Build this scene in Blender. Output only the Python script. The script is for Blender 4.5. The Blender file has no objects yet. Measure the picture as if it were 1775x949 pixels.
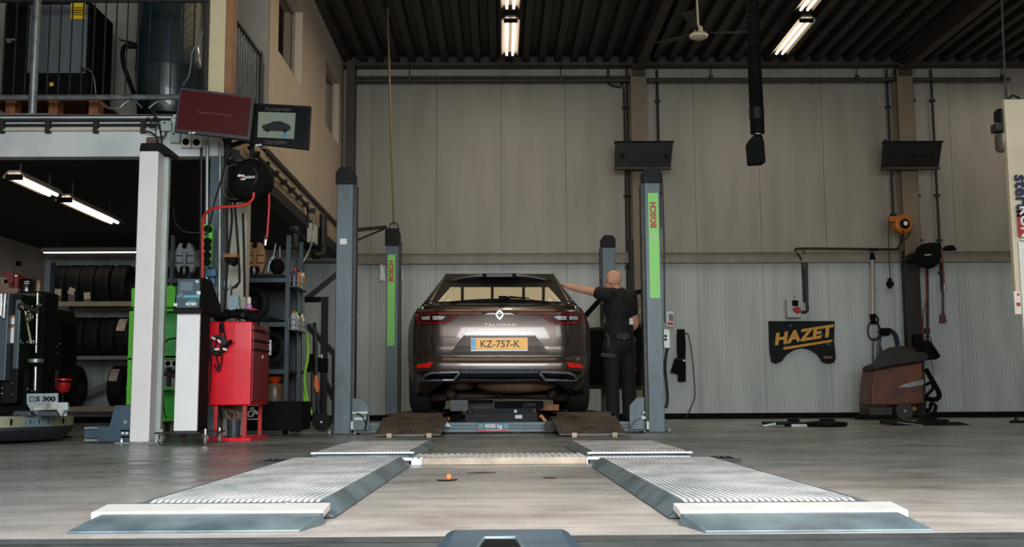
import bpy, bmesh, math, random
from mathutils import Vector, Matrix, Euler
random.seed(7)
SC = bpy.context.scene
COL = SC.collection
R = math.radians

# ------------------------------------------------------------------ camera
FPX, IW, IH = 1850.0, 1775.0, 949.0
ROLL = -0.0055
PITCH = math.atan(213.4 / FPX)
YAW = math.atan(22.7 / FPX)
cam_d = bpy.data.cameras.new('camera')
cam_d.sensor_width = 36.0
cam_d.lens = 36.0 * FPX / IW
cam_d.clip_start = 0.05
cam = bpy.data.objects.new('camera', cam_d)
COL.objects.link(cam)
CAMZ = 0.35
RM = Matrix.Rotation(-YAW, 3, 'Z') @ Matrix.Rotation(math.pi / 2 + PITCH, 3, 'X') @ Matrix.Rotation(ROLL, 3, 'Z')
cam.matrix_world = Matrix.Translation((0, 0, CAMZ)) @ RM.to_4x4()
SC.camera = cam

# ------------------------------------------------------------------ world, light, exposure
SC.view_settings.view_transform = 'Standard'
SC.view_settings.look = 'None'
SC.view_settings.gamma = 1.0
SC.view_settings.use_curve_mapping = False
SC.view_settings.exposure = 0.13
w = bpy.data.worlds.new('overcast_sky')
SC.world = w
w.use_nodes = True
w.node_tree.nodes['Background'].inputs[0].default_value = (0.62, 0.72, 0.8, 1)
w.node_tree.nodes['Background'].inputs[1].default_value = 0.6


def area(name, loc, rot, sx, sy, e, col, spread=180):
    d = bpy.data.lights.new(name, 'AREA')
    d.shape = 'RECTANGLE'
    d.size, d.size_y = sx, sy
    d.energy = e
    d.color = col
    o = bpy.data.objects.new(name, d)
    o.location = loc
    o.rotation_euler = rot
    d.spread = R(spread)
    COL.objects.link(o)
    return o


# daylight coming in through the open gate behind the camera and the two gates beside it;
# it falls from the sky above the yard, so it slants down onto the floor
DAY = (0.90, 0.97, 1.0)
area('daylight_gate_middle', (0.2, -1.6, 2.5), (R(54), 0, 0), 4.8, 3.0, 560, DAY, 135)
area('daylight_gate_left', (-4.7, -1.6, 2.5), (R(54), 0, 0), 3.2, 3.0, 35, DAY, 135)
area('daylight_gate_right', (5.6, -1.6, 2.5), (R(54), 0, 0), 3.6, 3.0, 160, DAY, 135)


# ------------------------------------------------------------------ helpers
def P(u, v, Y):
    """the point at depth Y seen at pixel (u, v)"""
    d = RM @ Vector(((u - IW / 2) / FPX, -(v - IH / 2) / FPX, -1.0))
    t = Y / d.y
    return Vector((d.x * t, Y, CAMZ + d.z * t))


def F(u, v, z=0.0):
    """the point on the level plane z seen at pixel (u, v)"""
    d = RM @ Vector(((u - IW / 2) / FPX, -(v - IH / 2) / FPX, -1.0))
    t = (z - CAMZ) / d.z
    return Vector((d.x * t, d.y * t, z))


def lin(c):
    return tuple(((x / 255.0) / 12.92 if x / 255.0 <= 0.04045 else ((x / 255.0 + 0.055) / 1.055) ** 2.4) for x in c)


def interp(tab, x):
    tab = sorted(tab)
    if x <= tab[0][0]:
        return tab[0][1]
    for (a, fa), (b, fb) in zip(tab, tab[1:]):
        if x <= b:
            return fa + (fb - fa) * (x - a) / (b - a)
    return tab[-1][1]


def mat(name, rgb, rough=0.5, metal=0.0, var=0.12, scale=6.0, bump=0.0, rgb2=None, stretch=(1, 1, 1),
        coat=0.0, trans=0.0, emit=0.0, spec=0.5, rvar=0.0, alpha=1.0):
    m = bpy.data.materials.new(name)
    m.use_nodes = True
    nt = m.node_tree
    b = nt.nodes['Principled BSDF']
    c = lin(rgb)
    c2 = lin(rgb2) if rgb2 else tuple(x * (1 - var * 1.6) for x in c)
    tc = nt.nodes.new('ShaderNodeTexCoord')
    mp = nt.nodes.new('ShaderNodeMapping')
    mp.inputs['Scale'].default_value = stretch
    nt.links.new(tc.outputs['Object'], mp.inputs[0])
    nz = nt.nodes.new('ShaderNodeTexNoise')
    nz.inputs['Scale'].default_value = scale
    nz.inputs['Detail'].default_value = 6
    nz.inputs['Roughness'].default_value = 0.6
    nt.links.new(mp.outputs[0], nz.inputs['Vector'])
    cr = nt.nodes.new('ShaderNodeValToRGB')
    cr.color_ramp.elements[0].position = 0.32
    cr.color_ramp.elements[1].position = 0.62
    cr.color_ramp.elements[0].color = (*c2, 1)
    cr.color_ramp.elements[1].color = (*c, 1)
    nt.links.new(nz.outputs['Fac'], cr.inputs[0])
    nt.links.new(cr.outputs[0], b.inputs['Base Color'])
    b.inputs['Roughness'].default_value = rough
    if rvar:
        mr = nt.nodes.new('ShaderNodeMapRange')
        mr.inputs['To Min'].default_value = max(0.02, rough - rvar)
        mr.inputs['To Max'].default_value = min(1, rough + rvar)
        nt.links.new(nz.outputs['Fac'], mr.inputs['Value'])
        nt.links.new(mr.outputs[0], b.inputs['Roughness'])
    b.inputs['Metallic'].default_value = metal
    b.inputs['Specular IOR Level'].default_value = spec
    b.inputs['Coat Weight'].default_value = coat
    b.inputs['Coat Roughness'].default_value = 0.04
    b.inputs['Transmission Weight'].default_value = trans
    if emit:
        nt.links.new(cr.outputs[0], b.inputs['Emission Color'])
        b.inputs['Emission Strength'].default_value = emit
    if bump:
        bp = nt.nodes.new('ShaderNodeBump')
        bp.inputs['Strength'].default_value = bump
        bp.inputs['Distance'].default_value = 0.01
        nt.links.new(nz.outputs['Fac'], bp.inputs['Height'])
        nt.links.new(bp.outputs[0], b.inputs['Normal'])
    return m


class M:
    """collects shapes; add() links them as one mesh object"""

    def __init__(s):
        s.bm = bmesh.new()

    def face(s, pts):
        vs = [s.bm.verts.new(p) for p in pts]
        s.bm.faces.new(vs)
        return s

    def prism(s, pts, vec):
        vec = Vector(vec)
        a = [s.bm.verts.new(Vector(p)) for p in pts]
        b = [s.bm.verts.new(Vector(p) + vec) for p in pts]
        n = len(a)
        s.bm.faces.new(a)
        s.bm.faces.new(b[::-1])
        for i in range(n):
            j = (i + 1) % n
            s.bm.faces.new((a[j], a[i], b[i], b[j]))
        return s

    def box(s, x0, x1, y0, y1, z0, z1):
        return s.prism([(x0, y0, z0), (x1, y0, z0), (x1, y1, z0), (x0, y1, z0)], (0, 0, z1 - z0))

    def obox(s, c, size, rot=(0, 0, 0)):
        m = Matrix.Translation(c) @ Euler(rot).to_matrix().to_4x4()
        sx, sy, sz = [k / 2 for k in size]
        return s.prism([m @ Vector(p) for p in ((-sx, -sy, -sz), (sx, -sy, -sz), (sx, sy, -sz), (-sx, sy, -sz))],
                       m.to_3x3() @ Vector((0, 0, 2 * sz)))

    def bar(s, p0, p1, w, h, up=(0, 0, 1)):
        p0, p1 = Vector(p0), Vector(p1)
        d = (p1 - p0).normalized()
        up = Vector(up)
        if abs(d.dot(up)) > 0.98:
            up = Vector((0, 1, 0))
        a = d.cross(up).normalized() * (w / 2)
        b = a.cross(d).normalized() * (h / 2)
        return s.prism([p0 - a - b, p0 + a - b, p0 + a + b, p0 - a + b], p1 - p0)

    def ring(s, c, a, b, r, n):
        return [s.bm.verts.new(c + (a * math.cos(2 * math.pi * i / n) + b * math.sin(2 * math.pi * i / n)) * r) for i in range(n)]

    def tube(s, pts, r, n=8, cap=True):
        pts = [Vector(p) for p in pts]
        rr = r if isinstance(r, (list, tuple)) else [r] * len(pts)
        prev = None
        first = None
        d0 = (pts[1] - pts[0]).normalized()
        a = d0.orthogonal().normalized()
        for i, p in enumerate(pts):
            if i == 0:
                d = (pts[1] - p).normalized()
            elif i == len(pts) - 1:
                d = (p - pts[i - 1]).normalized()
            else:
                d = ((pts[i + 1] - p).normalized() + (p - pts[i - 1]).normalized())
                d = d.normalized() if d.length > 1e-5 else (p - pts[i - 1]).normalized()
            a = (a - d * a.dot(d))
            a = a.normalized() if a.length > 1e-5 else d.orthogonal().normalized()
            b = d.cross(a)
            rg = s.ring(p, a, b, rr[i], n)
            if prev:
                for k in range(n):
                    s.bm.faces.new((prev[k], prev[(k + 1) % n], rg[(k + 1) % n], rg[k]))
            else:
                first = rg
            prev = rg
        if cap:
            s.bm.faces.new(first[::-1])
            s.bm.faces.new(prev)
        return s

    def cyl(s, p0, p1, r, r2=None, n=20):
        return s.tube([p0, p1], [r, r if r2 is None else r2], n)

    def lathe(s, prof, o, axis=(0, 0, 1), n=32, close=False):
        """prof: (radius, height) pairs"""
        o = Vector(o)
        ax = Vector(axis).normalized()
        a = ax.orthogonal().normalized()
        b = ax.cross(a)
        rings = [s.ring(o + ax * h, a, b, max(r, 1e-4), n) for r, h in prof]
        pairs = list(zip(rings, rings[1:])) + ([(rings[-1], rings[0])] if close else [])
        for q, t in pairs:
            for k in range(n):
                s.bm.faces.new((q[k], q[(k + 1) % n], t[(k + 1) % n], t[k]))
        if not close:
            s.bm.faces.new(rings[0][::-1])
            s.bm.faces.new(rings[-1])
        return s

    def sph(s, c, r, n=16, rot=None):
        r = (r, r, r) if not isinstance(r, (tuple, list)) else r
        m = Matrix.Translation(c) @ (Euler(rot).to_matrix().to_4x4() if rot else Matrix()) @ Matrix.Diagonal((*r, 1))
        bmesh.ops.create_uvsphere(s.bm, u_segments=n, v_segments=max(6, n // 2 + 2), radius=1, matrix=m)
        return s

    def grid(s, fn, nu, nv):
        vs = [[s.bm.verts.new(fn(i / nu, j / nv)) for j in range(nv + 1)] for i in range(nu + 1)]
        for i in range(nu):
            for j in range(nv):
                s.bm.faces.new((vs[i][j], vs[i + 1][j], vs[i + 1][j + 1], vs[i][j + 1]))
        return s

    def pp(s, uv, Y, dep):
        """a polygon traced at depth Y, given the thickness dep away from the camera"""
        return s.prism([P(u, v, Y) for u, v in uv], (0, dep, 0))

    def pb(s, u0, v0, u1, v1, Y, dep):
        a, b = P(u0, v0, Y), P(u1, v1, Y)
        return s.box(min(a.x, b.x), max(a.x, b.x), Y, Y + dep, min(a.z, b.z), max(a.z, b.z))


def smoothpts(pts, k=4):
    pts = [Vector(p) for p in pts]
    out = []
    for i in range(len(pts) - 1):
        p0, p1, p2, p3 = pts[max(i - 1, 0)], pts[i], pts[i + 1], pts[min(i + 2, len(pts) - 1)]
        for j in range(k):
            t = j / k
            out.append(0.5 * ((2 * p1) + (p2 - p0) * t + (2 * p0 - 5 * p1 + 4 * p2 - p3) * t * t + (3 * p1 - p0 - 3 * p2 + p3) * t ** 3))
    out.append(pts[-1])
    return out


ROOT = {}


def tag(o, label=None, cat=None, group=None, kind=None):
    if label:
        o['label'] = label
    if cat:
        o['category'] = cat
    if group:
        o['group'] = group
    if kind:
        o['kind'] = kind
    return o


def thing(name, label, cat, loc, group=None):
    o = bpy.data.objects.new(name, None)
    o.empty_display_size = 0.1
    o.location = loc
    COL.objects.link(o)
    ROOT[o] = Vector(loc)
    return tag(o, label, cat, group)


def add(name, m, mt, parent=None, label=None, cat=None, group=None, kind=None, bev=0.0, smooth=False, weld=False):
    bm = m.bm
    if weld:
        bmesh.ops.remove_doubles(bm, verts=bm.verts, dist=1e-4)
    bmesh.ops.recalc_face_normals(bm, faces=bm.faces)
    if parent is not None:
        org = ROOT[parent]
    else:
        xs = [v.co for v in bm.verts]
        org = Vector(((min(c.x for c in xs) + max(c.x for c in xs)) / 2, (min(c.y for c in xs) + max(c.y for c in xs)) / 2, min(c.z for c in xs)))
    bmesh.ops.translate(bm, verts=bm.verts, vec=-org)
    me = bpy.data.meshes.new(name)
    bm.to_mesh(me)
    bm.free()
    me.materials.append(mt)
    o = bpy.data.objects.new(name, me)
    COL.objects.link(o)
    if parent is not None:
        o.parent = parent
        ROOT[o] = org
    else:
        o.location = org
        ROOT[o] = org
    if smooth:
        for p in me.polygons:
            p.use_smooth = True
        if smooth != 'full':
            me.set_sharp_from_angle(angle=R(38))
    if bev:
        b = o.modifiers.new('bevel', 'BEVEL')
        b.width = bev
        b.segments = 2
        b.limit_method = 'ANGLE'
        b.angle_limit = R(40)
    return tag(o, label, cat, group, kind)


def text(name, s, mt, parent, loc, size, rot=(math.pi / 2, 0, 0), sx=1.0, shear=0.0, dep=0.002, bold=0.0, align='CENTER', label=None, space=1.0):
    c = bpy.data.curves.new(name, 'FONT')
    c.body = s
    c.size = size
    c.align_x = align
    c.align_y = 'CENTER'
    c.extrude = dep
    c.shear = shear
    c.offset = bold
    c.space_character = space
    c.resolution_u = 3
    t = bpy.data.objects.new(name, c)
    COL.objects.link(t)
    bpy.context.view_layer.update()
    me = bpy.data.meshes.new_from_object(t.evaluated_get(bpy.context.evaluated_depsgraph_get()))
    bpy.data.objects.remove(t)
    me.materials.clear()
    rm = (rot if isinstance(rot, Matrix) else Euler(rot).to_matrix()).to_4x4()
    me.transform(Matrix.Translation(Vector(loc) - ROOT[parent]) @ rm @ Matrix.Diagonal((sx, 1, 1, 1)))
    me.materials.append(mt)
    o = bpy.data.objects.new(name, me)
    COL.objects.link(o)
    o.parent = parent
    ROOT[o] = ROOT[parent]
    return tag(o, label)


def dup(root, off, label=None, group=None):
    """copy of a thing with copies of its parts and sub-parts"""
    def cp(o, par):
        c = o.copy()
        COL.objects.link(c)
        if par is not None:
            c.parent = par
        for ch in list(o.children):
            cp(ch, c)
        return c
    r = cp(root, None)
    r.location = Vector(root.location) + Vector(off)
    if label:
        r['label'] = label
    if group:
        r['group'] = group
    return r


# ------------------------------------------------------------------ materials
black = mat('black_paint', (10, 10, 11), 0.55, var=0.3, scale=9, spec=.2)
blackm = mat('black_matt_plastic', (7, 7, 7), 0.8, var=0.3, spec=.15)
rubber = mat('tyre_rubber', (18, 16, 15), 0.75, var=0.25, scale=14, bump=0.15, spec=.35)
cablem = mat('black_cable', (18, 17, 17), 0.5, var=0.2)
steel = mat('galvanised_steel', (150, 155, 155), 0.42, 0.75, var=0.25, scale=12, rvar=0.12)
dsteel = mat('dark_steel', (56, 55, 54), 0.5, 0.6, var=0.35, scale=10)
chrome = mat('chrome', (225, 225, 225), 0.12, 1.0, var=0.04)
white = mat('white_enamel', (226, 222, 220), 0.4, var=0.05, scale=3)
offwhite = mat('offwhite_plastic', (198, 196, 186), 0.5, var=0.08)
creamy = mat('cream_lift_paint', (205, 190, 160), 0.45, var=0.08, scale=3)
paper = mat('paper', (220, 220, 214), 0.7, var=0.05)
bluegrey = mat('blue_grey_lift_paint', (70, 86, 92), 0.38, 0.12, var=0.3, scale=5, stretch=(1.5, 1.5, 0.5), rvar=0.14, rgb2=(38, 48, 53))
bluedark = mat('blue_steel_paint', (62, 84, 98), 0.4, 0.2, var=0.25, scale=5)
lime = mat('lime_green_paint', (92, 200, 40), 0.45, var=0.08)
limelabel = mat('green_label_film', (124, 204, 86), 0.45, var=0.1, scale=2)
redp = mat('red_enamel', (226, 8, 34), 0.3, var=0.12, scale=3, coat=0.4)
redplastic = mat('red_plastic', (170, 22, 20), 0.45, var=0.15)
redhose = mat('red_hose', (200, 34, 22), 0.4, var=0.1)
orange = mat('orange_plastic', (196, 92, 20), 0.5, var=0.15)
yellow = mat('yellow_label', (226, 190, 30), 0.5, var=0.05)
wood = mat('pallet_wood', (148, 92, 56), 0.75, var=0.3, scale=5, stretch=(8, 1, 1))
brownsteel = mat('brown_structural_steel', (62, 51, 43), 0.6, 0.1, var=0.2, scale=3)
beigecol = mat('beige_column_paint', (112, 97, 76), 0.6, var=0.12, scale=3)
darkcol = mat('dark_column_paint', (26, 24, 24), 0.65, var=0.2, scale=3)
glassd = mat('dark_window_glass', (22, 20, 19), 0.08, var=0.1, spec=0.8)
lampw = mat('lamp_housing_white', (150, 138, 124), 0.4, var=0.04)


def emis(name, rgb, s):
    m = bpy.data.materials.new(name)
    m.use_nodes = True
    nt = m.node_tree
    b = nt.nodes['Principled BSDF']
    nz = nt.nodes.new('ShaderNodeTexNoise')
    nz.inputs['Scale'].default_value = 3
    mx = nt.nodes.new('ShaderNodeMix')
    mx.data_type = 'RGBA'
    c = lin(rgb)
    mx.inputs[6].default_value = (*c, 1)
    mx.inputs[7].default_value = (*[x * 0.95 for x in c], 1)
    nt.links.new(nz.outputs[0], mx.inputs[0])
    nt.links.new(mx.outputs[2], b.inputs['Emission Color'])
    b.inputs['Emission Strength'].default_value = s
    b.inputs['Base Color'].default_value = (*[x * 0.06 for x in c], 1)
    b.inputs['Roughness'].default_value = 0.35
    b.inputs['Specular IOR Level'].default_value = 0.2
    return m


tubeglow = emis('fluorescent_tube_glow', (255, 234, 208), 4.5)


def panel_wall(name, rgb, rgb2, rib, joint0=0.0, ribw=0.06, jd=0.55, ax=0, ribc=0.0):
    """sandwich panel wall: a joint every metre, fine vertical ribs, faint streaks of dirt"""
    m = bpy.data.materials.new(name)
    m.use_nodes = True
    nt = m.node_tree
    L = nt.links.new
    b = nt.nodes['Principled BSDF']
    g = nt.nodes.new('ShaderNodeNewGeometry')
    sp = nt.nodes.new('ShaderNodeSeparateXYZ')
    L(g.outputs['Position'], sp.inputs[0])

    def mth(op, a, bv=None, c=None):
        n = nt.nodes.new('ShaderNodeMath')
        n.operation = op
        for i, q in enumerate((a, bv, c)):
            if q is None:
                continue
            if isinstance(q, (int, float)):
                n.inputs[i].default_value = q
            else:
                L(q, n.inputs[i])
        return n.outputs[0]
    x = mth('ADD', sp.outputs[ax], 100.0 - joint0)
    fr = mth('FRACT', x)
    d = mth('ABSOLUTE', mth('SUBTRACT', fr, 0.5))
    joint = mth('GREATER_THAN', d, 0.494)
    rb = mth('FRACT', mth('MULTIPLY', x, 1.0 / ribw))
    rr = mth('GREATER_THAN', mth('ABSOLUTE', mth('SUBTRACT', rb, 0.5)), 0.42)
    mp = nt.nodes.new('ShaderNodeMapping')
    mp.inputs['Scale'].default_value = (2.5, 2.5, 0.35)
    L(g.outputs['Position'], mp.inputs[0])
    nz = nt.nodes.new('ShaderNodeTexNoise')
    nz.inputs['Scale'].default_value = 1.6
    nz.inputs['Detail'].default_value = 7
    L(mp.outputs[0], nz.inputs['Vector'])
    mx = nt.nodes.new('ShaderNodeMix')
    mx.data_type = 'RGBA'
    mx.inputs[6].default_value = (*lin(rgb2), 1)
    mx.inputs[7].default_value = (*lin(rgb), 1)
    cr = nt.nodes.new('ShaderNodeMapRange')
    cr.inputs[1].default_value = 0.35
    cr.inputs[2].default_value = 0.6
    L(nz.outputs[0], cr.inputs[0])
    L(cr.outputs[0], mx.inputs[0])
    m2 = nt.nodes.new('ShaderNodeMix')
    m2.data_type = 'RGBA'
    m2.blend_type = 'MULTIPLY'
    L(mth('MULTIPLY', joint, jd), m2.inputs[0])
    L(mx.outputs[2], m2.inputs[6])
    m2.inputs[7].default_value = (0.12, 0.1, 0.09, 1)
    m3 = nt.nodes.new('ShaderNodeMix')
    m3.data_type = 'RGBA'
    L(mth('MULTIPLY', rr, ribc), m3.inputs[0])
    L(m2.outputs[2], m3.inputs[6])
    m3.inputs[7].default_value = (0.75, 0.78, 0.76, 1)
    L(m3.outputs[2], b.inputs['Base Color'])
    bp = nt.nodes.new('ShaderNodeBump')
    bp.inputs['Strength'].default_value = rib
    bp.inputs['Distance'].default_value = 0.004
    L(mth('SUBTRACT', mth('MULTIPLY', rr, -1.0), mth('MULTIPLY', joint, 2.0)), bp.inputs['Height'])
    L(bp.outputs[0], b.inputs['Normal'])
    b.inputs['Roughness'].default_value = 0.5
    return m


JX = P(868, 110, 16.2).x
wall_up = panel_wall('upper_wall_panels', (142, 136, 123), (131, 125, 112), 0.35, JX)
wall_lo = panel_wall('lower_wall_panels', (170, 175, 171), (154, 159, 155), 0.9, P(870, 600, 16.2).x, 0.0625, 0.6, 0, 0.22)  # paler and bluer than the upper: own colour plus daylight mixed into the paint
wall_side = panel_wall('side_wall_panels', (172, 159, 146), (162, 149, 136), 0.0, 0.0, 0.5, 0.0, 1)


def floor_mat():
    m = bpy.data.materials.new('worn_concrete_floor')
    m.use_nodes = True
    nt = m.node_tree
    L = nt.links.new
    b = nt.nodes['Principled BSDF']
    g = nt.nodes.new('ShaderNodeNewGeometry')

    def nz(sc, det=8, st=(1, 1, 1), off=0):
        mp = nt.nodes.new('ShaderNodeMapping')
        mp.inputs['Scale'].default_value = st
        mp.inputs['Location'].default_value = (off, off, 0)
        L(g.outputs['Position'], mp.inputs[0])
        n = nt.nodes.new('ShaderNodeTexNoise')
        n.inputs['Scale'].default_value = sc
        n.inputs['Detail'].default_value = det
        n.inputs['Roughness'].default_value = 0.62
        L(mp.outputs[0], n.inputs['Vector'])
        return n.outputs[0]

    def ramp(src, p0, p1, c0, c1):
        r = nt.nodes.new('ShaderNodeValToRGB')
        r.color_ramp.elements[0].position = p0
        r.color_ramp.elements[1].position = p1
        r.color_ramp.elements[0].color = (*c0, 1)
        r.color_ramp.elements[1].color = (*c1, 1)
        L(src, r.inputs[0])
        return r.outputs[0]

    def mix(f, a, c, bl='MIX'):
        x = nt.nodes.new('ShaderNodeMix')
        x.data_type = 'RGBA'
        x.blend_type = bl
        if isinstance(f, float):
            x.inputs[0].default_value = f
        else:
            L(f, x.inputs[0])
        L(a, x.inputs[6])
        L(c, x.inputs[7])
        return x.outputs[2]
    base = ramp(nz(0.9), 0.35, 0.66, lin((94, 99, 98)), lin((144, 148, 145)))
    pinkish = ramp(nz(2.6, 9), 0.3, 0.7, lin((172, 158, 150)), lin((206, 194, 184)))
    # the concrete is paler and warmer near the front, fading towards the sides
    sp = nt.nodes.new('ShaderNodeSeparateXYZ')
    L(g.outputs['Position'], sp.inputs[0])

    def mr(src, a, c, d, e):
        r = nt.nodes.new('ShaderNodeMapRange')
        r.interpolation_type = 'SMOOTHSTEP'
        for i, q in enumerate((a, c, d, e)):
            r.inputs[i + 1].default_value = q
        L(src, r.inputs[0])
        return r.outputs[0]
    near = mr(sp.outputs[1], 3.2, 6.2, 1.0, 0.0)
    lane = mr(sp.outputs[0], -1.9, -0.6, 0.12, 1.0)
    lane2 = mr(sp.outputs[0], 1.2, 2.6, 1.0, 0.5)
    m0 = nt.nodes.new('ShaderNodeMath')
    m0.operation = 'MULTIPLY'
    L(lane, m0.inputs[0])
    L(lane2, m0.inputs[1])
    lane = m0.outputs[0]
    mm = nt.nodes.new('ShaderNodeMath')
    mm.operation = 'MULTIPLY'
    L(near, mm.inputs[0])
    L(lane, mm.inputs[1])
    c = mix(mm.outputs[0], base, pinkish)
    scratch = ramp(nz(3.0, 10, (0.5, 3.5, 1), 5), 0.36, 0.54, (0.66, 0.65, 0.64), (1, 1, 1))
    c = mix(0.5, c, scratch, 'MULTIPLY')
    stain = ramp(nz(0.55, 5, (1, 1, 1), 11), 0.38, 0.5, (0.66, 0.62, 0.58), (1, 1, 1))
    c = mix(0.8, c, stain, 'MULTIPLY')
    L(c, b.inputs['Base Color'])
    rg = mr(nz(2.2, 6, (1, 2, 1), 3), 0.3, 0.7, 0.2, 0.46)
    L(rg, b.inputs['Roughness'])
    bp = nt.nodes.new('ShaderNodeBump')
    bp.inputs['Strength'].default_value = 0.12
    bp.inputs['Distance'].default_value = 0.004
    L(nz(26, 5), bp.inputs['Height'])
    L(bp.outputs[0], b.inputs['Normal'])
    return m


# ------------------------------------------------------------------ the room
WY = 16.2
ZC = 5.5
XL, XR = -6.9, 9.0
XM = -2.4      # side face of the mezzanine and of the office above it
YM = 9.3       # front of the mezzanine
YO = 10.8      # front wall of the office
ZM0, ZM1 = 2.48, 2.853


def struct(name, m, mt, **k):
    return add(name, m, mt, kind='structure', **k)


struct('floor', M().box(XL - 0.3, XR + 0.3, -6, WY + 0.2, -0.1, 0), floor_mat())
ZS = P(900, 447, WY).z
struct('wall_back', M().box(XL - 0.2, XR + 0.2, WY, WY + 0.15, ZS, ZC + 0.15), wall_up)
struct('wall_back_lower', M().box(XL - 0.2, XR + 0.2, WY - 0.01, WY + 0.14, 0.0, ZS), wall_lo)
zb = P(1400, 716, WY - 0.05).z
struct('baseboard_back', M().box(XL, XR, WY - 0.05, WY - 0.011, 0, zb), blackm)
struct('wall_left', M().box(XL - 0.15, XL, -1.5, WY, 0, ZC + 0.1), wall_side)
struct('wall_right', M().box(XR, XR + 0.15, -1.5, WY, 0, ZC + 0.1), wall_side)
# wall behind the camera, with three gate openings
m = M()
for a, b, z0, z1 in ((XL, XR, 4.0, ZC), (XL, -6.4, 0, 4), (-3.0, -2.3, 0, 4), (2.7, 3.7, 0, 4), (7.5, XR, 0, 4)):
    m.box(a, b, -1.5, -1.35, z0, z1)
struct('wall_front', m, wall_side)
# trapezoidal steel roof deck
m = M()
x = XL - 0.1
prev = None
cols = []
while x < XR + 0.1:
    for dx, z in ((0.0, ZC + 0.1), (0.1, ZC + 0.1), (0.125, ZC), (0.225, ZC)):
        cols.append((x + dx, z))
    x += 0.25
for (xa, za), (xb, zb_) in zip(cols, cols[1:]):
    m.face([(xa, -1.5, za), (xb, -1.5, zb_), (xb, WY, zb_), (xa, WY, za)])
deckm = mat('roof_deck_steel', (52, 44, 38), 0.55, 0.2, var=0.2, scale=2)
struct('ceiling', m, deckm, weld=True)
struct('ceiling_top', M().box(XL - 0.2, XR + 0.2, -1.5, WY + 0.15, ZC + 0.14, ZC + 0.2), deckm)
# translucent skylight strip over the lift, mirrored in the car's rear window
m = M()
for x in (-1.3, -.93, -.50, -.08, .36, .64, 1.0, 1.35):
    m.box(x - .02, x + .02, 8.0, 12.2, ZC - .06, ZC - .02)
for y in (8.0, 12.2):
    m.box(-1.3, 1.35, y - .02, y + .02, ZC - .06, ZC - .02)
sk_ = struct('skylight_frame', m, brownsteel)
struct('skylight', M().box(-1.3, 1.35, 8.0, 12.2, ZC - .02, ZC - .01), emis('daylit_skylight_sheet', (226, 206, 164), 2.2))
# mezzanine: slab, front beam, side beam, front wall of the office and the office side wall with its windows
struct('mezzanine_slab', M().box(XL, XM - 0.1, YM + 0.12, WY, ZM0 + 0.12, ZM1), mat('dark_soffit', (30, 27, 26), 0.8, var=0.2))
beamw = mat('white_beam_paint', (206, 208, 206), 0.5, var=0.1, scale=2, rgb2=(176, 180, 180))
m = M()
m.box(XL, XM - 0.001, YM, YM + 0.13, ZM0, ZM1 - 0.03)
m.box(XL, XM - 0.001, YM - 0.03, YM + 0.13, ZM1 - 0.03, ZM1)
struct('mezzanine_front_beam', m, beamw)
sideb = mat('cream_side_beam_paint', (176, 156, 128), 0.55, var=0.12, scale=2)
m = M()
m.box(XM - 0.1, XM, YM + 0.01, WY, ZM0 + 0.1, ZM1)
struct('mezzanine_side_beam', m, sideb)
struct('mezzanine_side_flange', M().box(XM - 0.14, XM + 0.03, YM + 0.14, WY - 0.02, ZM0 - 0.02, ZM0 + 0.1), darkcol)
struct('mezzanine_side_capping', M().box(XM - 0.05, XM + 0.035, YO, WY - 0.02, ZM1, ZM1 + 0.045), dsteel)
officef = mat('office_front_plaster', (140, 134, 124), 0.7, var=0.08, scale=2)
struct('wall_office_front', M().box(XL, XM, YO, YO + 0.1, ZM1, ZC + 0.1), officef)
wins = [(11.32, 12.7, 4.12, 5.06), (14.5, 15.72, 4.12, 5.06)]
m = M()
ys = [YO + 0.1, 11.32, 12.7, 14.5, 15.72, WY]
for i in range(5):
    if i in (1, 3):
        m.box(XM - 0.16, XM, ys[i], ys[i + 1], ZM1, 4.12)
        m.box(XM - 0.16, XM, ys[i], ys[i + 1], 5.06, ZC + 0.1)
    else:
        m.box(XM - 0.16, XM, ys[i], ys[i + 1], ZM1, ZC + 0.1)
struct('wall_office_side', m, mat('office_side_plaster', (192, 174, 154), .6, var=.06, scale=1.2))
frm = mat('window_frame_paint', (150, 132, 112), 0.5, var=0.1)
for k, (a, b, z0, z1) in enumerate(wins):
    f = M()
    f.box(XM - 0.14, XM - 0.09, a, a + 0.04, z0, z1).box(XM - 0.14, XM - 0.09, b - 0.04, b, z0, z1)
    f.box(XM - 0.14, XM - 0.09, a + 0.04, b - 0.04, z0, z0 + 0.04).box(XM - 0.14, XM - 0.09, a + 0.04, b - 0.04, z1 - 0.04, z1)
    wf = struct('window_%d' % (k + 1), f, frm)
    add('pane', M().box(XM - 0.125, XM - 0.115, a + 0.03, b - 0.03, z0 + 0.03, z1 - 0.03), glassd, wf)
# top edge beam, girt and columns of the back wall
m = M()
zt0, zt1 = P(900, 113, 16.05).z, P(900, 98, 16.05).z
m.box(XM, XR, 16.05, WY, zt0, zt1)
m.box(XM, XR, 15.98, WY, zt0 - 0.02, zt0)
struct('trim_1', m, brownsteel)
zg0, zg1 = P(900, 457, 16.08).z, P(900, 439, 16.08).z
m = M()
m.box(XM, XR, 16.08, WY - 0.012, zg0, zg1)
m.box(XM, XR, 16.04, WY - 0.012, zg1 - 0.015, zg1)
struct('trim_2', m, mat('girt_beige_steel', (124, 114, 98), 0.5, 0.1, var=0.15))


def ibeam(m, x, y, z0, z1, w_=0.24, d=0.22):
    m.box(x - w_ / 2, x + w_ / 2, y - d, y - d + 0.02, z0, z1)
    m.box(x - w_ / 2, x + w_ / 2, y - 0.02, y, z0, z1)
    m.box(x - 0.008, x + 0.008, y - d + 0.02, y - 0.02, z0, z1)
    return m


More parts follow.
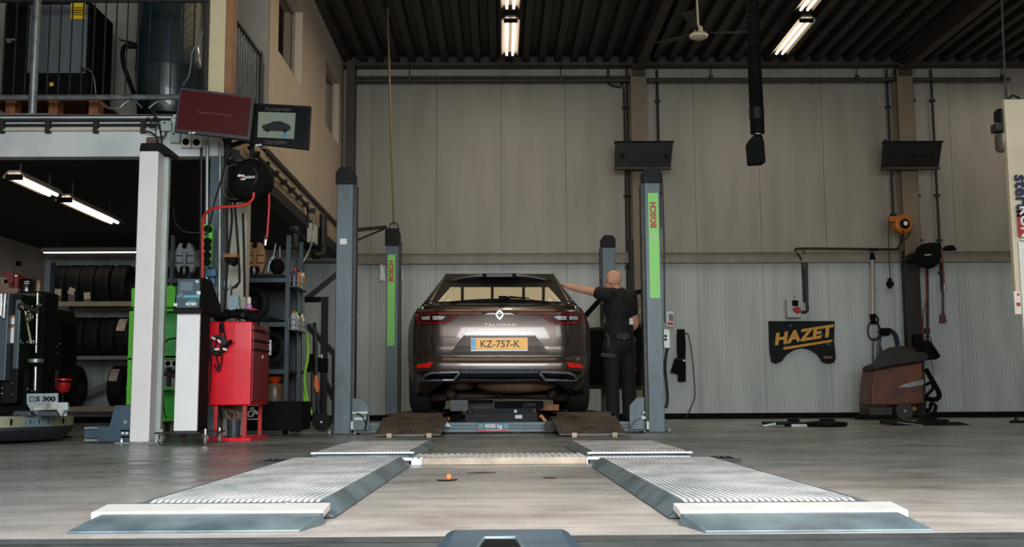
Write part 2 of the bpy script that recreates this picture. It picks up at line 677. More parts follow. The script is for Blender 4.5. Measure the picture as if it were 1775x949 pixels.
XC1, XC2 = P(1107, 300, 16.0).x, P(1568, 300, 16.0).x
m = M().box(-2.33, -2.2, 15.95, WY - 0.02, 0, ZC)
struct('column_left_corner', m, brownsteel)
for k, x in enumerate((XC1, XC2)):
    m = ibeam(M(), x, 16.03, 0 if k == 0 else ZS - 0.1, 5.3)
    struct('column_%d' % (k + 1), m, beigecol)
    m = M().box(x - 0.09, x + 0.09, 15.75, 16.03, 5.2, 5.36)
    m.bar((x, 15.95, 5.29), (x, -1.3, 5.29), 0.13, 0.03).bar((x, 15.95, ZC - 0.02), (x, -1.3, ZC - 0.02), 0.13, 0.03)
    m.bar((x, 15.95, 5.39), (x, -1.3, 5.39), 0.02, 0.19)
    struct('rafter_%d' % (k + 1), m, brownsteel)
a, b = P(1567, 440, 15.9), P(1603, 640, 15.9)
struct('column_guard', M().box(a.x, b.x, 15.9, 16.06, 0.0, zg1), darkcol, bev=0.01)
struct('column_guard_middle', M().box(P(1092, 420, 15.85).x, P(1116, 420, 15.85).x, 15.85, 16.06, 0.0, P(1100, 415, 15.85).z), darkcol, bev=0.01)
# mezzanine corner column: blue-grey below, boxed in wood and plaster above
cx0, cx1 = P(366, 300, YM + 0.02).x, P(396, 300, YM + 0.02).x
m = M().box(cx0, cx0 + 0.12, YM - 0.02, YM + 0.16, 0, ZM0)
struct('column_mezzanine_steel', m, bluegrey, bev=0.004)
struct('column_mezzanine_boxing', M().box(cx0 + 0.125, cx1 + 0.14, YM + 0.16, YM + 0.3, 0, ZM0), mat('pale_grey_boxing', (178, 172, 158), 0.6))
struct('column_mezzanine_upper', M().box(P(360, 100, YM).x, P(388, 100, YM).x, YM + 0.03, YM + 0.16, ZM1, ZC), mat('pale_plaster_boxing', (206, 190, 152), 0.6, var=0.06), bev=0.004)
struct('column_mezzanine_trim', M().box(P(388.3, 100, YM).x, P(400, 100, YM).x, YM + 0.03, YM + 0.19, ZM1, ZC), mat('brown_board', (150, 104, 66), 0.6, var=0.2), bev=0.004)
struct('trim_column_front', M().box(P(284, 100, YM).x, P(359.5, 100, YM).x, YM + 0.3, YM + 0.33, ZM1, ZC), black) if False else None

# ------------------------------------------------------------------ drive-over plates in the floor
ribsteel = mat('ribbed_galvanised_plate', (238, 232, 228), 0.5, 0.0, var=0.25, scale=3.5, rgb2=(168, 174, 174), rvar=0.12)
groovem = mat('grey_groove_steel', (104, 108, 108), 0.6, 0.3, var=0.25, scale=5)
bluewedge = mat('worn_blue_plate_paint', (116, 130, 134), 0.42, 0.25, var=0.3, scale=5, rgb2=(70, 84, 92), rvar=0.12)
palebar = mat('pale_aluminium_bar', (226, 218, 212), 0.45, 0.2, var=0.08, scale=9)
rustsill = mat('brownish_steel_sill', (176, 156, 136), 0.55, 0.3, var=0.3, scale=4)
bolt = mat('zinc_bolt', (200, 200, 196), 0.3, 0.8, var=0.1)


def drive_plate(s, y0, y1, xi0, xi1, xo, zt, label, front):
    y0, y1 = y0 * (1 - s * .012), y1 * (1 - s * .012)
    t = thing('drive_over_plate', label, 'ramp plate', (s * 0.78, (y0 + y1) / 2, 0), 'drive-over plates in the floor')

    def fn(a, b):
        xi = xi0 + (xi1 - xi0) * b
        ph = a * 24 % 1
        return Vector((s * (xo + (xi - xo) * a), y0 + (y1 - y0) * b, zt))
    # ribs run along the plate; the darker base sheet lies under them
    m = M().prism([(s * xo, y0, zt - 0.012), (s * xi0, y0, zt - 0.012), (s * xi1, y1, zt - 0.012), (s * xo, y1, zt - 0.012)], (0, 0, 0.006))
    add('base_sheet', m, groovem, t)
    m = M()
    nr = 27
    for i in range(nr):
        fa, fb = i / nr, (i + .58) / nr
        q = [xo + (xi0 - xo) * fa, xo + (xi0 - xo) * fb, xo + (xi1 - xo) * fb, xo + (xi1 - xo) * fa]
        yr = y0 + (.07 if front else .02)
        bv = [m.bm.verts.new(p) for p in [(s * q[0], yr, zt - .006), (s * q[1], yr, zt - .006), (s * q[2], y1, zt - .006), (s * q[3], y1, zt - .006),
                                          (s * q[0], yr + .04, zt), (s * q[1], yr + .04, zt), (s * q[2], y1, zt), (s * q[3], y1, zt)]]
        for f in ((4, 5, 6, 7), (0, 1, 5, 4), (1, 2, 6, 5), (2, 3, 7, 6), (3, 0, 4, 7)):
            m.bm.faces.new([bv[k] for k in f])
    add('ribbed_surface', m, ribsteel, t)
    m = M()
    z0 = 0.004
    e = 0.05
    m.prism([(s * xi0, y0, zt), (s * (xi0 - e), y0, z0), (s * (xi0 - 0.0), y0, z0)], (s * (xi1 - xi0), y1 - y0, 0))
    add('sloping_side', m, bluewedge, t)
    m = M().box(min(s * xo, s * (xo + 0.03)), max(s * xo, s * (xo + 0.03)), y0, y1, 0.0, zt - 0.004)
    add('outer_edge', m, bluewedge, t)
    add('end_strip', M().box(min(s * xo, s * xi0), max(s * xo, s * xi0), y0 - 0.035, y0 + .07, 0.0, zt - 0.0055), bluewedge, t)
    if front:
        yb, yc, yf = y0 - 0.02, y0 - 0.15, y0 - 0.31
        a, b = (1.112 if s > 0 else 1.132), 0.49
        m = M()
        m.prism([(s * a, yc + 0.005, zt - 0.009), (s * a, yb, zt + 0.001), (s * a, yb, zt - 0.02), (s * a, yc + 0.005, zt - 0.03)], (s * (b - a), 0, 0))
        add('pale_bar', m, palebar, t, bev=0.003)
        m = M()
        v = [(s * a, yf, 0.001), (s * (b + 0.035), yf, 0.001), (s * b, yc + 0.03, 0.012), (s * b, yc + 0.004, zt - 0.014), (s * (a - 0.0), yc + 0.004, zt - 0.014)]
        bm = m.bm
        q = [bm.verts.new(p) for p in [(s * a, yf, 0.006), (s * (b + 0.035), yf, 0.006), (s * b, yc + 0.005, zt - 0.014), (s * (a - 0.03), yc + 0.005, zt - 0.014),
                                       (s * a, yf, 0), (s * (b + 0.035), yf, 0), (s * (b - 0.005), yc + 0.02, 0), (s * a, yc + 0.02, 0)]]
        for f in ((0, 1, 2, 3), (0, 4, 5, 1), (1, 5, 6, 2), (2, 6, 7, 3), (3, 7, 4, 0), (4, 7, 6, 5)):
            bm.faces.new([q[i] for i in f])
        add('front_wedge', m, bluewedge, t, bev=0.002)
        for px_ in (0.62, 0.98):
            add('bolt', M().lathe([(0.008, 0), (0.008, 0.006), (0.004, 0.009)], (s * px_, y0 + 0.01, zt - 0.0055), n=10), bolt, t)
    else:
        m = M().box(min(s * (xo + 0.03), s * (xi0 - 0.03)), max(s * (xo + 0.03), s * (xi0 - 0.03)), y0 - 0.07, y0 - 0.045, zt - .014, zt - .003)
        add('pale_bar', m, palebar, t, bev=0.003)
    return t


drive_plate(-1, 3.13, 5.46, 0.53, 0.505, 1.04, 0.047, 'nearest left ribbed steel drive-over plate with blue sloping nose', True)
drive_plate(1, 3.13, 5.46, 0.53, 0.505, 1.04, 0.047, 'nearest right ribbed steel drive-over plate with blue sloping nose', True)
drive_plate(-1, 6.12, 7.55, 0.515, 0.50, 1.04, 0.045, 'far left ribbed steel plate lying just before the car lift', False)
drive_plate(1, 6.12, 7.55, 0.515, 0.50, 1.04, 0.045, 'far right ribbed steel plate lying just before the car lift', False)
t = thing('floor_sill', 'low ribbed steel sill with beige face bridging the drive-over plates', 'sill', (0, 5.8, 0))
add('sill_face', M().box(-0.40, 0.45, 5.60, 5.63, 0, 0.036), rustsill, t, bev=0.003)
m = M().box(-0.46, 0.46, 5.63, 6.05, 0, 0.030)
for i in range(26):
    m.box(-0.45 + i * 0.035, -0.43 + i * 0.035, 5.64, 6.03, 0.030, 0.036)
add('sill_top', m, ribsteel, t)
for s, lb in ((-1, 'narrow dark steel grating beside the left end of the sill'), (1, 'narrow dark steel grating beside the right end of the sill')):
    t = thing('floor_grating', lb, 'grating', (s * 0.9, 5.8, 0))
    m = M()
    m.box(min(s * 0.47, s * 1.27), max(s * 0.47, s * 1.27), 5.66, 5.68, 0, 0.02).box(min(s * 0.47, s * 1.27), max(s * 0.47, s * 1.27), 5.93, 5.95, 0, 0.02)
    for i in range(22):
        xa = s * (0.47 + i * 0.037)
        m.box(min(xa, xa + s * 0.006), max(xa, xa + s * 0.006), 5.68, 5.93, 0, 0.018)
    add('bars', m, dsteel, t)
    add('pale_strip', M().box(min(s * 0.46, s * 1.0), max(s * 0.46, s * 1.0), 5.665, 5.685, 0.02, 0.034), palebar, t)
# threshold strip and tester cover right in front of the camera
t = thing('threshold_plate', 'long dark blue steel threshold plate set across the floor in front', 'plate', (0, 2.45, 0))
add('strip', M().box(-2.3, 2.35, 2.33, 2.71, 0, 0.006), mat('worn_dark_threshold', (84, 90, 92), .45, .3, var=.35, scale=6), t, bev=.002)
add('seam_rail', M().box(-2.3, 2.35, 2.575, 2.585, .006, .009), dsteel, t)
m = M()
for i in range(60):
    pass
t = thing('roller_cover', 'dark blue steel hump with a cut-out grip, nearest the camera', 'cover', (0.02, 2.2, 0))
zc = 0.052
yb, yf = 2.47, 2.05
m = M()
bm = m.bm
out = [(-0.152, yf, 0.004), (0.188, yf, 0.004), (0.188, yb + 0.02, 0.004), (-0.152, yb + 0.02, 0.004)]
top = [(-0.118, yf + 0.01, zc), (0.152, yf + 0.01, zc), (0.148, yb, zc), (-0.112, yb, zc)]
m = M()
bm = m.bm
a = [bm.verts.new(p) for p in out]
b = [bm.verts.new(p) for p in top]
bm.faces.new(a[::-1])
bm.faces.new(b)
for i in range(4):
    bm.faces.new((a[i], a[(i + 1) % 4], b[(i + 1) % 4], b[i]))
add('cover_shell', m, bluedark, t, bev=0.012, smooth=True)
add('grip_recess', M().prism([(-0.045, yf + 0.05, zc + 0.0005), (0.045, yf + 0.05, zc + 0.0005), (0.03, 2.285, zc + 0.0005), (-0.03, 2.285, zc + 0.0005)], (0, 0, 0.001)), blackm, t)
m = M().tube([(-0.05, yf + 0.05, zc), (-0.034, 2.29, zc + 0.003), (0.034, 2.29, zc + 0.003), (0.05, yf + 0.05, zc)], 0.004, 6)
add('grip_rim', m, bluewedge, t)
# litter on the floor
q = F(778, 832)
t = thing('orange_nut', 'small orange wooden bead lying on the concrete between the plates', 'bead', q)
add('bead', M().lathe([(0.006, 0), (0.013, 0.006), (0.014, 0.014), (0.008, 0.022), (0.003, 0.024)], q, n=14), mat('orange_bead', (224, 130, 76), 0.5), t, smooth=True)
tag(add('twig', M().tube([F(758, 833, 0.002), F(776, 834, 0.004), F(792, 832, 0.002)], 0.003, 5), blackm), 'thin dark twig beside the orange bead on the floor', 'twig')
for a, lb in (((808, 821, 860, 820), 'flat brown leaf scrap on the concrete, nearer the sill'), ((940, 829, 966, 830), 'small dark scrap on the concrete right of the brown leaf scrap')):
    pa, pb_ = F(a[0], a[1], 0.001), F(a[2], a[3], 0.001)
    m = M().prism([pa, (pa + pb_) / 2 + Vector((0, -0.03, 0)), pb_, (pa + pb_) / 2 + Vector((0.01, 0.035, 0))], (0, 0, 0.003))
    tag(add('floor_scrap', m, mat('scrap_brown', (70, 46, 36), 0.8)), lb, 'litter')

# ------------------------------------------------------------------ four-post lift
YP, YQ = 10.2, 13.9


def post(name_label, uL, uR, vtop, Y, sticker=None, side=1, dpt=0.18):
    xa, xb = P(uL, 700, Y).x, P(uR, 700, Y).x
    zt = P(uL, vtop, Y).z
    t = thing('lift_post', name_label, 'lift post', ((xa + xb) / 2, Y + dpt / 2, 0), 'posts of the four-post lift')
    m = M().box(xa, xb, Y, Y + dpt, 0, zt - 0.12)
    add('post_body', m, bluegrey, t, bev=0.006)
    m = M()
    m.prism([(xa - 0.012, Y - 0.012, zt - 0.17), (xb + 0.012, Y - 0.012, zt - 0.17), (xb + 0.012, Y - 0.012, zt - 0.05), (xb - 0.03, Y - 0.012, zt), (xa + 0.03, Y - 0.012, zt), (xa - 0.012, Y - 0.012, zt - 0.05)][::-1], (0, dpt + 0.024, 0))
    add('top_cap', m, black, t, bev=0.006)
    add('base_plate', M().box(xa - 0.06, xb + 0.06, Y - 0.02, Y + dpt + 0.06, 0, 0.012), dsteel, t)
    for s in (-0.04, xb - xa + 0.04):
        add('anchor_bolt', M().lathe([(0.014, 0), (0.014, 0.012), (0.008, 0.012), (0.008, 0.03), (0.002, 0.034)], (xa + s, Y + 0.0, 0.012), n=8), bolt, t)
    e = 0.03 if side > 0 else -0.03
    xs = xb if side < 0 else xa
    add('slide_rail', M().box(min(xs, xs - e), max(xs, xs - e), Y + 0.02, Y + dpt - 0.02, 0.012, zt - 0.17), dsteel, t)
    return t, xa, xb, zt


pl, plx0, plx1, plz = post('near left lift post, plain blue-grey with a small white sticker', 579, 608, 290, YP, side=-1)
add('sticker', M().pb(589, 414, 601, 424, YP - 0.003, 0.002), paper, pl, label='small white sticker')
pr, prx0, prx1, prz = post('near right lift post with bright green BOSCH strip', 1124, 1152, 288, YP, side=1)
ql, qlx0, qlx1, qlz = post('far left lift post behind the car, with green BOSCH strip', 668, 689, 396, YQ, side=-1)
qr, qrx0, qrx1, qrz = post('far right lift post rising behind the bald mechanic', 1048, 1070, 408, YQ + 0.3, side=1)


def green_strip(t, Y, x0, x1, z0, z1, tz, ts, fade=False):
    add('green_strip', M().box(x0, x1, Y - 0.004, Y - 0.001, z0, z1), limelabel, t)
    rm = Matrix.Rotation(-math.pi / 2, 3, 'Y') @ Matrix.Rotation(math.pi / 2, 3, 'X')
    text('brand_lettering', 'BOSCH', mat('red_lettering', (178, 40, 34), 0.5), t, ((x0 + x1) / 2, Y - 0.006, tz), ts, rm, bold=0.004)


a, b = P(1123, 335, YP), P(1141, 517, YP)
green_strip(pr, YP, a.x, a.x + 0.098, b.z, a.z, P(1131, 373, YP).z, 0.078)
zz = P(1131, 412, YP).z
xx = a.x + 0.049
m = M()
for r0 in (0.034, 0.026):
    m.tube([(xx + r0 * math.cos(k * math.pi / 12), YP - 0.006, zz + r0 * math.sin(k * math.pi / 12)) for k in range(25)], 0.002, 5)
m.box(xx - 0.014, xx - 0.011, YP - 0.007, YP - 0.004, zz - 0.02, zz + 0.02).box(xx + 0.011, xx + 0.014, YP - 0.007, YP - 0.004, zz - 0.02, zz + 0.02)
m.box(xx - 0.011, xx + 0.011, YP - 0.007, YP - 0.004, zz - 0.002, zz + 0.002)
add('round_emblem', m, paper, pr)
a, b = P(672, 442, YQ), P(685, 600, YQ)
green_strip(ql, YQ, a.x, a.x + 0.098, b.z, a.z, P(678, 470, YQ).z, 0.085)
add('dark_cap_box', M().pb(667.5, 396, 692, 426, YQ - 0.03, 0.02), black, ql)
m = M().tube(smoothpts([P(674, 398, YQ - 0.01), P(677, 389, YQ - 0.01), P(683, 386, YQ), P(689, 390, YQ), P(691, 399, YQ)]), 0.008, 6)
add('lifting_eye', m, black, ql)
for u0, u1, lb in ((659, 667, 'crinkled foil sheet on the wall left of the far lift post'), (692, 698, 'crinkled foil sheet on the wall right of the far lift post')):
    tag(add('foil_sheet', M().pb(u0, 459, u1, 487, WY - 0.04, 0.012), mat('foil', (190, 194, 194), 0.3, 0.6, var=0.4, scale=30, bump=0.5)), lb, 'foil')
# arm and stay on the near left post
t = thing('cable_boom', 'thin black boom reaching from near left post to far left post', 'boom', (plx1, YP + 0.1, 2.0))
m = M().bar(P(609, 400, YP + 0.1), P(668, 394, YQ + 0.05), 0.04, 0.04)
m.tube([P(609, 421, YP + 0.1), P(664, 398, YQ)], 0.012, 6)
add('boom_arm', m, black, t)
add('hanging_loop', M().tube(smoothpts([P(611, 400, YP + 0.3), P(612, 440, YP + 0.3), P(619, 449, YP + 0.3), P(618, 436, YP + 0.3), P(611, 415, YP + 0.3)]), 0.006, 6), cablem, t)
tag(add('supply_conduit', M().tube([P(671, -20, YQ + 0.05), P(674, 90, YQ + 0.05), P(679, 280, YQ + 0.05), P(683, 392, YQ + 0.05)], 0.014, 8), mat('brass_brown_conduit', (130, 112, 86), 0.4, 0.5)),
    'slim brown conduit dropping from the roof to the far left lift post', 'conduit')

# crossbeams
zb0, zb1 = P(850, 750, YP).z, P(850, 732.5, YP).z
xmid0, xmid1 = P(609, 740, YP).x, P(1118, 740, YP).x
t = thing('lift_crossbeam', 'near blue-grey crossbeam of the lift carrying the 4500 kg plate', 'crossbeam', (0, YP + 0.1, zb0), 'crossbeams of the four-post lift')
m = M().box(xmid0, xmid1 + 0.03, YP + 0.02, YP + 0.16, zb0, zb1)
for k in (0.34, 0.62):
    z = zb0 + (zb1 - zb0) * k
    m.box(xmid0, xmid1, YP + 0.012, YP + 0.02, z, z + 0.008)
add('beam', m, bluegrey, t, bev=0.003)
a, b = P(827, 733.5, YP), P(883, 748, YP)
add('load_plate', M().box(a.x, b.x, YP + 0.004, YP + 0.01, b.z, a.z), mat('load_plate_teal', (70, 100, 120), 0.5), t, label='teal load plate with white 4500 kg lettering')
zm = b.z + (a.z - b.z) * 0.60
text('load_lettering', '4500 kg', paper, t, ((a.x + b.x) / 2, YP + 0.003, zm), 0.052, dep=0.001, bold=0.0016)
m = M().box(a.x + 0.004, b.x - 0.004, YP + 0.002, YP + 0.004, b.z + 0.003, b.z + 0.017)
add('red_band', m, mat('pink_red_band', (206, 60, 92), 0.5), t)
text('band_lettering', 'MAX. HEFVERMOGEN', paper, t, ((a.x + b.x) / 2, YP + 0.0012, b.z + 0.010), 0.014, dep=0.0006)
m = M()
for i in range(3):
    z = zm - 0.016 + i * 0.014
    m.box(a.x + 0.012, a.x + 0.055, YP + 0.002, YP + 0.004, z, z + 0.004).box(b.x - 0.05, b.x - 0.012, YP + 0.002, YP + 0.004, z, z + 0.004)
add('line_marks', m, mat('mint_lines', (120, 210, 190), 0.5), t)
t = thing('lift_crossbeam', 'far crossbeam of the lift, mostly hidden under the car', 'crossbeam', (0, YQ + 0.1, 0.03), 'crossbeams of the four-post lift')
add('beam', M().box(qlx1, qrx0, YQ + 0.02, YQ + 0.16, 0.0, 0.068), bluegrey, t)
# carriage brackets on the near posts
for s, uvs, lb in ((-1, [(610, 747), (610, 691), (627, 691), (640, 705), (640, 746)], 'carriage bracket with white fittings beside the near left post'),
                   (1, [(1117, 745), (1117, 689), (1104, 689), (1091, 703), (1091, 745)], 'carriage bracket with hose beside the near right post')):
    t = thing('carriage_bracket', lb, 'bracket', P(625 if s < 0 else 1105, 748, YP + 0.03), 'carriage brackets on the lift')
    add('bracket_plate', M().pp(uvs, YP - 0.03, 0.03), bluegrey, t, bev=0.003)
    f = (lambda u: u) if s < 0 else (lambda u: 1732 - u + 1)
    add('white_fitting', M().pb(f(611), 714, f(637), 718, YP - 0.055, 0.022).pb(f(614), 724, f(634), 729, YP - 0.055, 0.022) if s < 0 else M().pb(1111, 722, 1119, 727, YP - 0.055, 0.022), offwhite, t)
    add('white_roller', M().pb(f(608), 731, f(612), 745, YP - 0.055, 0.022), offwhite, t)
    m = M()
    if s < 0:
        m.tube(smoothpts([P(614, 713, YP - 0.06), P(628, 723, YP - 0.07), P(634, 735, YP - 0.07), P(632, 746, YP - 0.05)]), 0.006, 6)
        m.tube(smoothpts([P(637, 718, YP - 0.06), P(636, 730, YP - 0.07), P(633, 745, YP - 0.06)]), 0.006, 6)
    else:
        m.tube(smoothpts([P(1112, 724, YP - 0.06), P(1102, 729, YP - 0.07), P(1094, 742, YP - 0.06)]), 0.007, 6)
    add('hydraulic_hose', m, cablem if s < 0 else steel, t)
    add('round_knob', M().sph(P(f(617), 716, YP - 0.06), 0.014, 10), offwhite, t, smooth='full')
# runways with flaps
runm = mat('worn_brown_runway_steel', (92, 80, 72), 0.55, 0.35, var=0.35, scale=6, rvar=0.15)
ZR = 0.182
for s, lb in ((-1, 'left lift runway under the car wheels with lowered drive-on flap'), (1, 'right lift runway under the car wheels with lowered drive-on flap')):
    xo, xi = s * 1.1, s * 0.52
    x0, x1 = min(xo, xi), max(xo, xi)
    t = thing('lift_runway', lb, 'runway', ((x0 + x1) / 2, 12, 0.03), 'runways of the four-post lift')
    add('track', M().box(x0, x1, YP + 0.17, 15.3, ZR - 0.03, ZR).box(x0, x0 + 0.03, YP + 0.17, 15.3, ZR - 0.11, ZR).box(x1 - 0.03, x1, YP + 0.17, 15.3, ZR - 0.11, ZR), runm, t)
    add('stop_plate', M().prism([(x0 + 0.03, YP + 0.0, ZR - 0.045), (x1 - 0.03, YP + 0.0, ZR - 0.045), (x1 - 0.03, YP + 0.16, ZR + 0.005), (x0 + 0.03, YP + 0.16, ZR + 0.005)], (0, 0, 0.012)), runm, t)
    yb = 9.43 - s * .06
    m = M().prism([(x0 - 0.0 if s > 0 else x0, yb, 0.012), (x1, yb, 0.012), (x1 + (0.035 if s < 0 else 0), YP - 0.005, ZR - 0.035), (x0 - (0.035 if s > 0 else 0), YP - 0.005, ZR - 0.035)], (0, 0, 0.014))
    for i in range(9):
        for j in range(14):
            px_ = x0 + 0.03 + j * (x1 - x0 - 0.06) / 13
            py_ = yb + 0.04 + i * 0.035
            pz = 0.026 + (py_ - yb) / (YP - yb) * (ZR - 0.047)
            m.obox((px_, py_, pz + 0.001), (0.022, 0.007, 0.004), (0.16, 0, 0.8 if (i + j) % 2 else -0.8))
    fl = add('flap', m, runm, t)
    m = M()
    for px_ in (x0 + 0.13, x1 - 0.10):
        m.box(px_ - 0.022, px_ + 0.022, yb - 0.02, yb + 0.03, 0.0, 0.034)
    add('flap_roller', m, rustsill, fl)
    add('edge_strip', M().tube([(x0 + 0.16, yb + 0.0, 0.012), (x1 - 0.14, yb + 0.0, 0.012)], 0.008, 6), steel, fl)
    add('hinge_lug', M().prism([(xi, YP - 0.03, 0.07), (xi - s * 0.06, YP - 0.03, 0.07), (xi, YP - 0.03, 0.15)], (0, 0.02, 0)), steel, t)
tag(add('wheel_chock', M().lathe([(0.055, -0.03), (0.055, 0.03)], (0.47, 10.04, 0.07), (0, 1, 0), 24), mat('dark_rubber_chock', (44, 44, 44), 0.7)), 'round dark rubber roller beside the right drive-on flap', 'roller')
# jacking beam between the runways
YJ = 11.2
t = thing('jacking_beam', 'dark low jacking beam lying between the runways under the car', 'jack', (0, YJ, 0.1), None)
add('beam_body', M().pb(806, 717, 932, 733, YJ, 0.14), mat('dark_jack_paint', (18, 18, 19), 0.6, spec=.3), t, bev=0.004)
add('cross_tube', M().pb(806, 709, 925, 717, YJ + 0.02, 0.08), black, t)
add('end_block', M().pb(781, 694, 811, 713, YJ, 0.12), mat('grey_block', (34, 38, 42), 0.5), t)
add('paper_tag', M().pb(893, 720, 905, 726, YJ - 0.004, 0.003), paper, t)
add('white_tag', M().pb(891, 711, 896, 716, YJ + 0.014, 0.003), offwhite, t)
add('round_pad', M().cyl(P(815, 712, YJ - 0.01), P(815, 717, YJ - 0.01), 0.03, n=12).cyl(P(815, 705, YJ - 0.01), P(815, 712, YJ - 0.01), 0.012, n=10).cyl(P(919, 706, YJ - 0.01), P(919, 716, YJ - 0.01), 0.012, n=10), dsteel, t)
text('faded_lettering', 'JOYO', dsteel, t, P(918, 703, YJ + 0.13), 0.05, shear=0.2)
add('lettered_panel', M().pb(857, 696, 942, 709, YJ + 0.14, 0.02), blackm, t)
tag(add('pale_board', M().pb(811, 694, 855, 709, YJ + 0.7, 0.03), mat('pale_board_grey', (96, 90, 82), 0.6)), 'pale grey board seen under the car behind the jack', 'board')
tag(add('wooden_block', M().pb(932, 702, 969, 712, YJ + 0.3, 0.12), wood), 'rough wooden block under the car beside the right runway', 'block')
for u0, v0, u1, v1, lb in ((771, 729, 777, 726, 'small orange inspection lamp glowing beside left runway'), (937, 721, 946, 731, 'orange inspection lamp glowing beside right runway')):
    t = thing('runway_lamp', lb, 'lamp', P(u0, v0, YP + 0.2), 'lamps in the runways')
    add('lamp_cover', M().tube([P(u0, v0, YP + 0.2), P(u1, v1, YP + 0.24)], 0.017, 8), mat('amber_cover', (230, 150, 90), 0.35), t)
    add('lamp_socket', M().tube([P(u0, v0 + 2, YP + 0.21), P(u0, v0 + 5, YP + 0.21)], 0.02, 8), dsteel, t)

# ------------------------------------------------------------------ the car
CY = 10.5
paint = mat('taupe_metallic_paint', (84, 72, 66), 0.28, 0.7, var=0.03, scale=60, coat=0.45, spec=0.5)
gloss = mat('gloss_black_trim', (8, 7, 7), 0.15, coat=0.4)
trimk = mat('dark_bumper_plastic', (62, 72, 80), 0.5, var=0.1)
carglass = bpy.data.materials.new('tinted_car_glass')
carglass.use_nodes = True
nt = carglass.node_tree
bs = nt.nodes['Principled BSDF']
for n in [n for n in nt.nodes if n.type == 'BSDF_PRINCIPLED']:
    nt.nodes.remove(n)
tr = nt.nodes.new('ShaderNodeBsdfTransparent')
gl = nt.nodes.new('ShaderNodeBsdfGlossy')
gl.inputs['Roughness'].default_value = 0.02
mxs = nt.nodes.new('ShaderNodeMixShader')
nzz = nt.nodes.new('ShaderNodeTexNoise')
nzz.inputs['Scale'].default_value = 2
mrr = nt.nodes.new('ShaderNodeValToRGB')
mrr.color_ramp.elements[0].color = (0.92, 0.91, 0.86, 1)
mrr.color_ramp.elements[1].color = (0.96, 0.95, 0.90, 1)
nt.links.new(nzz.outputs[0], mrr.inputs[0])
nt.links.new(mrr.outputs[0], tr.inputs[0])
mxs.inputs[0].default_value = 0.15
nt.links.new(tr.outputs[0], mxs.inputs[1])
nt.links.new(gl.outputs[0], mxs.inputs[2])
nt.links.new(mxs.outputs[0], nt.nodes['Material Output'].inputs[0])

PROF = [(480, .42), (524, .30), (528, .24), (533, .17), (537, .10), (541, .075), (547, .085), (560, .10), (580, .10), (600, .085), (616, .07), (619, .085), (622, .02), (630, .0), (640, .0), (642, .012), (652, .03), (662, .09), (676, .2), (684, .3)]
WID = [(528, 124), (532, 131), (536, 138), (541, 143.5), (547, 146), (565, 148.5), (582, 150), (600, 150), (622, 151), (641, 149), (652, 146), (662, 138), (676, 126), (684, 124)]


def curv(s):
    a = abs(s)
    return 0.05 * a * a + 0.26 * max(0.0, (a - 0.70) / 0.30) ** 2


def rear(u, v, off=0.0):
    """a point on the car's rear surface, off metres proud of it"""
    s = (u - 866) / interp(WID, v)
    Y = CY + interp(PROF, v) + curv(s) - off
    return P(u, v, Y)


car = thing('estate_car', 'dark taupe estate car standing on the lift, rear towards us', 'car', (0, CY + 2.3, ZR))
ROWV = [684, 676, 662, 652, 641, 630, 622, 618.5, 616, 600, 582, 565, 555, 547, 541, 536, 532, 528]
STA = [.45, .55, .65, .72, .8, .88, .96, 1.04, 1.12, 1.2, 1.3, 1.4, 1.5, 1.7, 2.0, 2.4, 2.8, 3.0, 3.15, 3.3, 3.4, 3.5, 3.6, 3.7, 3.78, 3.86, 3.94, 4.02, 4.1, 4.2, 4.3, 4.45, 4.6, 4.72, 4.82]
RY, FY = 1.05, 3.80       # wheel axles behind the bumper
ZW = ZR + 0.336
HOOD = [(0, 1.30), (3.25, 1.27), (3.6, 1.19), (4.2, 1.11), (4.6, 1.0), (4.86, .82)]


def side_w(z, y):
    wz = interp([(.35, .88), (.5, .925), (.75, .95), (1.0, .95), (1.1, .935), (1.2, .90), (1.3, .84)], z)
    # wheel arches swell out a little
    sw = 0.02 * math.exp(-((y - RY) / .45) ** 2) + 0.02 * math.exp(-((y - FY) / .45) ** 2)
    return (wz + sw) * interp([(.3, .965), (.7, 1.0), (3.9, 1.0), (4.3, .97), (4.6, .86), (4.75, .72), (4.84, .55), (4.9, .4)], y)


def car_loop(v):
    pts = []
    w_ = interp(WID, v)
    for i in range(-14, 15):
        s_ = abs(i / 14)
        ve = v
        if v > 662:
            ve = 662 + (v - 662) * (.08 + .92 * max(0, (s_ - .78) / .22))
        pts.append(rear(866 + w_ * i / 14, ve))
    z = rear(866, v).z
    zr0 = z
    right, left = [], []
    xs0 = pts[-1].x
    for y in STA:
        zz = min(z, interp(HOOD, y))
        W_ = side_w(z, y)
        bl = min(1, max(0, (y - .38) / .35))
        bl = bl * bl * (3 - 2 * bl)
        Wb = xs0 + (W_ - xs0) * bl
        if CY + y < pts[-1].y + 0.015:
            Wb = xs0
            yy = pts[-1].y + 0.002 + 0.01 * len(right)
        else:
            yy = CY + y
        right.append(Vector((Wb, yy, zz)))
        left.append(Vector((-Wb, yy, zz)))
    zn = min(z, interp(HOOD, 4.86))
    nose = [Vector((x_, CY + 4.88 + 0.02 * (1 - abs(x_) / .4), zn)) for x_ in (.3, .15, 0, -.15, -.3)]
    return pts + right + nose + left[::-1]


loops = [car_loop(v) for v in ROWV]
m = M()
vv = [[m.bm.verts.new(p) for p in lp] for lp in loops]
n = len(vv[0])
for a, b in zip(vv, vv[1:]):
    for k in range(n):
        q = (a[k], a[(k + 1) % n], b[(k + 1) % n], b[k])
        c = sum((x_.co for x_ in q), Vector()) / 4
        hit = False
        if abs(c.x) > .7:
            for wy in (RY, FY):
                if math.hypot(c.y - CY - wy, c.z - ZW) < 0.385:
                    hit = True
        if not hit:
            m.bm.faces.new(q)
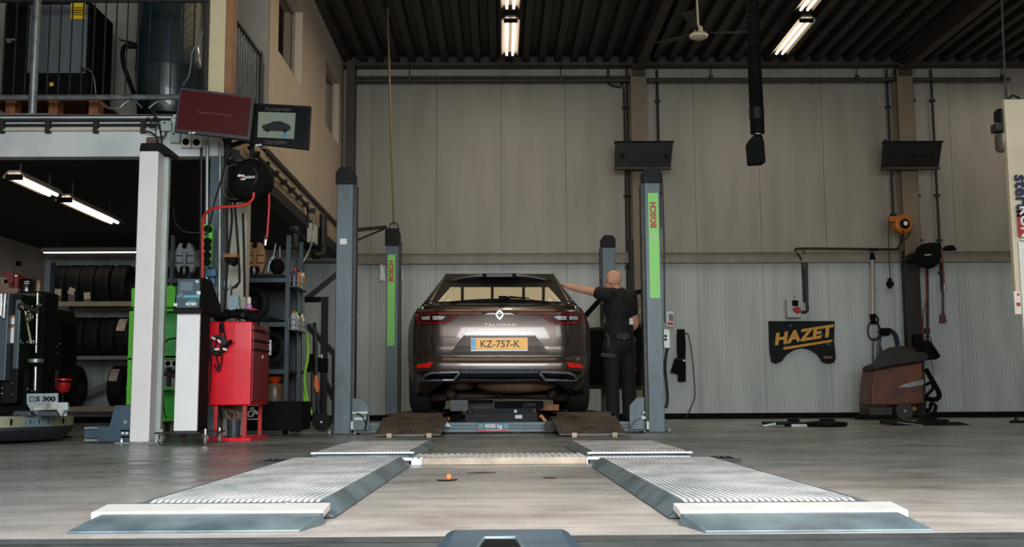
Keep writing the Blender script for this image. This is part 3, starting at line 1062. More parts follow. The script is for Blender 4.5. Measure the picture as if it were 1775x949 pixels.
# bonnet skin between the two upper edges in front of the windscreen
top = vv[-1]
NR = 29
ns = len(STA)
i0 = [i for i, y in enumerate(STA) if y >= 3.4][0]
prev = None
for i in range(i0, ns):
    a = top[NR + i]
    b = top[n - 1 - i]
    rw = [a]
    for k in range(1, 8):
        f = k / 8
        p = a.co.lerp(b.co, f)
        rw.append(m.bm.verts.new(p + Vector((0, 0, 0.035 * math.sin(math.pi * f)))))
    rw.append(b)
    if prev:
        for k in range(8):
            m.bm.faces.new((prev[k], prev[k + 1], rw[k + 1], rw[k]))
    prev = rw
body = add('body', m, paint, car, smooth='full', weld=True)
sol = body.modifiers.new('skin', 'SOLIDIFY')
sol.thickness = 0.02
sol.offset = -1


def patch(uv, off, th=0.006, div=5):
    """a thin raised piece following the rear surface; uv = quads or polygons as edge strips: two polylines of equal length"""
    A, B = uv
    m = M()
    N = len(A)
    fr, bk = [], []
    for i in range(N):
        rf, rb = [], []
        for j in range(div + 1):
            f = j / div
            u = A[i][0] + (B[i][0] - A[i][0]) * f
            v = A[i][1] + (B[i][1] - A[i][1]) * f
            rf.append(m.bm.verts.new(rear(u, v, off)))
            rb.append(m.bm.verts.new(rear(u, v, off - th)))
        fr.append(rf)
        bk.append(rb)
    for i in range(N - 1):
        for j in range(div):
            m.bm.faces.new((fr[i][j], fr[i + 1][j], fr[i + 1][j + 1], fr[i][j + 1]))
            m.bm.faces.new((bk[i][j], bk[i][j + 1], bk[i + 1][j + 1], bk[i + 1][j]))
        m.bm.faces.new((fr[i][0], bk[i][0], bk[i + 1][0], fr[i + 1][0]))
        m.bm.faces.new((fr[i][div], fr[i + 1][div], bk[i + 1][div], bk[i][div]))
    for i in (0, N - 1):
        for j in range(div):
            m.bm.faces.new((fr[i][j], fr[i][j + 1], bk[i][j + 1], bk[i][j]))
    return m


def dens(pl, k=4):
    out = []
    for a, b in zip(pl, pl[1:]):
        for i in range(k):
            out.append((a[0] + (b[0] - a[0]) * i / k, a[1] + (b[1] - a[1]) * i / k))
    out.append(pl[-1])
    return out


def mir(pl):
    return [(1732 - u, v) for u, v in pl]


def rline(pl, off, r, k=4):
    return M().tube([rear(u, v, off) for u, v in dens(pl, k)], r, 6)


redlens = mat('red_lens', (150, 8, 14), 0.18, coat=0.8, var=0.1)
redbright = mat('bright_red_reflector', (236, 28, 16), 0.25, coat=0.5, var=0.04)
redbright.node_tree.nodes['Principled BSDF'].inputs['Emission Strength'].default_value = 0
clearlens = mat('clear_lens', (205, 205, 205), 0.2, 0.3, var=0.3, scale=40)
darklens = mat('smoked_red_lens', (52, 6, 8), 0.15, coat=0.8, var=0.1)
for sd, mf in (('left', lambda p: p), ('right', mir)):
    o1 = mf([(720.5, 545), (722, 542), (747, 541)])
    o2 = mf([(722.5, 560), (725, 563), (747, 564)])
    lamp = add('tail_lamp', patch((dens(o1, 5), dens(o2, 5)), .012, .02), darklens, car, label='outer tail lamp on the car\'s %s wing' % sd)
    add('light_bar', rline(mf([(747, 544.5), (724, 544.5), (722.5, 552), (726, 560.5), (747, 560.5)]), .014, .007), redlens, lamp)
    add('clear_window', patch((dens(mf([(730, 549), (745, 548)]), 4), dens(mf([(731, 555), (745, 554.5)]), 4)), .016, .008, 3), clearlens, lamp)
    i1 = mf([(749, 541), (800, 541.5), (846, 541.5)])
    i2 = mf([(749, 564), (775, 561), (846, 542.5)])
    A = dens(mf([(749, 541), (798, 541.5)]), 8)
    B = []
    for u, v in A:
        uu = u if sd == 'left' else 1732 - u
        B.append((u, interp([(749, 564), (768, 563.5), (778, 560), (790, 552), (798, 547)], uu)))
    lamp = add('tail_lamp', patch((A, B), .012, .02), darklens, car, label='inner tail lamp on the %s of the tailgate' % sd)
    A = dens(mf([(797, 541.5), (838, 541.5), (846, 542)]), 6)
    B = dens(mf([(797, 547), (838, 546), (846, 542.6)]), 6)
    add('lamp_spear', patch((A, B), .012, .012, 2), darklens, lamp)
    add('light_bar', rline(mf([(749, 543.8), (835, 544)]), .014, .008, 8), redlens, lamp)
    add('light_bar', rline(mf([(749, 561), (768, 560.5), (776, 557.5), (790, 549)]), .014, .009, 4), redlens, lamp)
    A = dens(mf([(750, 548), (766, 548.2), (772, 549.5)]), 4)
    B = dens(mf([(750, 555), (764, 554.6), (769, 552)]), 4)
    add('clear_window', patch((A, B), .016, .008, 3), clearlens, lamp)
    A = dens(mf([(724, 631.5), (750.5, 628.5)]), 6)
    B = dens(mf([(719, 639), (745, 637.5)]), 6)
    add('rear_reflector', patch((A, B), .014, .016, 3), redbright, car)
    # exhaust trims in the lower bumper
    ring_ = mf([(733, 658), (737, 651), (748, 647), (794, 645.5), (796, 648), (787, 659), (733, 660), (733, 658)])
    ex = add('exhaust_trim', rline(ring_, .012, .013, 3), mat('satin_grey_trim', (128, 136, 142), 0.3, 0.5), car)
    A = dens(mf([(742, 651), (788, 649)]), 5)
    B = dens(mf([(738, 656), (782, 657)]), 5)
    add('outlet', patch((A, B), .012, .012, 2), gloss, ex)
    # seam between tailgate and wing
    add('tailgate_seam', rline(mf([(747.5, 538), (747.5, 566), (747, 584), (751, 602), (755, 617)]), .001, .0035, 3), gloss, car)
# dark lower valance
A = dens([(797, 641), (935, 641)], 10)
B = dens([(800, 648), (932, 648)], 10)
add('bumper_insert', patch((A, B), .008, .012, 3), trimk, car)
A = dens([(722, 645), (797, 642), (935, 642), (1010, 645)], 10)
B = dens([(738, 662), (797, 659), (935, 659), (994, 662)], 10)
add('valance', patch((A, B), .003, .012, 4), blackm, car)
add('valance_lip', rline([(797, 658.5), (866, 659.5), (935, 658.5)], .008, .004, 8), trimk, car)
for u in (809, 922):
    q = rear(u, 644, .01)
    add('parking_sensor', M().lathe([(0.012, 0), (0.012, 0.004), (0.008, 0.006)], q, (0, -1, 0), 14), trimk, car)
add('bumper_seam', rline([(755, 618.5), (800, 620), (866, 620.5), (932, 620), (977, 618.5)], .0, .007, 6), gloss, car)
add('tailgate_crease', rline([(700 + 60, 584.5), (797, 585.5)], .0, .0025, 6), gloss, car)
# number plate recess, plate, chrome strip
A = dens([(803, 583), (928, 583)], 10)
B = dens([(783, 611), (949, 611)], 10)
rec = add('plate_recess', patch((A, B), .004, .01, 5), mat('recess_paint', (58, 49, 45), 0.3, 0.7, coat=0.6), car)
add('recess_edge', rline([(806, 581), (783, 610), (782, 612)], .008, .0035, 5), chrome, rec)
add('recess_edge', rline([(926, 581), (949, 610), (950, 612)], .008, .0035, 5), chrome, rec)
add('recess_edge', rline([(782, 612), (950, 612)], .006, .0025, 8), gloss, rec)
A = dens([(812, 576), (920, 576)], 8)
B = dens([(803, 581.5), (928, 581.5)], 8)
add('chrome_strip', patch((A, B), .02, .03, 3), mat('strip_chrome', (130, 126, 122), .25, .9), car)
YPL = rear(866, 597).y - 0.022
a, b = P(816, 587, YPL), P(915, 606.5, YPL)
pltb = add('number_plate', M().box(a.x, b.x, YPL, YPL + 0.012, b.z, a.z), mat('plate_yellow', (250, 174, 20), 0.4, var=0.03), car, bev=0.003, label='yellow number plate')
w9 = (b.x - a.x) * 0.09
add('country_band', M().box(a.x + 0.002, a.x + w9, YPL - 0.002, YPL, b.z + 0.002, a.z - 0.002), mat('plate_blue', (70, 160, 205), 0.4), pltb)
inkk = mat('plate_ink', (16, 15, 15), 0.5)
text('country_letters', 'NL', paper, pltb, (a.x + w9 * .52, YPL - 0.003, b.z + 0.028), 0.034, dep=0.001)
text('registration', 'KZ-757-K', inkk, pltb, ((a.x + w9 + b.x) / 2 - 0.02, YPL - 0.002, (a.z + b.z) / 2 - 0.003), 0.098, dep=0.001, bold=0.001, sx=0.98)
add('plate_holder', M().box(a.x + 0.0, b.x, YPL + 0.002, YPL + 0.02, b.z - 0.012, a.z + 0.004), gloss, car)
text('holder_lettering', 'AUTOSERVICE', offwhite, car, ((a.x + b.x) / 2, YPL + 0.0005, b.z - 0.0065), 0.011, dep=0.0008)
badge = mat('badge_chrome', (120, 120, 120), .35, .9)
# diamond emblem and model name
q = [(866, 535.5), (875, 545.5), (866, 557), (857, 545.5), (866, 535.5)]
m = M()
ins = 0.5
Yd = rear(866, 546).y - 0.03
O = [P(u, v, Yd) for u, v in q[:4]]
C_ = sum(O, Vector()) / 4
I = [C_ + (p - C_) * 0.42 for p in O]
for k in range(4):
    k2 = (k + 1) % 4
    m.prism([O[k], O[k2], I[k2], I[k]], (0, 0.02, 0))
add('diamond_emblem', m, mat('emblem_chrome', (170, 170, 170), .3, .9), car, bev=0.004)
Yt = rear(866, 564).y - 0.016
text('model_lettering', 'TALISMAN', badge, car, P(867, 564.3, Yt), 0.044, dep=0.003, space=1.28, sx=1.25)
add('tailgate_lip_highlight', rline([(752, 531), (800, 533.5), (866, 534.5), (932, 533.5), (980, 531)], .004, .004, 6), paint, car)

# greenhouse -------------------------------------------------------------
def cpt(u, v, y):
    return P(u, v, CY + y)


wb, wt = .30, .58           # rear window base / top depth


def wy(v):
    return wt + (wb - wt) * (v - 475) / (526 - 475)


def wp(u, v):
    return cpt(u, v, wy(v))


OUT = [(773, 475), (959, 475), (984, 527), (748, 527)]
HOL = [(781, 498), (951, 498), (973, 523), (759, 523)]
m = M()
for k in range(4):
    k2 = (k + 1) % 4
    m.prism([wp(*OUT[k]), wp(*OUT[k2]), wp(*HOL[k2]), wp(*HOL[k])], (0, .012, 0))
add('rear_window_border', m, mat('ceramic_border', (9, 9, 9), .55, spec=.25), car)
add('rear_window', M().prism([wp(*p) for p in HOL], (0, .004, 0)), carglass, car)
# roof
RH = [(0.50, .553), (0.9, .58), (1.6, .60), (2.4, .60), (2.95, .58)]


def roofz(y, f):
    return interp([(0.45, 1.612), (0.9, 1.645), (1.7, 1.655), (2.5, 1.64), (2.95, 1.59)], y) - 0.06 * abs(f) ** 2.6


def roofp(i, j):
    y = 0.46 + (2.95 - 0.46) * j
    f = 2 * i - 1
    return Vector((f * interp(RH, y), CY + y - (0.0 if j > 0 else -0.05 * f * f), roofz(y, f)))


m = M().grid(roofp, 16, 14)
rf = add('roof', m, paint, car, smooth='full')
s_ = rf.modifiers.new('skin', 'SOLIDIFY')
s_.thickness = 0.03
s_.offset = -1
# spoiler and third brake lamp
m = M()
A = [roofp(i / 16, 0) for i in range(17)]
for p, q in zip(A, A[1:]):
    m.prism([p, q, q + Vector((0, .05, -.035)), p + Vector((0, .05, -.035))], (0, .12, 0))
sp_ = add('roof_spoiler', m, paint, car)
Ya = CY + 0.455
add('brake_lamp', M().pb(843, 475.5, 888, 480, Ya - 0.005, 0.05), mat('smoked_lens', (60, 64, 68), .5, var=.2, scale=30), sp_)
add('lamp_surround', M().pb(836, 474.5, 895, 481.5, Ya, 0.06), blackm, sp_)
# sides: belt line to roof edge
for s, sd in ((-1, 'left'), (1, 'right')):
    def sp3(y, t):
        x0_ = side_w(1.29, max(y, .75)) - .015
        x1_ = interp(RH, min(max(y, .5), 2.95))
        z0_ = min(1.268, interp(HOOD, y) + .02)
        z1_ = roofz(min(max(y, .5), 2.95), 1)
        tt = t
        return Vector((s * (x0_ + (x1_ - x0_) * (tt * .82 + .18 * tt * tt)), CY + y, z0_ + (z1_ - z0_) * t))

    def quad(b0, b1, t1, t0, th=.02, N=5, lo=0.0, hi=1.0):
        m = M()
        g = []
        for j in range(N + 1):
            t = lo + (hi - lo) * j / N
            ya, yb_ = b0 + (t0 - b0) * t, b1 + (t1 - b1) * t
            g.append((sp3(ya, t), sp3(yb_, t)))
        for (a, b), (c, d) in zip(g, g[1:]):
            m.prism([a, b, d, c], (-s * th, 0, 0))
        return m
    # D pillar skin wraps from the rear window to the side
    m = M()
    N = 8
    g = []
    for j in range(N + 1):
        t = j / N
        v = 527 + (475 - 527) * t
        uo = 748 + (773 - 748) * t
        inner = wp(uo if s < 0 else 1732 - uo, v)
        uu = interp([(0, 736), (.5, 757), (.8, 767), (1, 775)], t)
        mid = cpt(uu if s < 0 else 1732 - uu, v, wy(v) + .05)
        y1 = .92 + (.80 - .92) * t
        outer = sp3(y1, t)
        g.append((inner, mid, mid.lerp(outer, .5) + Vector((s * .01, 0, 0)), outer))
    for a, b in zip(g, g[1:]):
        for k in range(3):
            m.face([a[k], a[k + 1], b[k + 1], b[k]])
    d_ = add('rear_pillar', m, paint, car, smooth='full', weld=True)
    q_ = d_.modifiers.new('skin', 'SOLIDIFY')
    q_.thickness = .02
    q_.offset = 0
    # shoulder strip closing the gap between belt line and body top
    m = M()
    ys_ = [.40, .6, .8, 1.2, 2, 2.8, 3.4]
    bt = [Vector((s * (side_w(1.28, max(y, .5)) + .002 - (.05 if y < .5 else 0)), CY + y, min(1.262, interp(HOOD, y)))) for y in ys_]
    bt2 = [Vector((s * (side_w(1.28, max(y, .5)) - .06), CY + y, min(1.275, interp(HOOD, y) + .01))) for y in ys_]
    for i in range(len(ys_) - 1):
        m.face([bt[i], bt[i + 1], bt2[i + 1], bt2[i]])
    q_ = add('waist_moulding', m, paint, car, weld=True).modifiers.new('skin', 'SOLIDIFY')
    q_.thickness = .02
    add('side_window', quad(.92, 1.35, 1.30, .80, .005, lo=.04, hi=.93), carglass, car)
    add('window_pillar', quad(1.35, 1.43, 1.38, 1.30, .03), gloss, car)
    add('side_window', quad(1.43, 2.2, 2.12, 1.38, .005, lo=.04, hi=.93), carglass, car)
    add('window_pillar', quad(2.2, 2.33, 2.25, 2.12, .04), gloss, car)
    if s < 0:
        add('side_window', quad(2.33, 3.35, 2.75, 2.25, .005, lo=.04, hi=.93), carglass, car)
    add('window_pillar', quad(3.35, 3.52, 2.95, 2.80, .05), paint, car)
    add('roof_side_rail', quad(.80, 3.0, 2.92, .78, .03, lo=.93, hi=1.0, N=1), gloss, car)
    # roof rack rail
    m = M().tube(smoothpts([Vector((s * (interp(RH, y) - .03), CY + y, roofz(y, .95) + dz)) for y, dz in ((.62, -.01), (.68, .03), (1.2, .035), (2.2, .035), (2.7, .03), (2.76, -.01))]), .011, 8)
    add('roof_rail', m, steel, car)
# windscreen
a, b = Vector((-.80, CY + 3.5, 1.20)), Vector((.80, CY + 3.5, 1.20))
c, d = Vector((.57, CY + 2.93, 1.58)), Vector((-.57, CY + 2.93, 1.58))
add('windscreen', M().prism([a, b, c, d], (0, .005, 0)), carglass, car)
add('header_strip', M().prism([c, d, d + Vector((0, -.06, .03)), c + Vector((0, -.06, .03))], (0, .02, 0)), gloss, car)
# inside
add('parcel_cover', M().box(-.72, .72, CY + .32, CY + 1.2, 1.17, 1.19), blackm, car)
add('dashboard', M().box(-.74, .74, CY + 2.95, CY + 3.45, .95, 1.16), blackm, car, bev=.03)
for x_, y_ in ((-.48, 1.35), (0, 1.35), (.48, 1.35), (-.38, 2.3), (.38, 2.3)):
    st = add('car_seat', M().obox((x_, CY + y_, .95), (.46, .14, .60), (-.12, 0, 0)), blackm, car, bev=.03)
    add('headrest', M().obox((x_, CY + y_ - .06, 1.30), (.24, .09, .13), (-.12, 0, 0)), blackm, st, bev=.025)
add('rear_mirror', M().obox((0, CY + 2.9, 1.47), (.22, .02, .06)), blackm, car, bev=.008)
# wiper
m = M().tube([rear(866, 522, .10) + Vector((0, 0, 0)), wp(885, 516) + Vector((0, -.03, 0)), wp(918, 518) + Vector((0, -.02, 0))], [.016, .012, .006], 8)
m.obox(wp(872, 517) + Vector((0, -.03, 0)), (.09, .04, .035))
m.bar(wp(866, 521) + Vector((0, -.02, 0)), wp(925, 521) + Vector((0, -.02, 0)), .012, .012)
add('rear_wiper', m, blackm, car)
m = M().grid(lambda i, j: cpt(752 + 228 * i, 527 - 9 * math.sin(math.pi * i) ** .8 * j, .30 - .02 * (1 - j)), 20, 2)
add('window_base_arc', m, blackm, car, smooth='full')
# underside
under = mat('dirty_underbody', (72, 56, 46), 0.65, 0.2, var=0.4, scale=9, bump=0.3)
add('floor_pan', M().box(-.68, .68, CY + 1.4, CY + 4.6, .42, .45).box(-.70, .70, CY + .3, CY + 1.4, .56, .58), blackm, car)
m = M().sph(cpt(895, 668, .55), (.42, .22, .085), 20).sph(cpt(800, 668, .7), (.14, .2, .06), 16)
add('rear_silencer', m, mat('brown_silencer', (150, 118, 92), 0.5, 0.3, var=0.3, scale=8), car, smooth='full')
m = M().tube([cpt(745, 690, 1.0), cpt(790, 688, .95), cpt(870, 686, .9), cpt(950, 687, .95), cpt(990, 690, 1.0)], [.05, .04, .035, .04, .05], 10)
m.sph(cpt(782, 682, .85), (.07, .07, .07), 12).sph(cpt(958, 682, .85), (.07, .07, .07), 12).sph(cpt(868, 683, .85), (.06, .06, .06), 12)
add('rear_axle', m, under, car, smooth='full')
for s in (-1, 1):
    m = M()
    for k in range(12):
        a0, a1 = math.pi * k / 12, math.pi * (k + 1) / 12
        p_ = [Vector((s * .64, CY + RY + .40 * math.cos(q), ZW + .03 + .40 * math.sin(q))) for q in (a0, a1)]
        o_ = [Vector((s * .64, CY + RY + .415 * math.cos(q), ZW + .03 + .415 * math.sin(q))) for q in (a0, a1)]
        m.prism([p_[0], p_[1], o_[1], o_[0]], (s * .26, 0, 0))
    m.prism([Vector((s * .62, CY + RY + .40 * math.cos(math.pi * k / 12), ZW + .03 + .40 * math.sin(math.pi * k / 12))) for k in range(13)], (s * .015, 0, 0))
    add('wheel_housing', m, blackm, car)
    for y_ in (RY, FY):
        c0 = Vector((s * .835, CY + y_, ZW))
        wl = add('wheel', M().lathe([(.215, -.10), (.29, -.113), (.32, -.10), (.333, -.075), (.334, 0), (.333, .075), (.32, .10), (.29, .113), (.215, .10)], c0, (1, 0, 0), 40, close=True), rubber, car, smooth=True)
        m = M().lathe([(.03, .07), (.05, .085), (.06, .06)], c0, (s, 0, 0), 20)
        m.lathe([(.205, -.09), (.218, -.09), (.218, .09), (.205, .09)], c0, (1, 0, 0), 36, close=True)
        for k in range(5):
            an = k * 2 * math.pi / 5
            e = Vector((0, math.cos(an), math.sin(an)))
            m.bar(c0 + Vector((s * .07, 0, 0)) + e * .03, c0 + Vector((s * .08, 0, 0)) + e * .21, .05, .02, up=(1, 0, 0))
        add('rim', m, steel, wl)
    for yy in (-.05, .0, .05):
        pass
# door mirror and the open front door on the right
t = add('door_mirror', M().sph((-1.02, CY + 3.12, 1.27), (.11, .06, .075), 14), paint, car, smooth='full')
hx, hy = .93, CY + 3.32
dv = Vector((.88, -.48, 0)).normalized()
dn = Vector((-dv.y, dv.x, 0)) * .07
h0 = Vector((hx, hy, 0))


def dp(l, z):
    return h0 + dv * l + Vector((0, 0, z))


m = M().prism([dp(.0, .45), dp(.98, .42), dp(1.03, .8), dp(1.0, 1.25), dp(0.02, 1.22)], dn)
door = add('open_door', m, paint, car, bev=.015, label='front door standing open on the far side')
fr_ = [dp(.02, 1.22), dp(.42, 1.60), dp(.98, 1.66), dp(1.02, 1.25)]
m = M()
for a, b in zip(fr_, fr_[1:]):
    m.bar(a + dn / 2, b + dn / 2, .05, .05)
add('window_frame', m, blackm, door)
add('side_window', M().prism([p + dn / 2 for p in fr_], dn * .05), carglass, door)
m = M().prism([dp(.05, .5) - dn * .1, dp(.95, .48) - dn * .1, dp(.98, 1.2) - dn * .1, dp(.05, 1.18) - dn * .1], dn * .12)
add('door_lining', m, blackm, door)
add('door_lamp', M().sph(P(1101, 642, (h0 + dv * .9).y - .05), .02, 8), redbright, door)

# ------------------------------------------------------------------ the mechanic
def person():
    KY = 12.0
    t = thing('person', 'bald man in black work clothes reaching a bare arm to the car roof', 'person', (1.36, KY, 0))
    skin = mat('skin', (205, 150, 122), 0.55, var=0.12, scale=9)
    shirtm = mat('black_polo_cloth', (12, 12, 13), 0.85, var=0.25, scale=8, bump=0.2)
    trm = mat('black_work_trousers', (10, 10, 11), 0.85, var=0.25, scale=8, bump=0.2)
    greyc = mat('grey_pocket_cloth', (50, 51, 58), 0.85, var=0.15)
    V = Vector

    def limb(m, pts, rr, n=14):
        m.tube(smoothpts(pts, 4), [0] * 0 or list(_rr(rr, 4)), n)
        m.sph(pts[0], rr[0] * .98, n)
        m.sph(pts[-1], rr[-1] * .98, n)

    def _rr(rr, k):
        for a, b in zip(rr, rr[1:]):
            for i in range(k):
                yield a + (b - a) * i / k
        yield rr[-1]
    SL = P(1049, 511, KY - .09)
    SR = P(1092, 515, KY + .12)
    EL = P(1013, 503, KY - .02)
    HL = P(982, 496, KY + .02)
    neck = P(1070, 506, KY + .01)
    head = P(1063, 488, KY)
    hipc = P(1073, 597, KY + .02)
    chest = P(1072, 535, KY + .02)
    waist = P(1072, 572, KY + .02)
    hL, hR = hipc + V((-.09, -.05, -.02)), hipc + V((.09, .05, -.02))
    kL, kR = V((hL.x - .0, KY - .02, .54)), V((hR.x + .02, KY + .12, .54))
    aL, aR = V((kL.x + .01, KY + .02, .10)), V((kR.x + .01, KY + .16, .10))
    ER = P(1100, 565, KY + .22)
    HR_ = P(1078, 572, KY + .42)
    fdir = V((-.72, .69, 0)).normalized()      # where he faces
    sdir = V((-fdir.y, fdir.x, 0))
    b = M()
    # head: skull, jaw, nose, ears, brow
    b.sph(head + V((0, 0, .03)) - fdir * .01, (.082, .098, .098), 24, rot=(0, 0, math.atan2(fdir.y, fdir.x) - math.pi / 2))
    b.sph(head + fdir * .035 + V((0, 0, -.045)), (.058, .066, .072), 20, rot=(0, 0, math.atan2(fdir.y, fdir.x) - math.pi / 2))
    b.sph(head + fdir * .098 + V((0, 0, -.012)), (.013, .018, .026), 10)
    b.sph(head + fdir * .088 + V((0, 0, -.055)), (.02, .014, .010), 10)
    b.sph(head + fdir * .088 + V((0, 0, .022)), (.035, .014, .010), 10)
    b.sph(head + fdir * .075 + V((0, 0, -.095)), (.026, .022, .020), 10)
    for s in (-1, 1):
        b.sph(head + sdir * s * .083 - fdir * .008 + V((0, 0, -.005)), (.012, .02, .032), 12, rot=(0, 0, math.atan2(fdir.y, fdir.x) - math.pi / 2))
        b.sph(head + sdir * s * .032 + fdir * .082 + V((0, 0, .004)), (.012, .010, .008), 8)
    limb(b, [neck + V((0, 0, -.06)), neck + V((-.01, 0, .02)), head - V((-.01, 0, .02))], [.068, .062, .06])
    # trunk and hips
    b.sph(chest + V((0, 0, .04)), (.155, .12, .20), 20)
    b.sph(waist, (.145, .115, .17), 20)
    b.sph(hipc, (.155, .12, .12), 20)
    for h_, k_, a_ in ((hL, kL, aL), (hR, kR, aR)):
        limb(b, [h_, h_.lerp(k_, .5) + V((0, 0, 0)), k_, k_.lerp(a_, .45) + V((0, -.015, 0)), a_], [.092, .078, .056, .055, .04])
        b.sph(a_ + V((-.04, .06, -.06)), (.05, .12, .035), 12, rot=(0, 0, .8))
    # arms
    limb(b, [SL, SL.lerp(EL, .5) + V((0, 0, .004)), EL, EL.lerp(HL, .5), HL], [.062, .052, .043, .040, .028])
    limb(b, [SR, SR.lerp(ER, .5), ER, ER.lerp(HR_, .5), HR_], [.062, .05, .042, .038, .028])
    # hands: palm, four fingers, thumb
    for H, d in ((HL, (HL - EL).normalized()), (HR_, (HR_ - ER).normalized())):
        upv = V((0, 0, 1))
        side = d.cross(upv).normalized()
        pm = H + d * .055
        b.sph(pm, (.052, .042, .02), 12, rot=(0, 0, math.atan2(d.y, d.x)))
        for k, L_ in enumerate((.066, .076, .072, .056)):
            o = pm + d * .035 + side * (-.03 + .02 * k)
            limb(b, [o, o + d * L_ * .45 + V((0, 0, -.004)), o + d * L_ * .85 + V((0, 0, -.02))], [.0095, .009, .008], 8)
        o = pm - d * .02 - side * .035
        limb(b, [o, o + d * .03 - side * .025, o + d * .06 - side * .03 + V((0, 0, -.012))], [.012, .011, .009], 8)
    body_ = add('body', b, skin, t, smooth='full')
    rm_ = body_.modifiers.new('one_surface', 'REMESH')
    rm_.mode = 'VOXEL'
    rm_.voxel_size = .007
    rm_.use_smooth_shade = True
    sm_ = body_.modifiers.new('soft', 'SMOOTH')
    sm_.iterations = 4

    def cloth(name, m, mt, vox=.012, par=t):
        o = add(name, m, mt, par, smooth='full')
        r_ = o.modifiers.new('one_surface', 'REMESH')
        r_.mode = 'VOXEL'
        r_.voxel_size = vox
        r_.use_smooth_shade = True
        s_ = o.modifiers.new('soft', 'SMOOTH')
        s_.iterations = 3
        return o
    # polo shirt: trunk, sleeves, collar
    m = M()
    m.sph(chest + V((.0, 0, .03)), (.180, .145, .215), 24)
    m.sph(waist + V((.0, .0, .0)), (.170, .14, .19), 24)
    m.sph(hipc + V((0, 0, .08)), (.172, .14, .08), 24)
    m.sph(SL + V((.03, 0, -.005)), .082, 16)
    m.sph(SR + V((-.02, 0, -.005)), .088, 16)
    limb(m, [SL + V((.02, 0, 0)), SL.lerp(EL, .33)], [.082, .070])
    m.tube([SL.lerp(EL, .2), SL.lerp(EL, .40)], [.070, .074], 16)
    limb(m, [SR, SR.lerp(ER, .5)], [.085, .07])
    limb(m, [SL + V((.03, 0, .01)), neck + V((0, 0, -.04)), SR + V((-.03, 0, .01))], [.07, .085, .075])
    sh = cloth('polo_shirt', m, shirtm)
    m = M().lathe([(.068, -.02), (.075, -.02), (.070, .03), (.063, .03)], neck + V((0, 0, -.01)), (.05, 0, 1), 20, close=True)
    add('collar', m, shirtm, sh, smooth=True)
    add('chest_badge', M().prism([P(1040, 496, KY - .19), P(1049, 498, KY - .19), P(1049, 501, KY - .19), P(1041, 500, KY - .19)], (0, .01, 0)), greyc, sh)
    add('sleeve_badge', M().pp([(1091, 552), (1097, 552), (1098, 563), (1091, 563)], KY - .14, .012), paper, sh)
    # trousers
    m = M()
    m.sph(hipc + V((0, 0, -.0)), (.172, .138, .12), 24)
    for h_, k_, a_ in ((hL, kL, aL), (hR, kR, aR)):
        limb(m, [h_, h_.lerp(k_, .5), k_, k_.lerp(a_, .5), a_ + V((0, 0, .02))], [.108, .098, .082, .08, .078])
    tr_ = cloth('work_trousers', m, trm)
    for uv, y_ in (([(1069, 578), (1090, 578), (1092, 588), (1070, 588)], KY - .135), ([(1041, 612), (1068, 614), (1066, 622), (1042, 619)], KY - .165),
                   ([(1049, 577), (1057, 582), (1057, 600), (1052, 606), (1053, 590)], KY - .15), ([(1098, 581), (1103, 590), (1103, 596), (1099, 589)], KY - .05)):
        add('grey_pocket', M().pp(uv, y_, .02), greyc, tr_, bev=.004)
    add('metal_rivet', M().sph(P(1082, 588, KY - .14), .006, 8), paper, tr_)
    for nm, a_ in (('left', aL), ('right', aR)):
        m = M().sph(a_ + V((-.04, .05, -.055)), (.056, .15, .05), 16, rot=(0, 0, .8)).sph(a_ + V((0, 0, -.02)), (.065, .07, .07), 14)
        m.obox(a_ + V((-.04, .05, -.085)), (.10, .28, .025), (0, 0, .8))
        cloth('work_shoe', m, blackm, .008)
    return t


person()


def tube_light(name, label, group, p0, p1, wd=.24, e=None, nt_=2, flip=False, hang=.06):
    """a fluorescent fitting from p0 to p1 with two bare tubes under a white reflector"""
    p0, p1 = Vector(p0), Vector(p1)
    d = (p1 - p0).normalized()
    sd = d.cross(Vector((0, 0, 1))).normalized()
    t = thing(name, label, 'light', (p0 + p1) / 2 + Vector((0, 0, hang)), group)
    m = M()
    up = Vector((0, 0, 1))
    h = wd / 2
    prof = [(-h, -.005), (-h * .45, .045), (h * .45, .045), (h, -.005), (h, .004), (h * .5, .06), (-h * .5, .06), (-h, .004)]
    m.prism([p0 - d * .03 + sd * a + up * b for a, b in prof], (p1 - p0) + d * .06)
    add('reflector', m, lampw, t)
    for k in range(nt_):
        o = sd * ((k - (nt_ - 1) / 2) * wd * .36)
        add('fluorescent_tube', M().cyl(p0 + o, p1 + o, .017, n=10), tubeglow, t)
    for p in (p0 - d * .02, p1 + d * .005):
        add('lamp_holder', M().obox(p + up * .0, (wd * .75, .025, .05), (0, 0, math.atan2(sd.y, sd.x))), blackm, t)
    for f in (.12, .88):
        q = p0.lerp(p1, f) + up * .05
        add('bracket', M().cyl(q, q + up * hang, .012, n=8), dsteel, t)
    if e:
        l = area('lamp_light', (p0 + p1) / 2 - up * .03, (0, 0, math.atan2(d.y, d.x)), (p1 - p0).length, wd * .6, e, (1.0, .86, .70))
    return t


# ceiling lights over the hall
WARM = None
zl = 5.2
for u0, v0, u1, v1, lb in ((883.5, 95, 884.5, 36, 'ceiling light over the car, farther of its row, nearest the back wall'), (884.5, 14, 885.5, -22, 'ceiling light over the car, cut off by the top of the picture'),
                           (1351, 93, 1379, 36, 'slanting ceiling light right of the exhaust hose, nearest the back wall'), (1394, 17, 1418, -20, 'ceiling light right of the exhaust hose, cut off by the picture top')):
    a, b = F(u0, v0, zl), F(u1, v1, zl)
    b.x = a.x
    tube_light('ceiling_light', lb, 'strip lights under the hall roof', a, b, .24, 16, 2, hang=ZC - zl - .09)
tube_light('ceiling_light', 'strip light under the roof outside the right edge', 'strip lights under the hall roof', (7.9, 15.2, zl), (7.9, 13.8, zl), .24, 16, 2, hang=ZC - zl - .09)
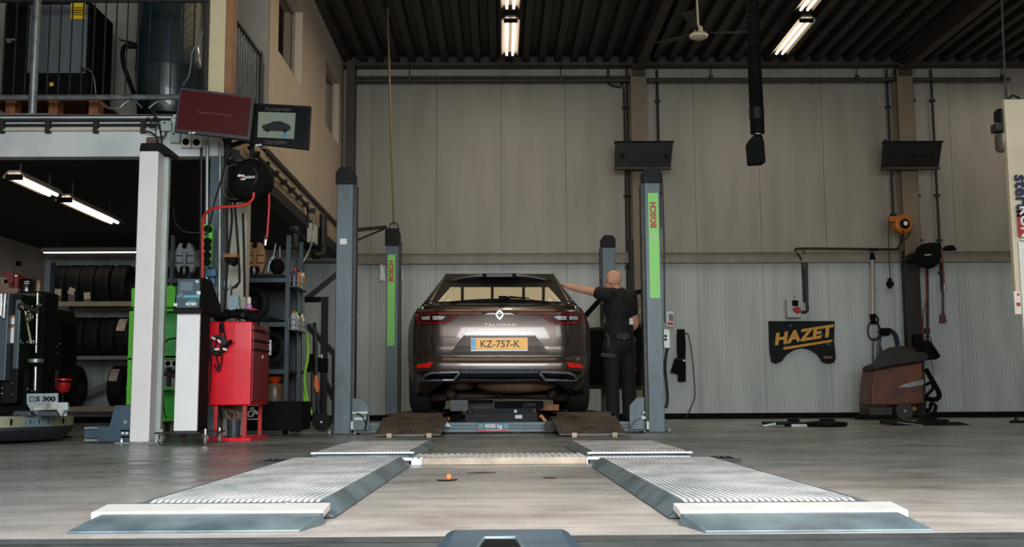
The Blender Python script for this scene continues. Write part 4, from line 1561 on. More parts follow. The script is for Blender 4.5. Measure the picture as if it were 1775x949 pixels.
# under the mezzanine
a = P(112, 347, 10.6)
b = P(207, 387, 12.05)
zz = a.z
tube_light('ceiling_light', 'strip light under the mezzanine, nearer the white lift column', 'strip lights under the mezzanine', (a.x, 10.62, zz), (a.x, 12.0, zz), .2, 1.6, 2, hang=ZM0 + .12 - zz - .055)
tube_light('ceiling_light', 'strip light under the mezzanine running out of the left edge', 'strip lights under the mezzanine', (a.x, 8.95 + .55, zz), (a.x, 10.33, zz), .2, 1.6, 2, hang=ZM0 + .12 - zz - .055)
zz = P(150, 437, 15.0).z
tube_light('ceiling_light', 'long thin strip light above the tyre shelves at the back', 'strip lights under the mezzanine', (P(76, 437, 15.0).x, 15.0, zz), (P(276, 437, 15.0).x, 15.0, zz), .07, .7, 1, hang=ZM0 + .12 - zz - .055)

# conduits on the back wall
def conduit(pts, r, label, cat='conduit', name='wall_conduit', mt=None, clips=None, group=None):
    m = M().tube(pts, r, 8)
    if clips:
        for c in clips:
            m.obox(c, (r * 4.2, r * 2.6, .03))
    return tag(add(name, m, mt or darkcol), label, cat, group)


WZ = WY - .06
for k, (ut, ub, lb) in enumerate(((1081, 1092, 'leftmost of three dark conduits running down beside the middle column'), (1086, 1097, 'middle one of three dark conduits beside the middle column'), (1091, 1102.5, 'rightmost of three dark conduits beside the middle column'))):
    x = P(1084 + k * 5.2, 300, WZ).x
    z0, z1 = 1.2, 5.0
    pts = [(x, WZ, z0), (x, WZ, z1)]
    if k == 0:
        pts += [(x - .05, WZ, z1 + .12), (x - .22, WZ, z1 + .17), (x - .24, WZ, z1 + .3), (x - .24, WZ, 5.45)]
    else:
        pts += [(x, WZ, 5.2), (x + (.1 if k == 2 else 0), WZ, 5.35), (x + (.1 if k == 2 else 0), WZ, 5.5)]
    conduit(smoothpts(pts, 3) if k == 0 else pts, .016, lb, clips=[(x, WZ, z) for z in (4.8, 4.1, 3.4, 2.3, 1.7)], group='conduits on the back wall')
for u, z0, lb, cl in ((1143.5, 2.9, 'single dark conduit right of the middle column', (4.9, 4.2, 3.45)), (1591, 2.3, 'dark conduit just right of the right-hand column', (4.9, 4.2, 3.4, 2.7)), (1625, 1.9, 'outermost dark conduit right of the right-hand column, ending in a red plug', (4.9, 4.2, 3.4, 2.7, 2.2)),
                      (1547, 2.9, 'dark conduit along the left of the right-hand column', (4.8, 3.9, 3.1))):
    x = P(u, 350, WZ).x
    conduit([(x, WZ, z0), (x, WZ, 5.4)], .02, lb, clips=[(x, WZ, z) for z in cl], group='conduits on the back wall')
# air pipe along the wall
zz = P(887, 139, 15.95).z
conduit([(-2.2, 15.95, zz), (7.9, 15.95, zz)], .03, 'long dark air pipe running along the back wall below the roof', 'pipe', 'air_pipe', brownsteel)
conduit([(-2.2, 15.97, zz + .055), (XC1 - .1, 15.97, zz + .055)], .018, 'thinner dark pipe lying just above the air pipe, left half', 'pipe', 'air_pipe', brownsteel)
for k, u in enumerate((710, 972, 1232, 1485, 1737)):
    x = P(u, 120, 15.9).x
    t = thing('pipe_hanger', ('pipe hanger over the %s, holding the air pipe' % ('left post', 'car roof', 'exhaust hose side', 'mat', 'right edge')[k]), 'hanger', (x, 15.92, zz), 'hangers of the air pipe')
    add('rod', M().tube([(x, 15.92, 5.45), (x + .0, 15.92, zz + .03)], .008, 6), dsteel, t)
    add('clamp', M().box(x - .03, x + .03, 15.88, 15.92, zz - .04, zz + .05), dsteel, t)


# infrared heaters
def heater(u0, u1, v0, v1, label):
    Y = 15.52
    a, b = P(u0, v0, Y), P(u1, v1, Y)
    xc = (a.x + b.x) / 2
    hw = (b.x - a.x) / 2
    t = thing('radiant_heater', label, 'heater', (xc, Y + .1, b.z), 'radiant heaters on the back wall')
    tl = .07
    m = M().prism([(xc - hw, Y, a.z), (xc + hw, Y, a.z), (xc + hw - .03, Y + .12, b.z), (xc - hw - .0, Y + .12, b.z)], (0, .09, 0))
    add('housing', m, mat('heater_black', (16, 14, 12), 0.5, spec=.25), t, bev=.006)
    add('top_flange', M().box(xc - hw - .01, xc + hw + .01, Y - .03, Y + .1, a.z, a.z + .015), black, t)
    add('bottom_lip', M().box(xc - hw + .0, xc + hw - .03, Y + .05, Y + .16, b.z - .012, b.z + .012), brownsteel, t)
    zc_ = (a.z + b.z) / 2 - .01
    yy = Y + .05
    m = M()
    for z in (zc_ - .05, zc_ + .05):
        m.box(xc - hw * .55, xc + hw * .52, yy - .02, yy - .005, z, z + .008)
    for k in range(14):
        x = xc - hw * .55 + k * hw * 1.07 / 13.
        m.box(x, x + .004, yy - .015, yy, zc_ - .05, zc_ + .05)
    add('grille', m, dsteel, t)
    for s in (-1, 1):
        add('burner_knob', M().lathe([(.035, 0), (.035, .02), (.02, .03)], (xc + s * hw * .77, yy - .0, zc_), (0, -1, .2), 14), black, t)
    add('wall_bracket', M().box(xc - .1, xc - .07, Y + .15, 15.8, zc_, zc_ + .03).box(xc + .07, xc + .1, Y + .15, 15.8, zc_, zc_ + .03), dsteel, t)
    return t


heater(1067, 1168, 247, 290, 'flat black radiant heater above the near right lift post')
t = heater(1533, 1636, 247, 290, 'flat black radiant heater high on the right-hand column')
add('cable_loop', M().tube(smoothpts([P(1534, 262, 15.8), P(1530, 252, 15.8), P(1533, 243, 15.8), P(1541, 246, 15.8)]), .01, 6), cablem, t)

# ceiling fan
FYY = 12.6
c = P(1211, 58, FYY)
t = thing('ceiling_fan', 'cream ceiling fan with long dark blades, left of the exhaust hose', 'fan', c)
add('rod', M().cyl(c + Vector((0, 0, .05)), (c.x - .02, c.y, ZC), .014, n=10), creamy, t)
add('canopy', M().lathe([(.02, -.12), (.05, -.03), (.06, 0)], (c.x - .02, c.y, ZC), n=20), creamy, t, smooth=True)
mo = add('motor_housing', M().lathe([(.02, -.075), (.07, -.07), (.11, -.05), (.115, -.025), (.10, -.005), (.06, .01), (.05, .06), (.045, .085), (.015, .095)], c, n=28), creamy, t, smooth=True)
for k in range(3):
    an = R(8 + 120 * k)
    d = Vector((math.cos(an), math.sin(an), .07))
    s_ = Vector((-math.sin(an), math.cos(an), .1))
    m = M().prism([c + d * .13 + s_ * .03, c + d * .13 - s_ * .03, c + d * .64 - s_ * .07, c + d * .66 + s_ * .05], (0, 0, .006))
    bl = add('blade', m, mat('dark_fan_blade', (42, 34, 28), 0.5), t)
    add('blade_arm', M().bar(c + d * .09, c + d * .2, .03, .012), black, bl)

# exhaust extraction hose
HY = 9.0
pts = [P(1303, -60, HY), P(1305, 20, HY), P(1307, 90, HY), P(1310, 160, HY), P(1312, 200, HY), P(1313, 232, HY)]
pts[0] = Vector((pts[0].x, HY, ZC))
sp = smoothpts(pts, 16)
rr = [.058 + (.006 if i % 2 else 0) for i in range(len(sp))]
t = thing('exhaust_hose', 'black corrugated exhaust extraction hose hanging from the roof', 'hose', pts[-1], None)
m = M()
m.tube(sp, [.052] * len(sp), 18)
for i in range(90):
    f = i / 90 * (len(sp) - 1)
    k = min(int(f), len(sp) - 2)
    p = sp[k].lerp(sp[k + 1], f - k)
    d = (sp[k + 1] - sp[k]).normalized()
    m.lathe([(.05, -.008), (.061, -.003), (.061, .003), (.05, .008)], p, d, 16)
add('corrugated_tube', m, blackm, t)
add('tape_wrap', M().tube([P(1311, 188, HY), P(1312, 208, HY)], [.066, .063], 18), black, t)
add('metal_clamp', M().tube([P(1313, 230, HY), P(1313, 234, HY)], [.04, .04], 18), steel, t)
m = M()
a = [P(u, v, HY - .05) for u, v in ((1304, 236), (1322, 234), (1325, 244), (1328, 282), (1300, 284), (1297, 248))]
m.prism(a, (0, .12, 0))
m.cyl(P(1313, 233, HY), P(1313, 242, HY), .034, .04, 16)
add('rubber_nozzle', m, blackm, t, bev=.015)

# lift column at the right edge
KY_ = 8.8
x0 = P(1800, 560, KY_).x
xc0 = P(1764, 560, KY_).x
xm_ = P(1776, 560, KY_).x
zt = P(1760, 172, KY_).z
t = thing('cream_lift_column', 'cream two-post lift column with stertil lettering at right edge', 'lift column', (x0 + .15, KY_ + .1, 0))
add('column_body', M().box(x0, x0 + .3, KY_ + .06, KY_ + .28, 0, zt), creamy, t, bev=.006)
add('upper_cover', M().box(xc0, x0 + .3, KY_, KY_ + .055, P(1770, 545, KY_).z, zt), creamy, t, bev=.006)
add('front_panel', M().box(xc0 + .035, x0 + .29, KY_ - .03, KY_, .3, P(1770, 420, KY_).z), mat('pale_front_panel', (226, 220, 208), 0.4, var=0.05), t, bev=.004)
rmx = Matrix.Rotation(math.pi / 2, 3, 'Y') @ Matrix.Rotation(math.pi / 2, 3, 'X')
lx = P(1769, 365, KY_ - .03).x
text('brand_lettering', 'stertil', mat('navy_lettering', (24, 34, 70), 0.5), t, (lx + .016, KY_ - .032, P(1769, 341, KY_).z), .155, rmx, bold=.004)
zk0, zk1 = P(1769, 412, KY_).z, P(1769, 366, KY_).z
add('red_brand_block', M().box(lx - .03, lx + .12, KY_ - .034, KY_ - .03, zk0, zk1), mat('brand_red', (170, 34, 34), 0.5), t)
text('brand_lettering', 'KONI', paper, t, (lx + .03, KY_ - .036, (zk0 + zk1) / 2), .12, rmx, bold=.003)
add('warning_label', M().pb(1757, 505, 1771, 545, KY_ - .036, .004), mat('label_cream', (226, 214, 196), 0.6), t)
add('warning_symbol', M().pb(1762, 525, 1769, 531, KY_ - .038, .002).pb(1763, 509, 1767, 513, KY_ - .038, .002), redplastic, t)
t = thing('lift_motor', 'dark electric motor hung on the cream column at the right edge', 'motor', P(1738, 258, KY_ + .1))
ax = P(1737, 200, KY_ + .1).x
m = M().lathe([(.05, 0), (.065, -.02), (.065, -.13), (.05, -.15)], (ax, KY_ + .1, P(1737, 185, KY_).z), n=20)
for k in range(14):
    a_ = k * math.pi / 7
    m.box(ax + .062 * math.cos(a_) - .004, ax + .062 * math.cos(a_) + .004, KY_ + .1 + .062 * math.sin(a_) - .004, KY_ + .1 + .062 * math.sin(a_) + .004, P(1737, 211, KY_).z, P(1737, 189, KY_).z)
add('motor_body', m, black, t)
add('gearbox', M().pb(1727, 211, 1745, 227, KY_ + .04, .12), dsteel, t, bev=.01)
za, zb_ = P(1737, 227, KY_).z, P(1737, 258, KY_).z
add('tank', M().lathe([(.04, za - zb_), (.072, za - zb_ - .01), (.070, .02), (.055, 0)], (ax, KY_ + .1, zb_), n=20), mat('smoky_tank', (84, 74, 62), 0.35), t, smooth=True)
text('tank_lettering', 'STERTIL', offwhite, t, (ax, KY_ + .1 - .072, P(1737, 244, KY_).z), .024)
add('mount_arm', M().pb(1742, 186, 1756, 224, KY_ + .06, .05), dsteel, t)
m = M().tube([P(1734, -80, KY_ + .15), P(1738, 40, KY_ + .15), P(1744, 170, KY_ + .15), P(1746, 222, KY_ + .15)], .011, 8)
tag(add('supply_conduit', m, dsteel), 'thin grey conduit falling from the roof to the lift motor at right', 'conduit')
tag(add('hydraulic_hose', M().tube(smoothpts([P(1744, 182, KY_ + .13), P(1749, 170, KY_ + .13), P(1757, 166, KY_ + .13), P(1768, 172, KY_ + .13), P(1770, 178, KY_ + .1)]), .009, 6), cablem), 'short black hose arching over the top of the cream column', 'hose')

# ------------------------------------------------------------------ things on the back wall, right-hand side
BW = WY - .07
t = thing('wing_cover_mat', 'black notched mat with gold HAZET lettering hung on the wall', 'mat', P(1390, 632, BW))
m = M().pp([(1332, 557), (1447, 557), (1446, 590), (1449, 622), (1446, 629), (1436, 631), (1425, 628), (1416, 614), (1402, 606), (1390, 604), (1377, 607), (1364, 615), (1355, 627), (1345, 631), (1337, 628), (1334, 610)], BW, .012)
add('mat_sheet', m, mat('black_vinyl', (10, 12, 14), 0.6, var=0.2, scale=6, bump=0.2, spec=.2), t, bev=.004)
gold = mat('gold_print', (206, 146, 40), 0.5, var=0.15)
rt = Matrix.Rotation(-R(8.5), 3, 'Y') @ Matrix.Rotation(math.pi / 2, 3, 'X')
text('brand_lettering', 'HAZET', gold, t, P(1391, 582.5, BW - .004), .235, rt, shear=.25, dep=.003, bold=.011, sx=1.16, space=1.06)
m = M().prism([P(1358, 607, BW - .006), P(1358, 602.5, BW - .006), P(1443, 589, BW - .006), P(1443, 593, BW - .006)], (0, .005, 0))
add('gold_underline', m, gold, t)
random.seed(3)
m = M()
for _ in range(26):
    u, v = random.uniform(1338, 1440), random.uniform(562, 600)
    s_ = random.uniform(2, 5)
    m.pb(u, v, u + s_, v + s_ * .7, BW - .003, .002)
add('blue_print_marks', m, mat('teal_print', (40, 84, 106), 0.6), t, kind='stuff')
add('corner_print', M().pb(1428, 618, 1443, 622, BW - .003, .002), mat('brown_print', (110, 76, 40), 0.6), t)
# switch box with emergency stop
t = thing('switch_box', 'light grey switch box with red stop button above the mat', 'switch box', P(1377, 551, BW))
add('enclosure', M().pb(1364, 519, 1389, 551, BW - .1, .14), mat('switchbox_grey', (168, 172, 168), 0.5), t, bev=.01)
add('display', M().pb(1373, 521, 1384, 531, BW - .105, .006), blackm, t)
add('stop_button', M().lathe([(.05, 0), (.05, .02), (.035, .035)], P(1382, 538, BW - .1), (0, -1, 0), 16), redplastic, t)
add('keyhole_plate', M().pb(1374, 534, 1378, 540, BW - .105, .006), redplastic, t)
add('cable_gland', M().tube(smoothpts([P(1389, 541, BW - .03), P(1396, 541, BW - .04), P(1400, 536, BW - .03), P(1399, 524, BW - .02), P(1398, 470, BW), P(1397, 445, BW), P(1392, 436, BW - .07)]), .022, 8), cablem, t)
add('antenna', M().tube([P(1378, 519, BW), P(1376, 512, BW)], .005, 6), dsteel, t)
tag(add('cable_trunking', M().pb(1391, 464, 1399, 524, BW - .02, .05), darkcol), 'narrow dark trunking above the grey switch box', 'trunking')
for k, dv in enumerate((0, 3)):
    pts = [P(1378, 433 + dv, BW - .09), P(1390, 431 + dv, BW - .09), P(1470, 431.5 + dv, BW - .09), P(1560, 432 + dv, BW - .09), P(1568, 424 + dv, BW - .09), P(1570, 410, BW - .09)]
    if k == 0:
        pts = pts + [P(1572, 402, BW - .12)]
        tag(add('power_cable', M().tube(smoothpts(pts, 4), .016, 6), cablem), 'thick black cable lying on the girt towards the yellow reel', 'cable')
    else:
        tag(add('power_cable', M().tube(smoothpts([P(1378, 434, BW - .07), P(1387, 447, BW - .05), P(1392, 462, BW - .01), P(1394, 470, BW)] , 4), .016, 6), cablem), 'black cable bending down from the girt to the trunking', 'cable')
# hanging suction tube with cable
t = thing('lance_pole', 'pale metal lance hanging from the girt with coiled black cable', 'lance', P(1512, 600, BW - .05))
add('tube', M().tube([P(1512, 446, BW - .05), P(1512.5, 546, BW - .05)], .03, 12), mat('pale_metal_tube', (176, 172, 162), 0.35, 0.6), t)
add('collar', M().tube([P(1512, 434, BW - .07), P(1512, 450, BW - .05)], [.02, .045], 12), blackm, t)
add('handle', M().tube([P(1512.5, 545, BW - .06), P(1514, 562, BW - .06)], [.045, .035], 12).tube(smoothpts([P(1516, 546, BW - .06), P(1522, 552, BW - .06), P(1521, 560, BW - .06), P(1516, 561, BW - .06)]), .012, 6), blackm, t)
add('hook', M().tube(smoothpts([P(1506, 436, BW - .05), P(1509, 431, BW - .1), P(1513, 434, BW - .1), P(1517, 431, BW - .1), P(1520, 436, BW - .05)]), .012, 6), blackm, t)


def coil(uc, vc, ru, rv, Y, r, n=3, jit=2.0, seed=1):
    random.seed(seed)
    m = M()
    for k in range(n):
        ju, jv = random.uniform(-jit, jit), random.uniform(-jit, jit)
        pts = [P(uc + ju + (ru + ju * .4) * math.cos(a * math.pi / 12), vc + jv + (rv + jv * .4) * math.sin(a * math.pi / 12), Y + k * r * 1.5) for a in range(25)]
        m.tube(pts, r, 6)
    return m


m = coil(1514, 572, 10, 16, BW - .03, .011, 3, 2, 5)
m.tube(smoothpts([P(1515, 585, BW - .03), P(1513, 610, BW - .03), P(1515, 650, BW - .03), P(1511, 668, BW - .1)]), .012, 6)
tag(add('cable_coil', m, cablem), 'small coil of black cable hanging below the metal lance', 'cable')
m = coil(1540, 600, 16, 28, BW - .03, .015, 4, 2.0, 9)
m.tube(smoothpts([P(1524, 590, BW - .03), P(1522, 620, BW - .03), P(1524, 640, BW - .03)]), .02, 6)
for a_ in ((1526, 600, 1550, 612), (1524, 592, 1548, 618), (1530, 610, 1556, 598)):
    m.tube(smoothpts([P(a_[0], a_[1], BW - .02), P((a_[0] + a_[2]) / 2, max(a_[1], a_[3]) + 4, BW - .02), P(a_[2], a_[3], BW - .02)]), .006, 5)
tag(add('cable_coil', m, mat('blue_black_cable', (34, 48, 62), 0.5)), 'large coil of dark blue cable hanging beside the right-hand column', 'cable')
tag(add('coil_bracket', M().pp([(1525, 575), (1529, 569), (1543, 569), (1546, 575), (1541, 582), (1529, 582)], BW - .08, .1), blackm), 'black wall bracket that carries the large cable coil', 'bracket')
# yellow cable reel
c = P(1563, 390, 15.6)
t = thing('cable_reel', 'yellow-orange cable reel mounted on the right-hand column', 'reel', c, 'reels on the back wall')
yel = mat('yellow_orange_plastic', (170, 100, 24), 0.45, var=0.15)
m = M().lathe([(.05, -.07), (.135, -.06), (.145, -.03), (.145, .06), (.12, .08)], c, (.25, -1, 0), 30)
m.obox(c + Vector((-.13, 0, .08)), (.12, .12, .08))
add('drum', m, yel, t, smooth=True)
add('hub', M().lathe([(.072, 0), (.072, .03), (.05, .04)], c + Vector((.01, -.08, 0)), (.25, -1, 0), 24), blackm, t)
add('hub_badge', M().lathe([(.035, 0), (.03, .012)], c + Vector((.012, -.12, 0)), (.25, -1, 0), 18), paper, t)
add('bracket', M().box(c.x - .04, c.x + .08, c.y + .05, 15.85, c.z - .04, c.z + .04), black, t)
add('cable', M().tube(smoothpts([P(1544, 384, 15.55), P(1540, 390, 15.55), P(1541, 440, 15.55), P(1543, 482, 15.55)]), .008, 6), cablem, t)
add('lower_cable', M().tube(smoothpts([P(1566, 400, 15.5), P(1560, 424, 15.6), P(1556, 430, 15.7)]), .011, 6).tube(smoothpts([P(1578, 402, 15.5), P(1572, 412, 15.6), P(1562, 418, 15.7)]), .009, 6), cablem, t)
m = M().pb(1538, 488, 1550, 496, 15.52, .06).pb(1541, 482, 1547, 500, 15.51, .08)
add('plug', m, blackm, t, bev=.01)
# black hose reel
c = P(1608, 444, 15.5)
t = thing('hose_reel', 'black round hose reel with red hose on the right-hand column', 'reel', c, 'reels on the back wall')
m = M().lathe([(.06, -.1), (.16, -.09), (.185, -.05), (.185, .05), (.16, .09), (.05, .1)], c, (-.35, -1, 0), 32)
m.prism([P(1610, 421, 15.45), P(1630, 421, 15.45), P(1631, 436, 15.45), P(1622, 446, 15.45)], (0, .12, 0))
add('reel_case', m, blackm, t, smooth=True)
add('white_print', M().obox(c + Vector((-.045, -.117, .0)), (.09, .004, .012), (0, 0, -.34)), offwhite, t)
add('hose', M().tube(smoothpts([P(1632, 428, 15.5), P(1634, 450, 15.5), P(1636, 480, 15.5), P(1637, 494, 15.5)]), .011, 6), mat('dull_red_hose', (122, 40, 34), 0.5), t)
add('hose_end', M().tube([P(1637, 493, 15.5), P(1637.5, 504, 15.5)], [.014, .02], 8), steel, t)
add('bracket', M().box(c.x - .2, c.x - .05, c.y + .05, 15.9, c.z - .05, c.z + .05), black, t)
tag(add('air_hose', M().tube(smoothpts([P(1601, 460, 15.5), P(1605, 485, 15.5), P(1606, 515, 15.6), P(1600, 550, 15.6), P(1601, 590, 15.7)]), .012, 6), mat('dull_red_hose', (122, 40, 34), 0.5)), 'dull red air hose dropping from the black reel behind the scrubber', 'hose')
tag(add('wall_conduit', M().tube([P(1607, 455, 15.9), P(1608, 600, 15.9)], .022, 8).obox(P(1607, 574, 15.88), (.07, .05, .08)), darkcol), 'dark conduit beside the lower part of the right-hand column', 'conduit')
tag(add('reel_guide', M().pp([(1637, 432), (1642, 426), (1652, 425), (1659, 433), (1648, 434)], BW - .1, .1), blackm), 'small black guide clamped on the girt right of the reel', 'guide')
t = thing('wall_plug', 'dark red plug ending the outermost conduit on the right', 'plug', P(1636, 560, BW))
add('plug_body', M().pp([(1632, 545), (1639, 545), (1641, 560), (1631, 560)], BW - .03, .07), mat('dark_red_plug', (98, 34, 30), 0.5), t, bev=.008)
add('cable_end', M().tube([P(1634, 440, BW), P(1635, 545, BW)], .016, 6), cablem, t)
t = thing('small_tool_box', 'small dark switch unit on the column above the scrubber', 'switch', P(1600, 600, 15.8))
add('switch_body', M().pb(1583, 580, 1600, 602, 15.82, .08), blackm, t, bev=.01)
add('ring_hook', M().tube(smoothpts([P(1600, 590, 15.8), P(1606, 583, 15.8), P(1613, 586, 15.8), P(1614, 596, 15.8), P(1607, 600, 15.8)]), .008, 6), dsteel, t)
# floor scrubber
SY = 14.95
t = thing('floor_scrubber', 'brown and black walk-behind floor scrubber parked at the wall', 'scrubber', P(1560, 728, SY))
brn = mat('brown_scrubber_shell', (104, 52, 26), 0.45, var=0.3, scale=4, rgb2=(52, 30, 20))
m = M().pp([(1515, 641), (1600, 627), (1604, 700), (1583, 703), (1508, 705), (1510, 670)], SY, .5)
add('tank_shell', m, brn, t, bev=.03, smooth=True)
m = M().pp([(1513, 643), (1517, 634), (1533, 628), (1545, 612), (1558, 602), (1566, 599), (1578, 604), (1590, 611), (1603, 610), (1613, 618), (1611, 623), (1600, 628), (1556, 634)], SY - .02, .5)
add('lid', m, mat('dark_brown_lid', (24, 20, 18), 0.6), t, bev=.03, smooth=True)
m = M().pp([(1601, 590), (1612, 590), (1632, 618), (1624, 624), (1600, 618), (1604, 610)], SY + .05, .35)
add('control_head', m, blackm, t, bev=.02)
add('handle_bar', M().tube(smoothpts([P(1612, 594, SY), P(1618, 602, SY - .03), P(1628, 618, SY)]), .018, 8), black, t)
m = M().pp([(1556, 673), (1566, 667), (1601, 658), (1601, 667), (1580, 671)], SY - .006, .004)
add('silver_decal', m, steel, t)
add('brush_deck', M().pb(1508, 706, 1548, 727, SY + .02, .45), mat('grey_deck', (40, 37, 36), 0.6), t, bev=.01)
add('deck_skirt', M().pb(1501, 720, 1555, 731, SY, .5), blackm, t)
for y_ in (SY + .0, SY + .42):
    c = P(1567, 716, y_)
    c.z = .118
    wl = add('wheel', M().lathe([(.07, -.03), (.118, -.03), (.118, .03), (.07, .03)], c, (0, 1, 0), 28), mat('grey_rubber', (48, 44, 42), 0.7), t)
    add('hub', M().lathe([(.07, -.02), (.07, .02)], c, (0, 1, 0), 20).lathe([(.025, 0), (.02, .045)], c, (0, -1, 0), 14), steel, wl)
m = M().pb(1548, 703, 1600, 722, SY + .1, .3)
add('chassis', m, black, t)
add('yellow_cap', M().lathe([(.03, 0), (.03, .02)], P(1584, 709, SY + .09), (0, -1, 0), 14), yel, t)
m = M().tube(smoothpts([P(1605, 640, SY + .2), P(1613, 655, SY + .2), P(1624, 674, SY + .2), P(1628, 686, SY + .2), P(1622, 693, SY + .2), P(1606, 692, SY + .2)]), .035, 10)
m.tube(smoothpts([P(1604, 668, SY + .15), P(1614, 664, SY + .15), P(1617, 674, SY + .15), P(1608, 684, SY + .15), P(1604, 694, SY + .15)]), .022, 8)
m.tube(smoothpts([P(1604, 712, SY + .1), P(1612, 710, SY + .1), P(1614, 700, SY + .1), P(1622, 705, SY + .1), P(1618, 716, SY + .1), P(1606, 722, SY + .1)]), .025, 8)
add('suction_hose', m, blackm, t, smooth='full')
add('squeegee', M().tube(smoothpts([P(1583, 719, SY), P(1600, 723, SY - .05), P(1622, 727, SY + .05)]), .03, 8), black, t)
add('cord', M().tube(smoothpts([P(1614, 625, SY), P(1617, 640, SY), P(1619, 652, SY), P(1618, 657, SY)]), .005, 6), cablem, t)


# swing arms of a floor lift lying flat on the floor
def swing(pts, v, Y, label):
    c = F(sum(pts) / len(pts), v, 0)
    t = thing('lift_swing_arm', label, 'lift arm', (c.x, Y, 0), 'swing arms lying on the floor')
    return t


Ya = 11.9
t = swing((1322, 1462), 744, Ya, 'flat black lift arm on the floor below the HAZET mat')
add('arm_beam', M().pb(1369, 733, 1412, 742, Ya, .25).box(P(1328, 740, Ya).x, P(1380, 740, Ya).x, Ya + .05, Ya + .2, 0.02, .055), black, t, bev=.01)
add('round_pad', M().lathe([(.23, 0), (.24, .012), (.235, .04), (.1, .055)], (P(1433, 740, Ya).x, Ya + .05, .005), n=30), blackm, t, smooth=True)
add('steel_tip', M().prism([P(1320, 738, Ya), P(1345, 733, Ya), P(1345, 737, Ya), P(1326, 740, Ya)], (0, .1, 0)).pb(1372, 736, 1409, 740, Ya - .02, .02), steel, t)
add('post_stub', M().pb(1369, 727, 1386, 734, Ya + .3, .1).pb(1425, 727, 1448, 734, Ya + .3, .1), blackm, t)
Ya = 12.1
t = swing((1535, 1690), 742, Ya, 'long flat black lift arm on the floor before the scrubber')
add('arm_beam', M().prism([P(1535, 729, Ya), P(1560, 728, Ya), P(1604, 734, Ya), P(1665, 732, Ya), P(1684, 738, Ya), P(1655, 742, Ya), P(1600, 742, Ya), P(1535, 736, Ya)], (0, .2, 0)), black, t, bev=.01)
add('pad', M().pb(1602, 732, 1640, 742, Ya - .05, .3).pb(1600, 728, 1646, 733, Ya + .2, .2), blackm, t, bev=.01)
add('steel_tip', M().prism([P(1672, 738, Ya), P(1697, 738, Ya), P(1695, 741, Ya), P(1672, 741, Ya)], (0, .06, 0)).tube([P(1555, 733, Ya - .01), P(1600, 738, Ya - .01)], .008, 6), steel, t)
t = thing('floor_fitting', 'small dark fitting on the floor at the foot of the wall, right', 'fitting', F(1768, 734))
q = F(1768, 734)
add('fitting_base', M().box(q.x - .06, q.x + .1, q.y, q.y + .15, 0, .03), black, t, bev=.006)
add('fitting_knob', M().sph((q.x - .02, q.y + .05, .045), .025, 10), dsteel, t)

# things right of the near right lift post
t = thing('control_box', 'beige control box on the side of the near right lift post', 'control box', P(1156, 605, YP + .12))
add('box_body', M().pb(1150, 571, 1162, 604, YP + .04, .2), offwhite, t, bev=.01)
m = M()
for v in (583, 589):
    m.lathe([(.012, 0), (.012, .014)], P(1153.5, v, YP + .04), (0, -1, 0), 12)
add('push_button', m, blackm, t)
add('cable', M().tube(smoothpts([P(1158, 604, YP + .1), P(1155, 612, YP + .1), P(1153, 640, YP + .1), P(1157, 690, YP + .1), P(1154, 708, YP + .1)]), .015, 8), cablem, t)
tag(add('black_hose', M().tube([P(1147, 300, YP + .16), P(1151, 420, YP + .16), P(1152, 560, YP + .16)], .009, 6), cablem), 'black cable running down behind the near right lift post', 'cable')
t = thing('wall_sign', 'small white notice with red foot on the wall by the right post', 'sign', P(1161, 567, BW))
add('sign_panel', M().pb(1154.5, 540, 1168, 566.5, BW, .012), paper, t, bev=.002)
add('grey_print', M().pb(1159, 545, 1167, 557, BW - .002, .002), mat('grey_print', (120, 124, 128), 0.6), t)
add('red_print', M().pb(1157, 559, 1167, 564, BW - .002, .002), redplastic, t)
t = thing('belt_holder', 'black strap holder hanging on the wall beside the right post', 'holder', P(1182, 662, BW))
m = M().pp([(1174.5, 571), (1187, 571), (1189, 600), (1188, 625), (1189, 630), (1189, 662), (1176, 662), (1176, 649), (1163, 646), (1170, 622), (1175, 620), (1174, 600)], BW - .06, .06)
add('strap', m, blackm, t, bev=.006)
add('buckle', M().pb(1171, 622, 1189, 625, BW - .065, .006), black, t)
add('buckle_tag', M().pb(1184, 624, 1188, 627, BW - .068, .004), paper, t)
tag(add('extension_lead', M().tube(smoothpts([P(1187, 578, BW - .02), P(1194, 583, BW - .02), P(1200, 620, BW - .02), P(1204, 668, BW - .02), P(1204, 690, BW - .03), P(1195, 713, BW - .1), F(1186, 729) + Vector((0, 0, .01))], 5), .008, 6), cablem), 'thin black cord looping down the wall to the floor', 'cord')
for u, v, lb in ((1166, 534, 'larger grey smudge'), (1175, 523, 'smaller grey smudge')):
    pass
# red hoses and dark hardware between mechanic and post
tag(add('air_hose', M().tube(smoothpts([P(1110, 415, 15.83), P(1112, 440, 15.83), P(1104, 475, 15.83), P(1098, 508, 15.83)]), .008, 6).tube(smoothpts([P(1104, 475, 15.83), P(1105, 505, 15.83)]), .008, 6), mat('dull_red_hose', (122, 40, 34), 0.5)), 'thin red hose hanging by the middle column behind the mechanic', 'hose')

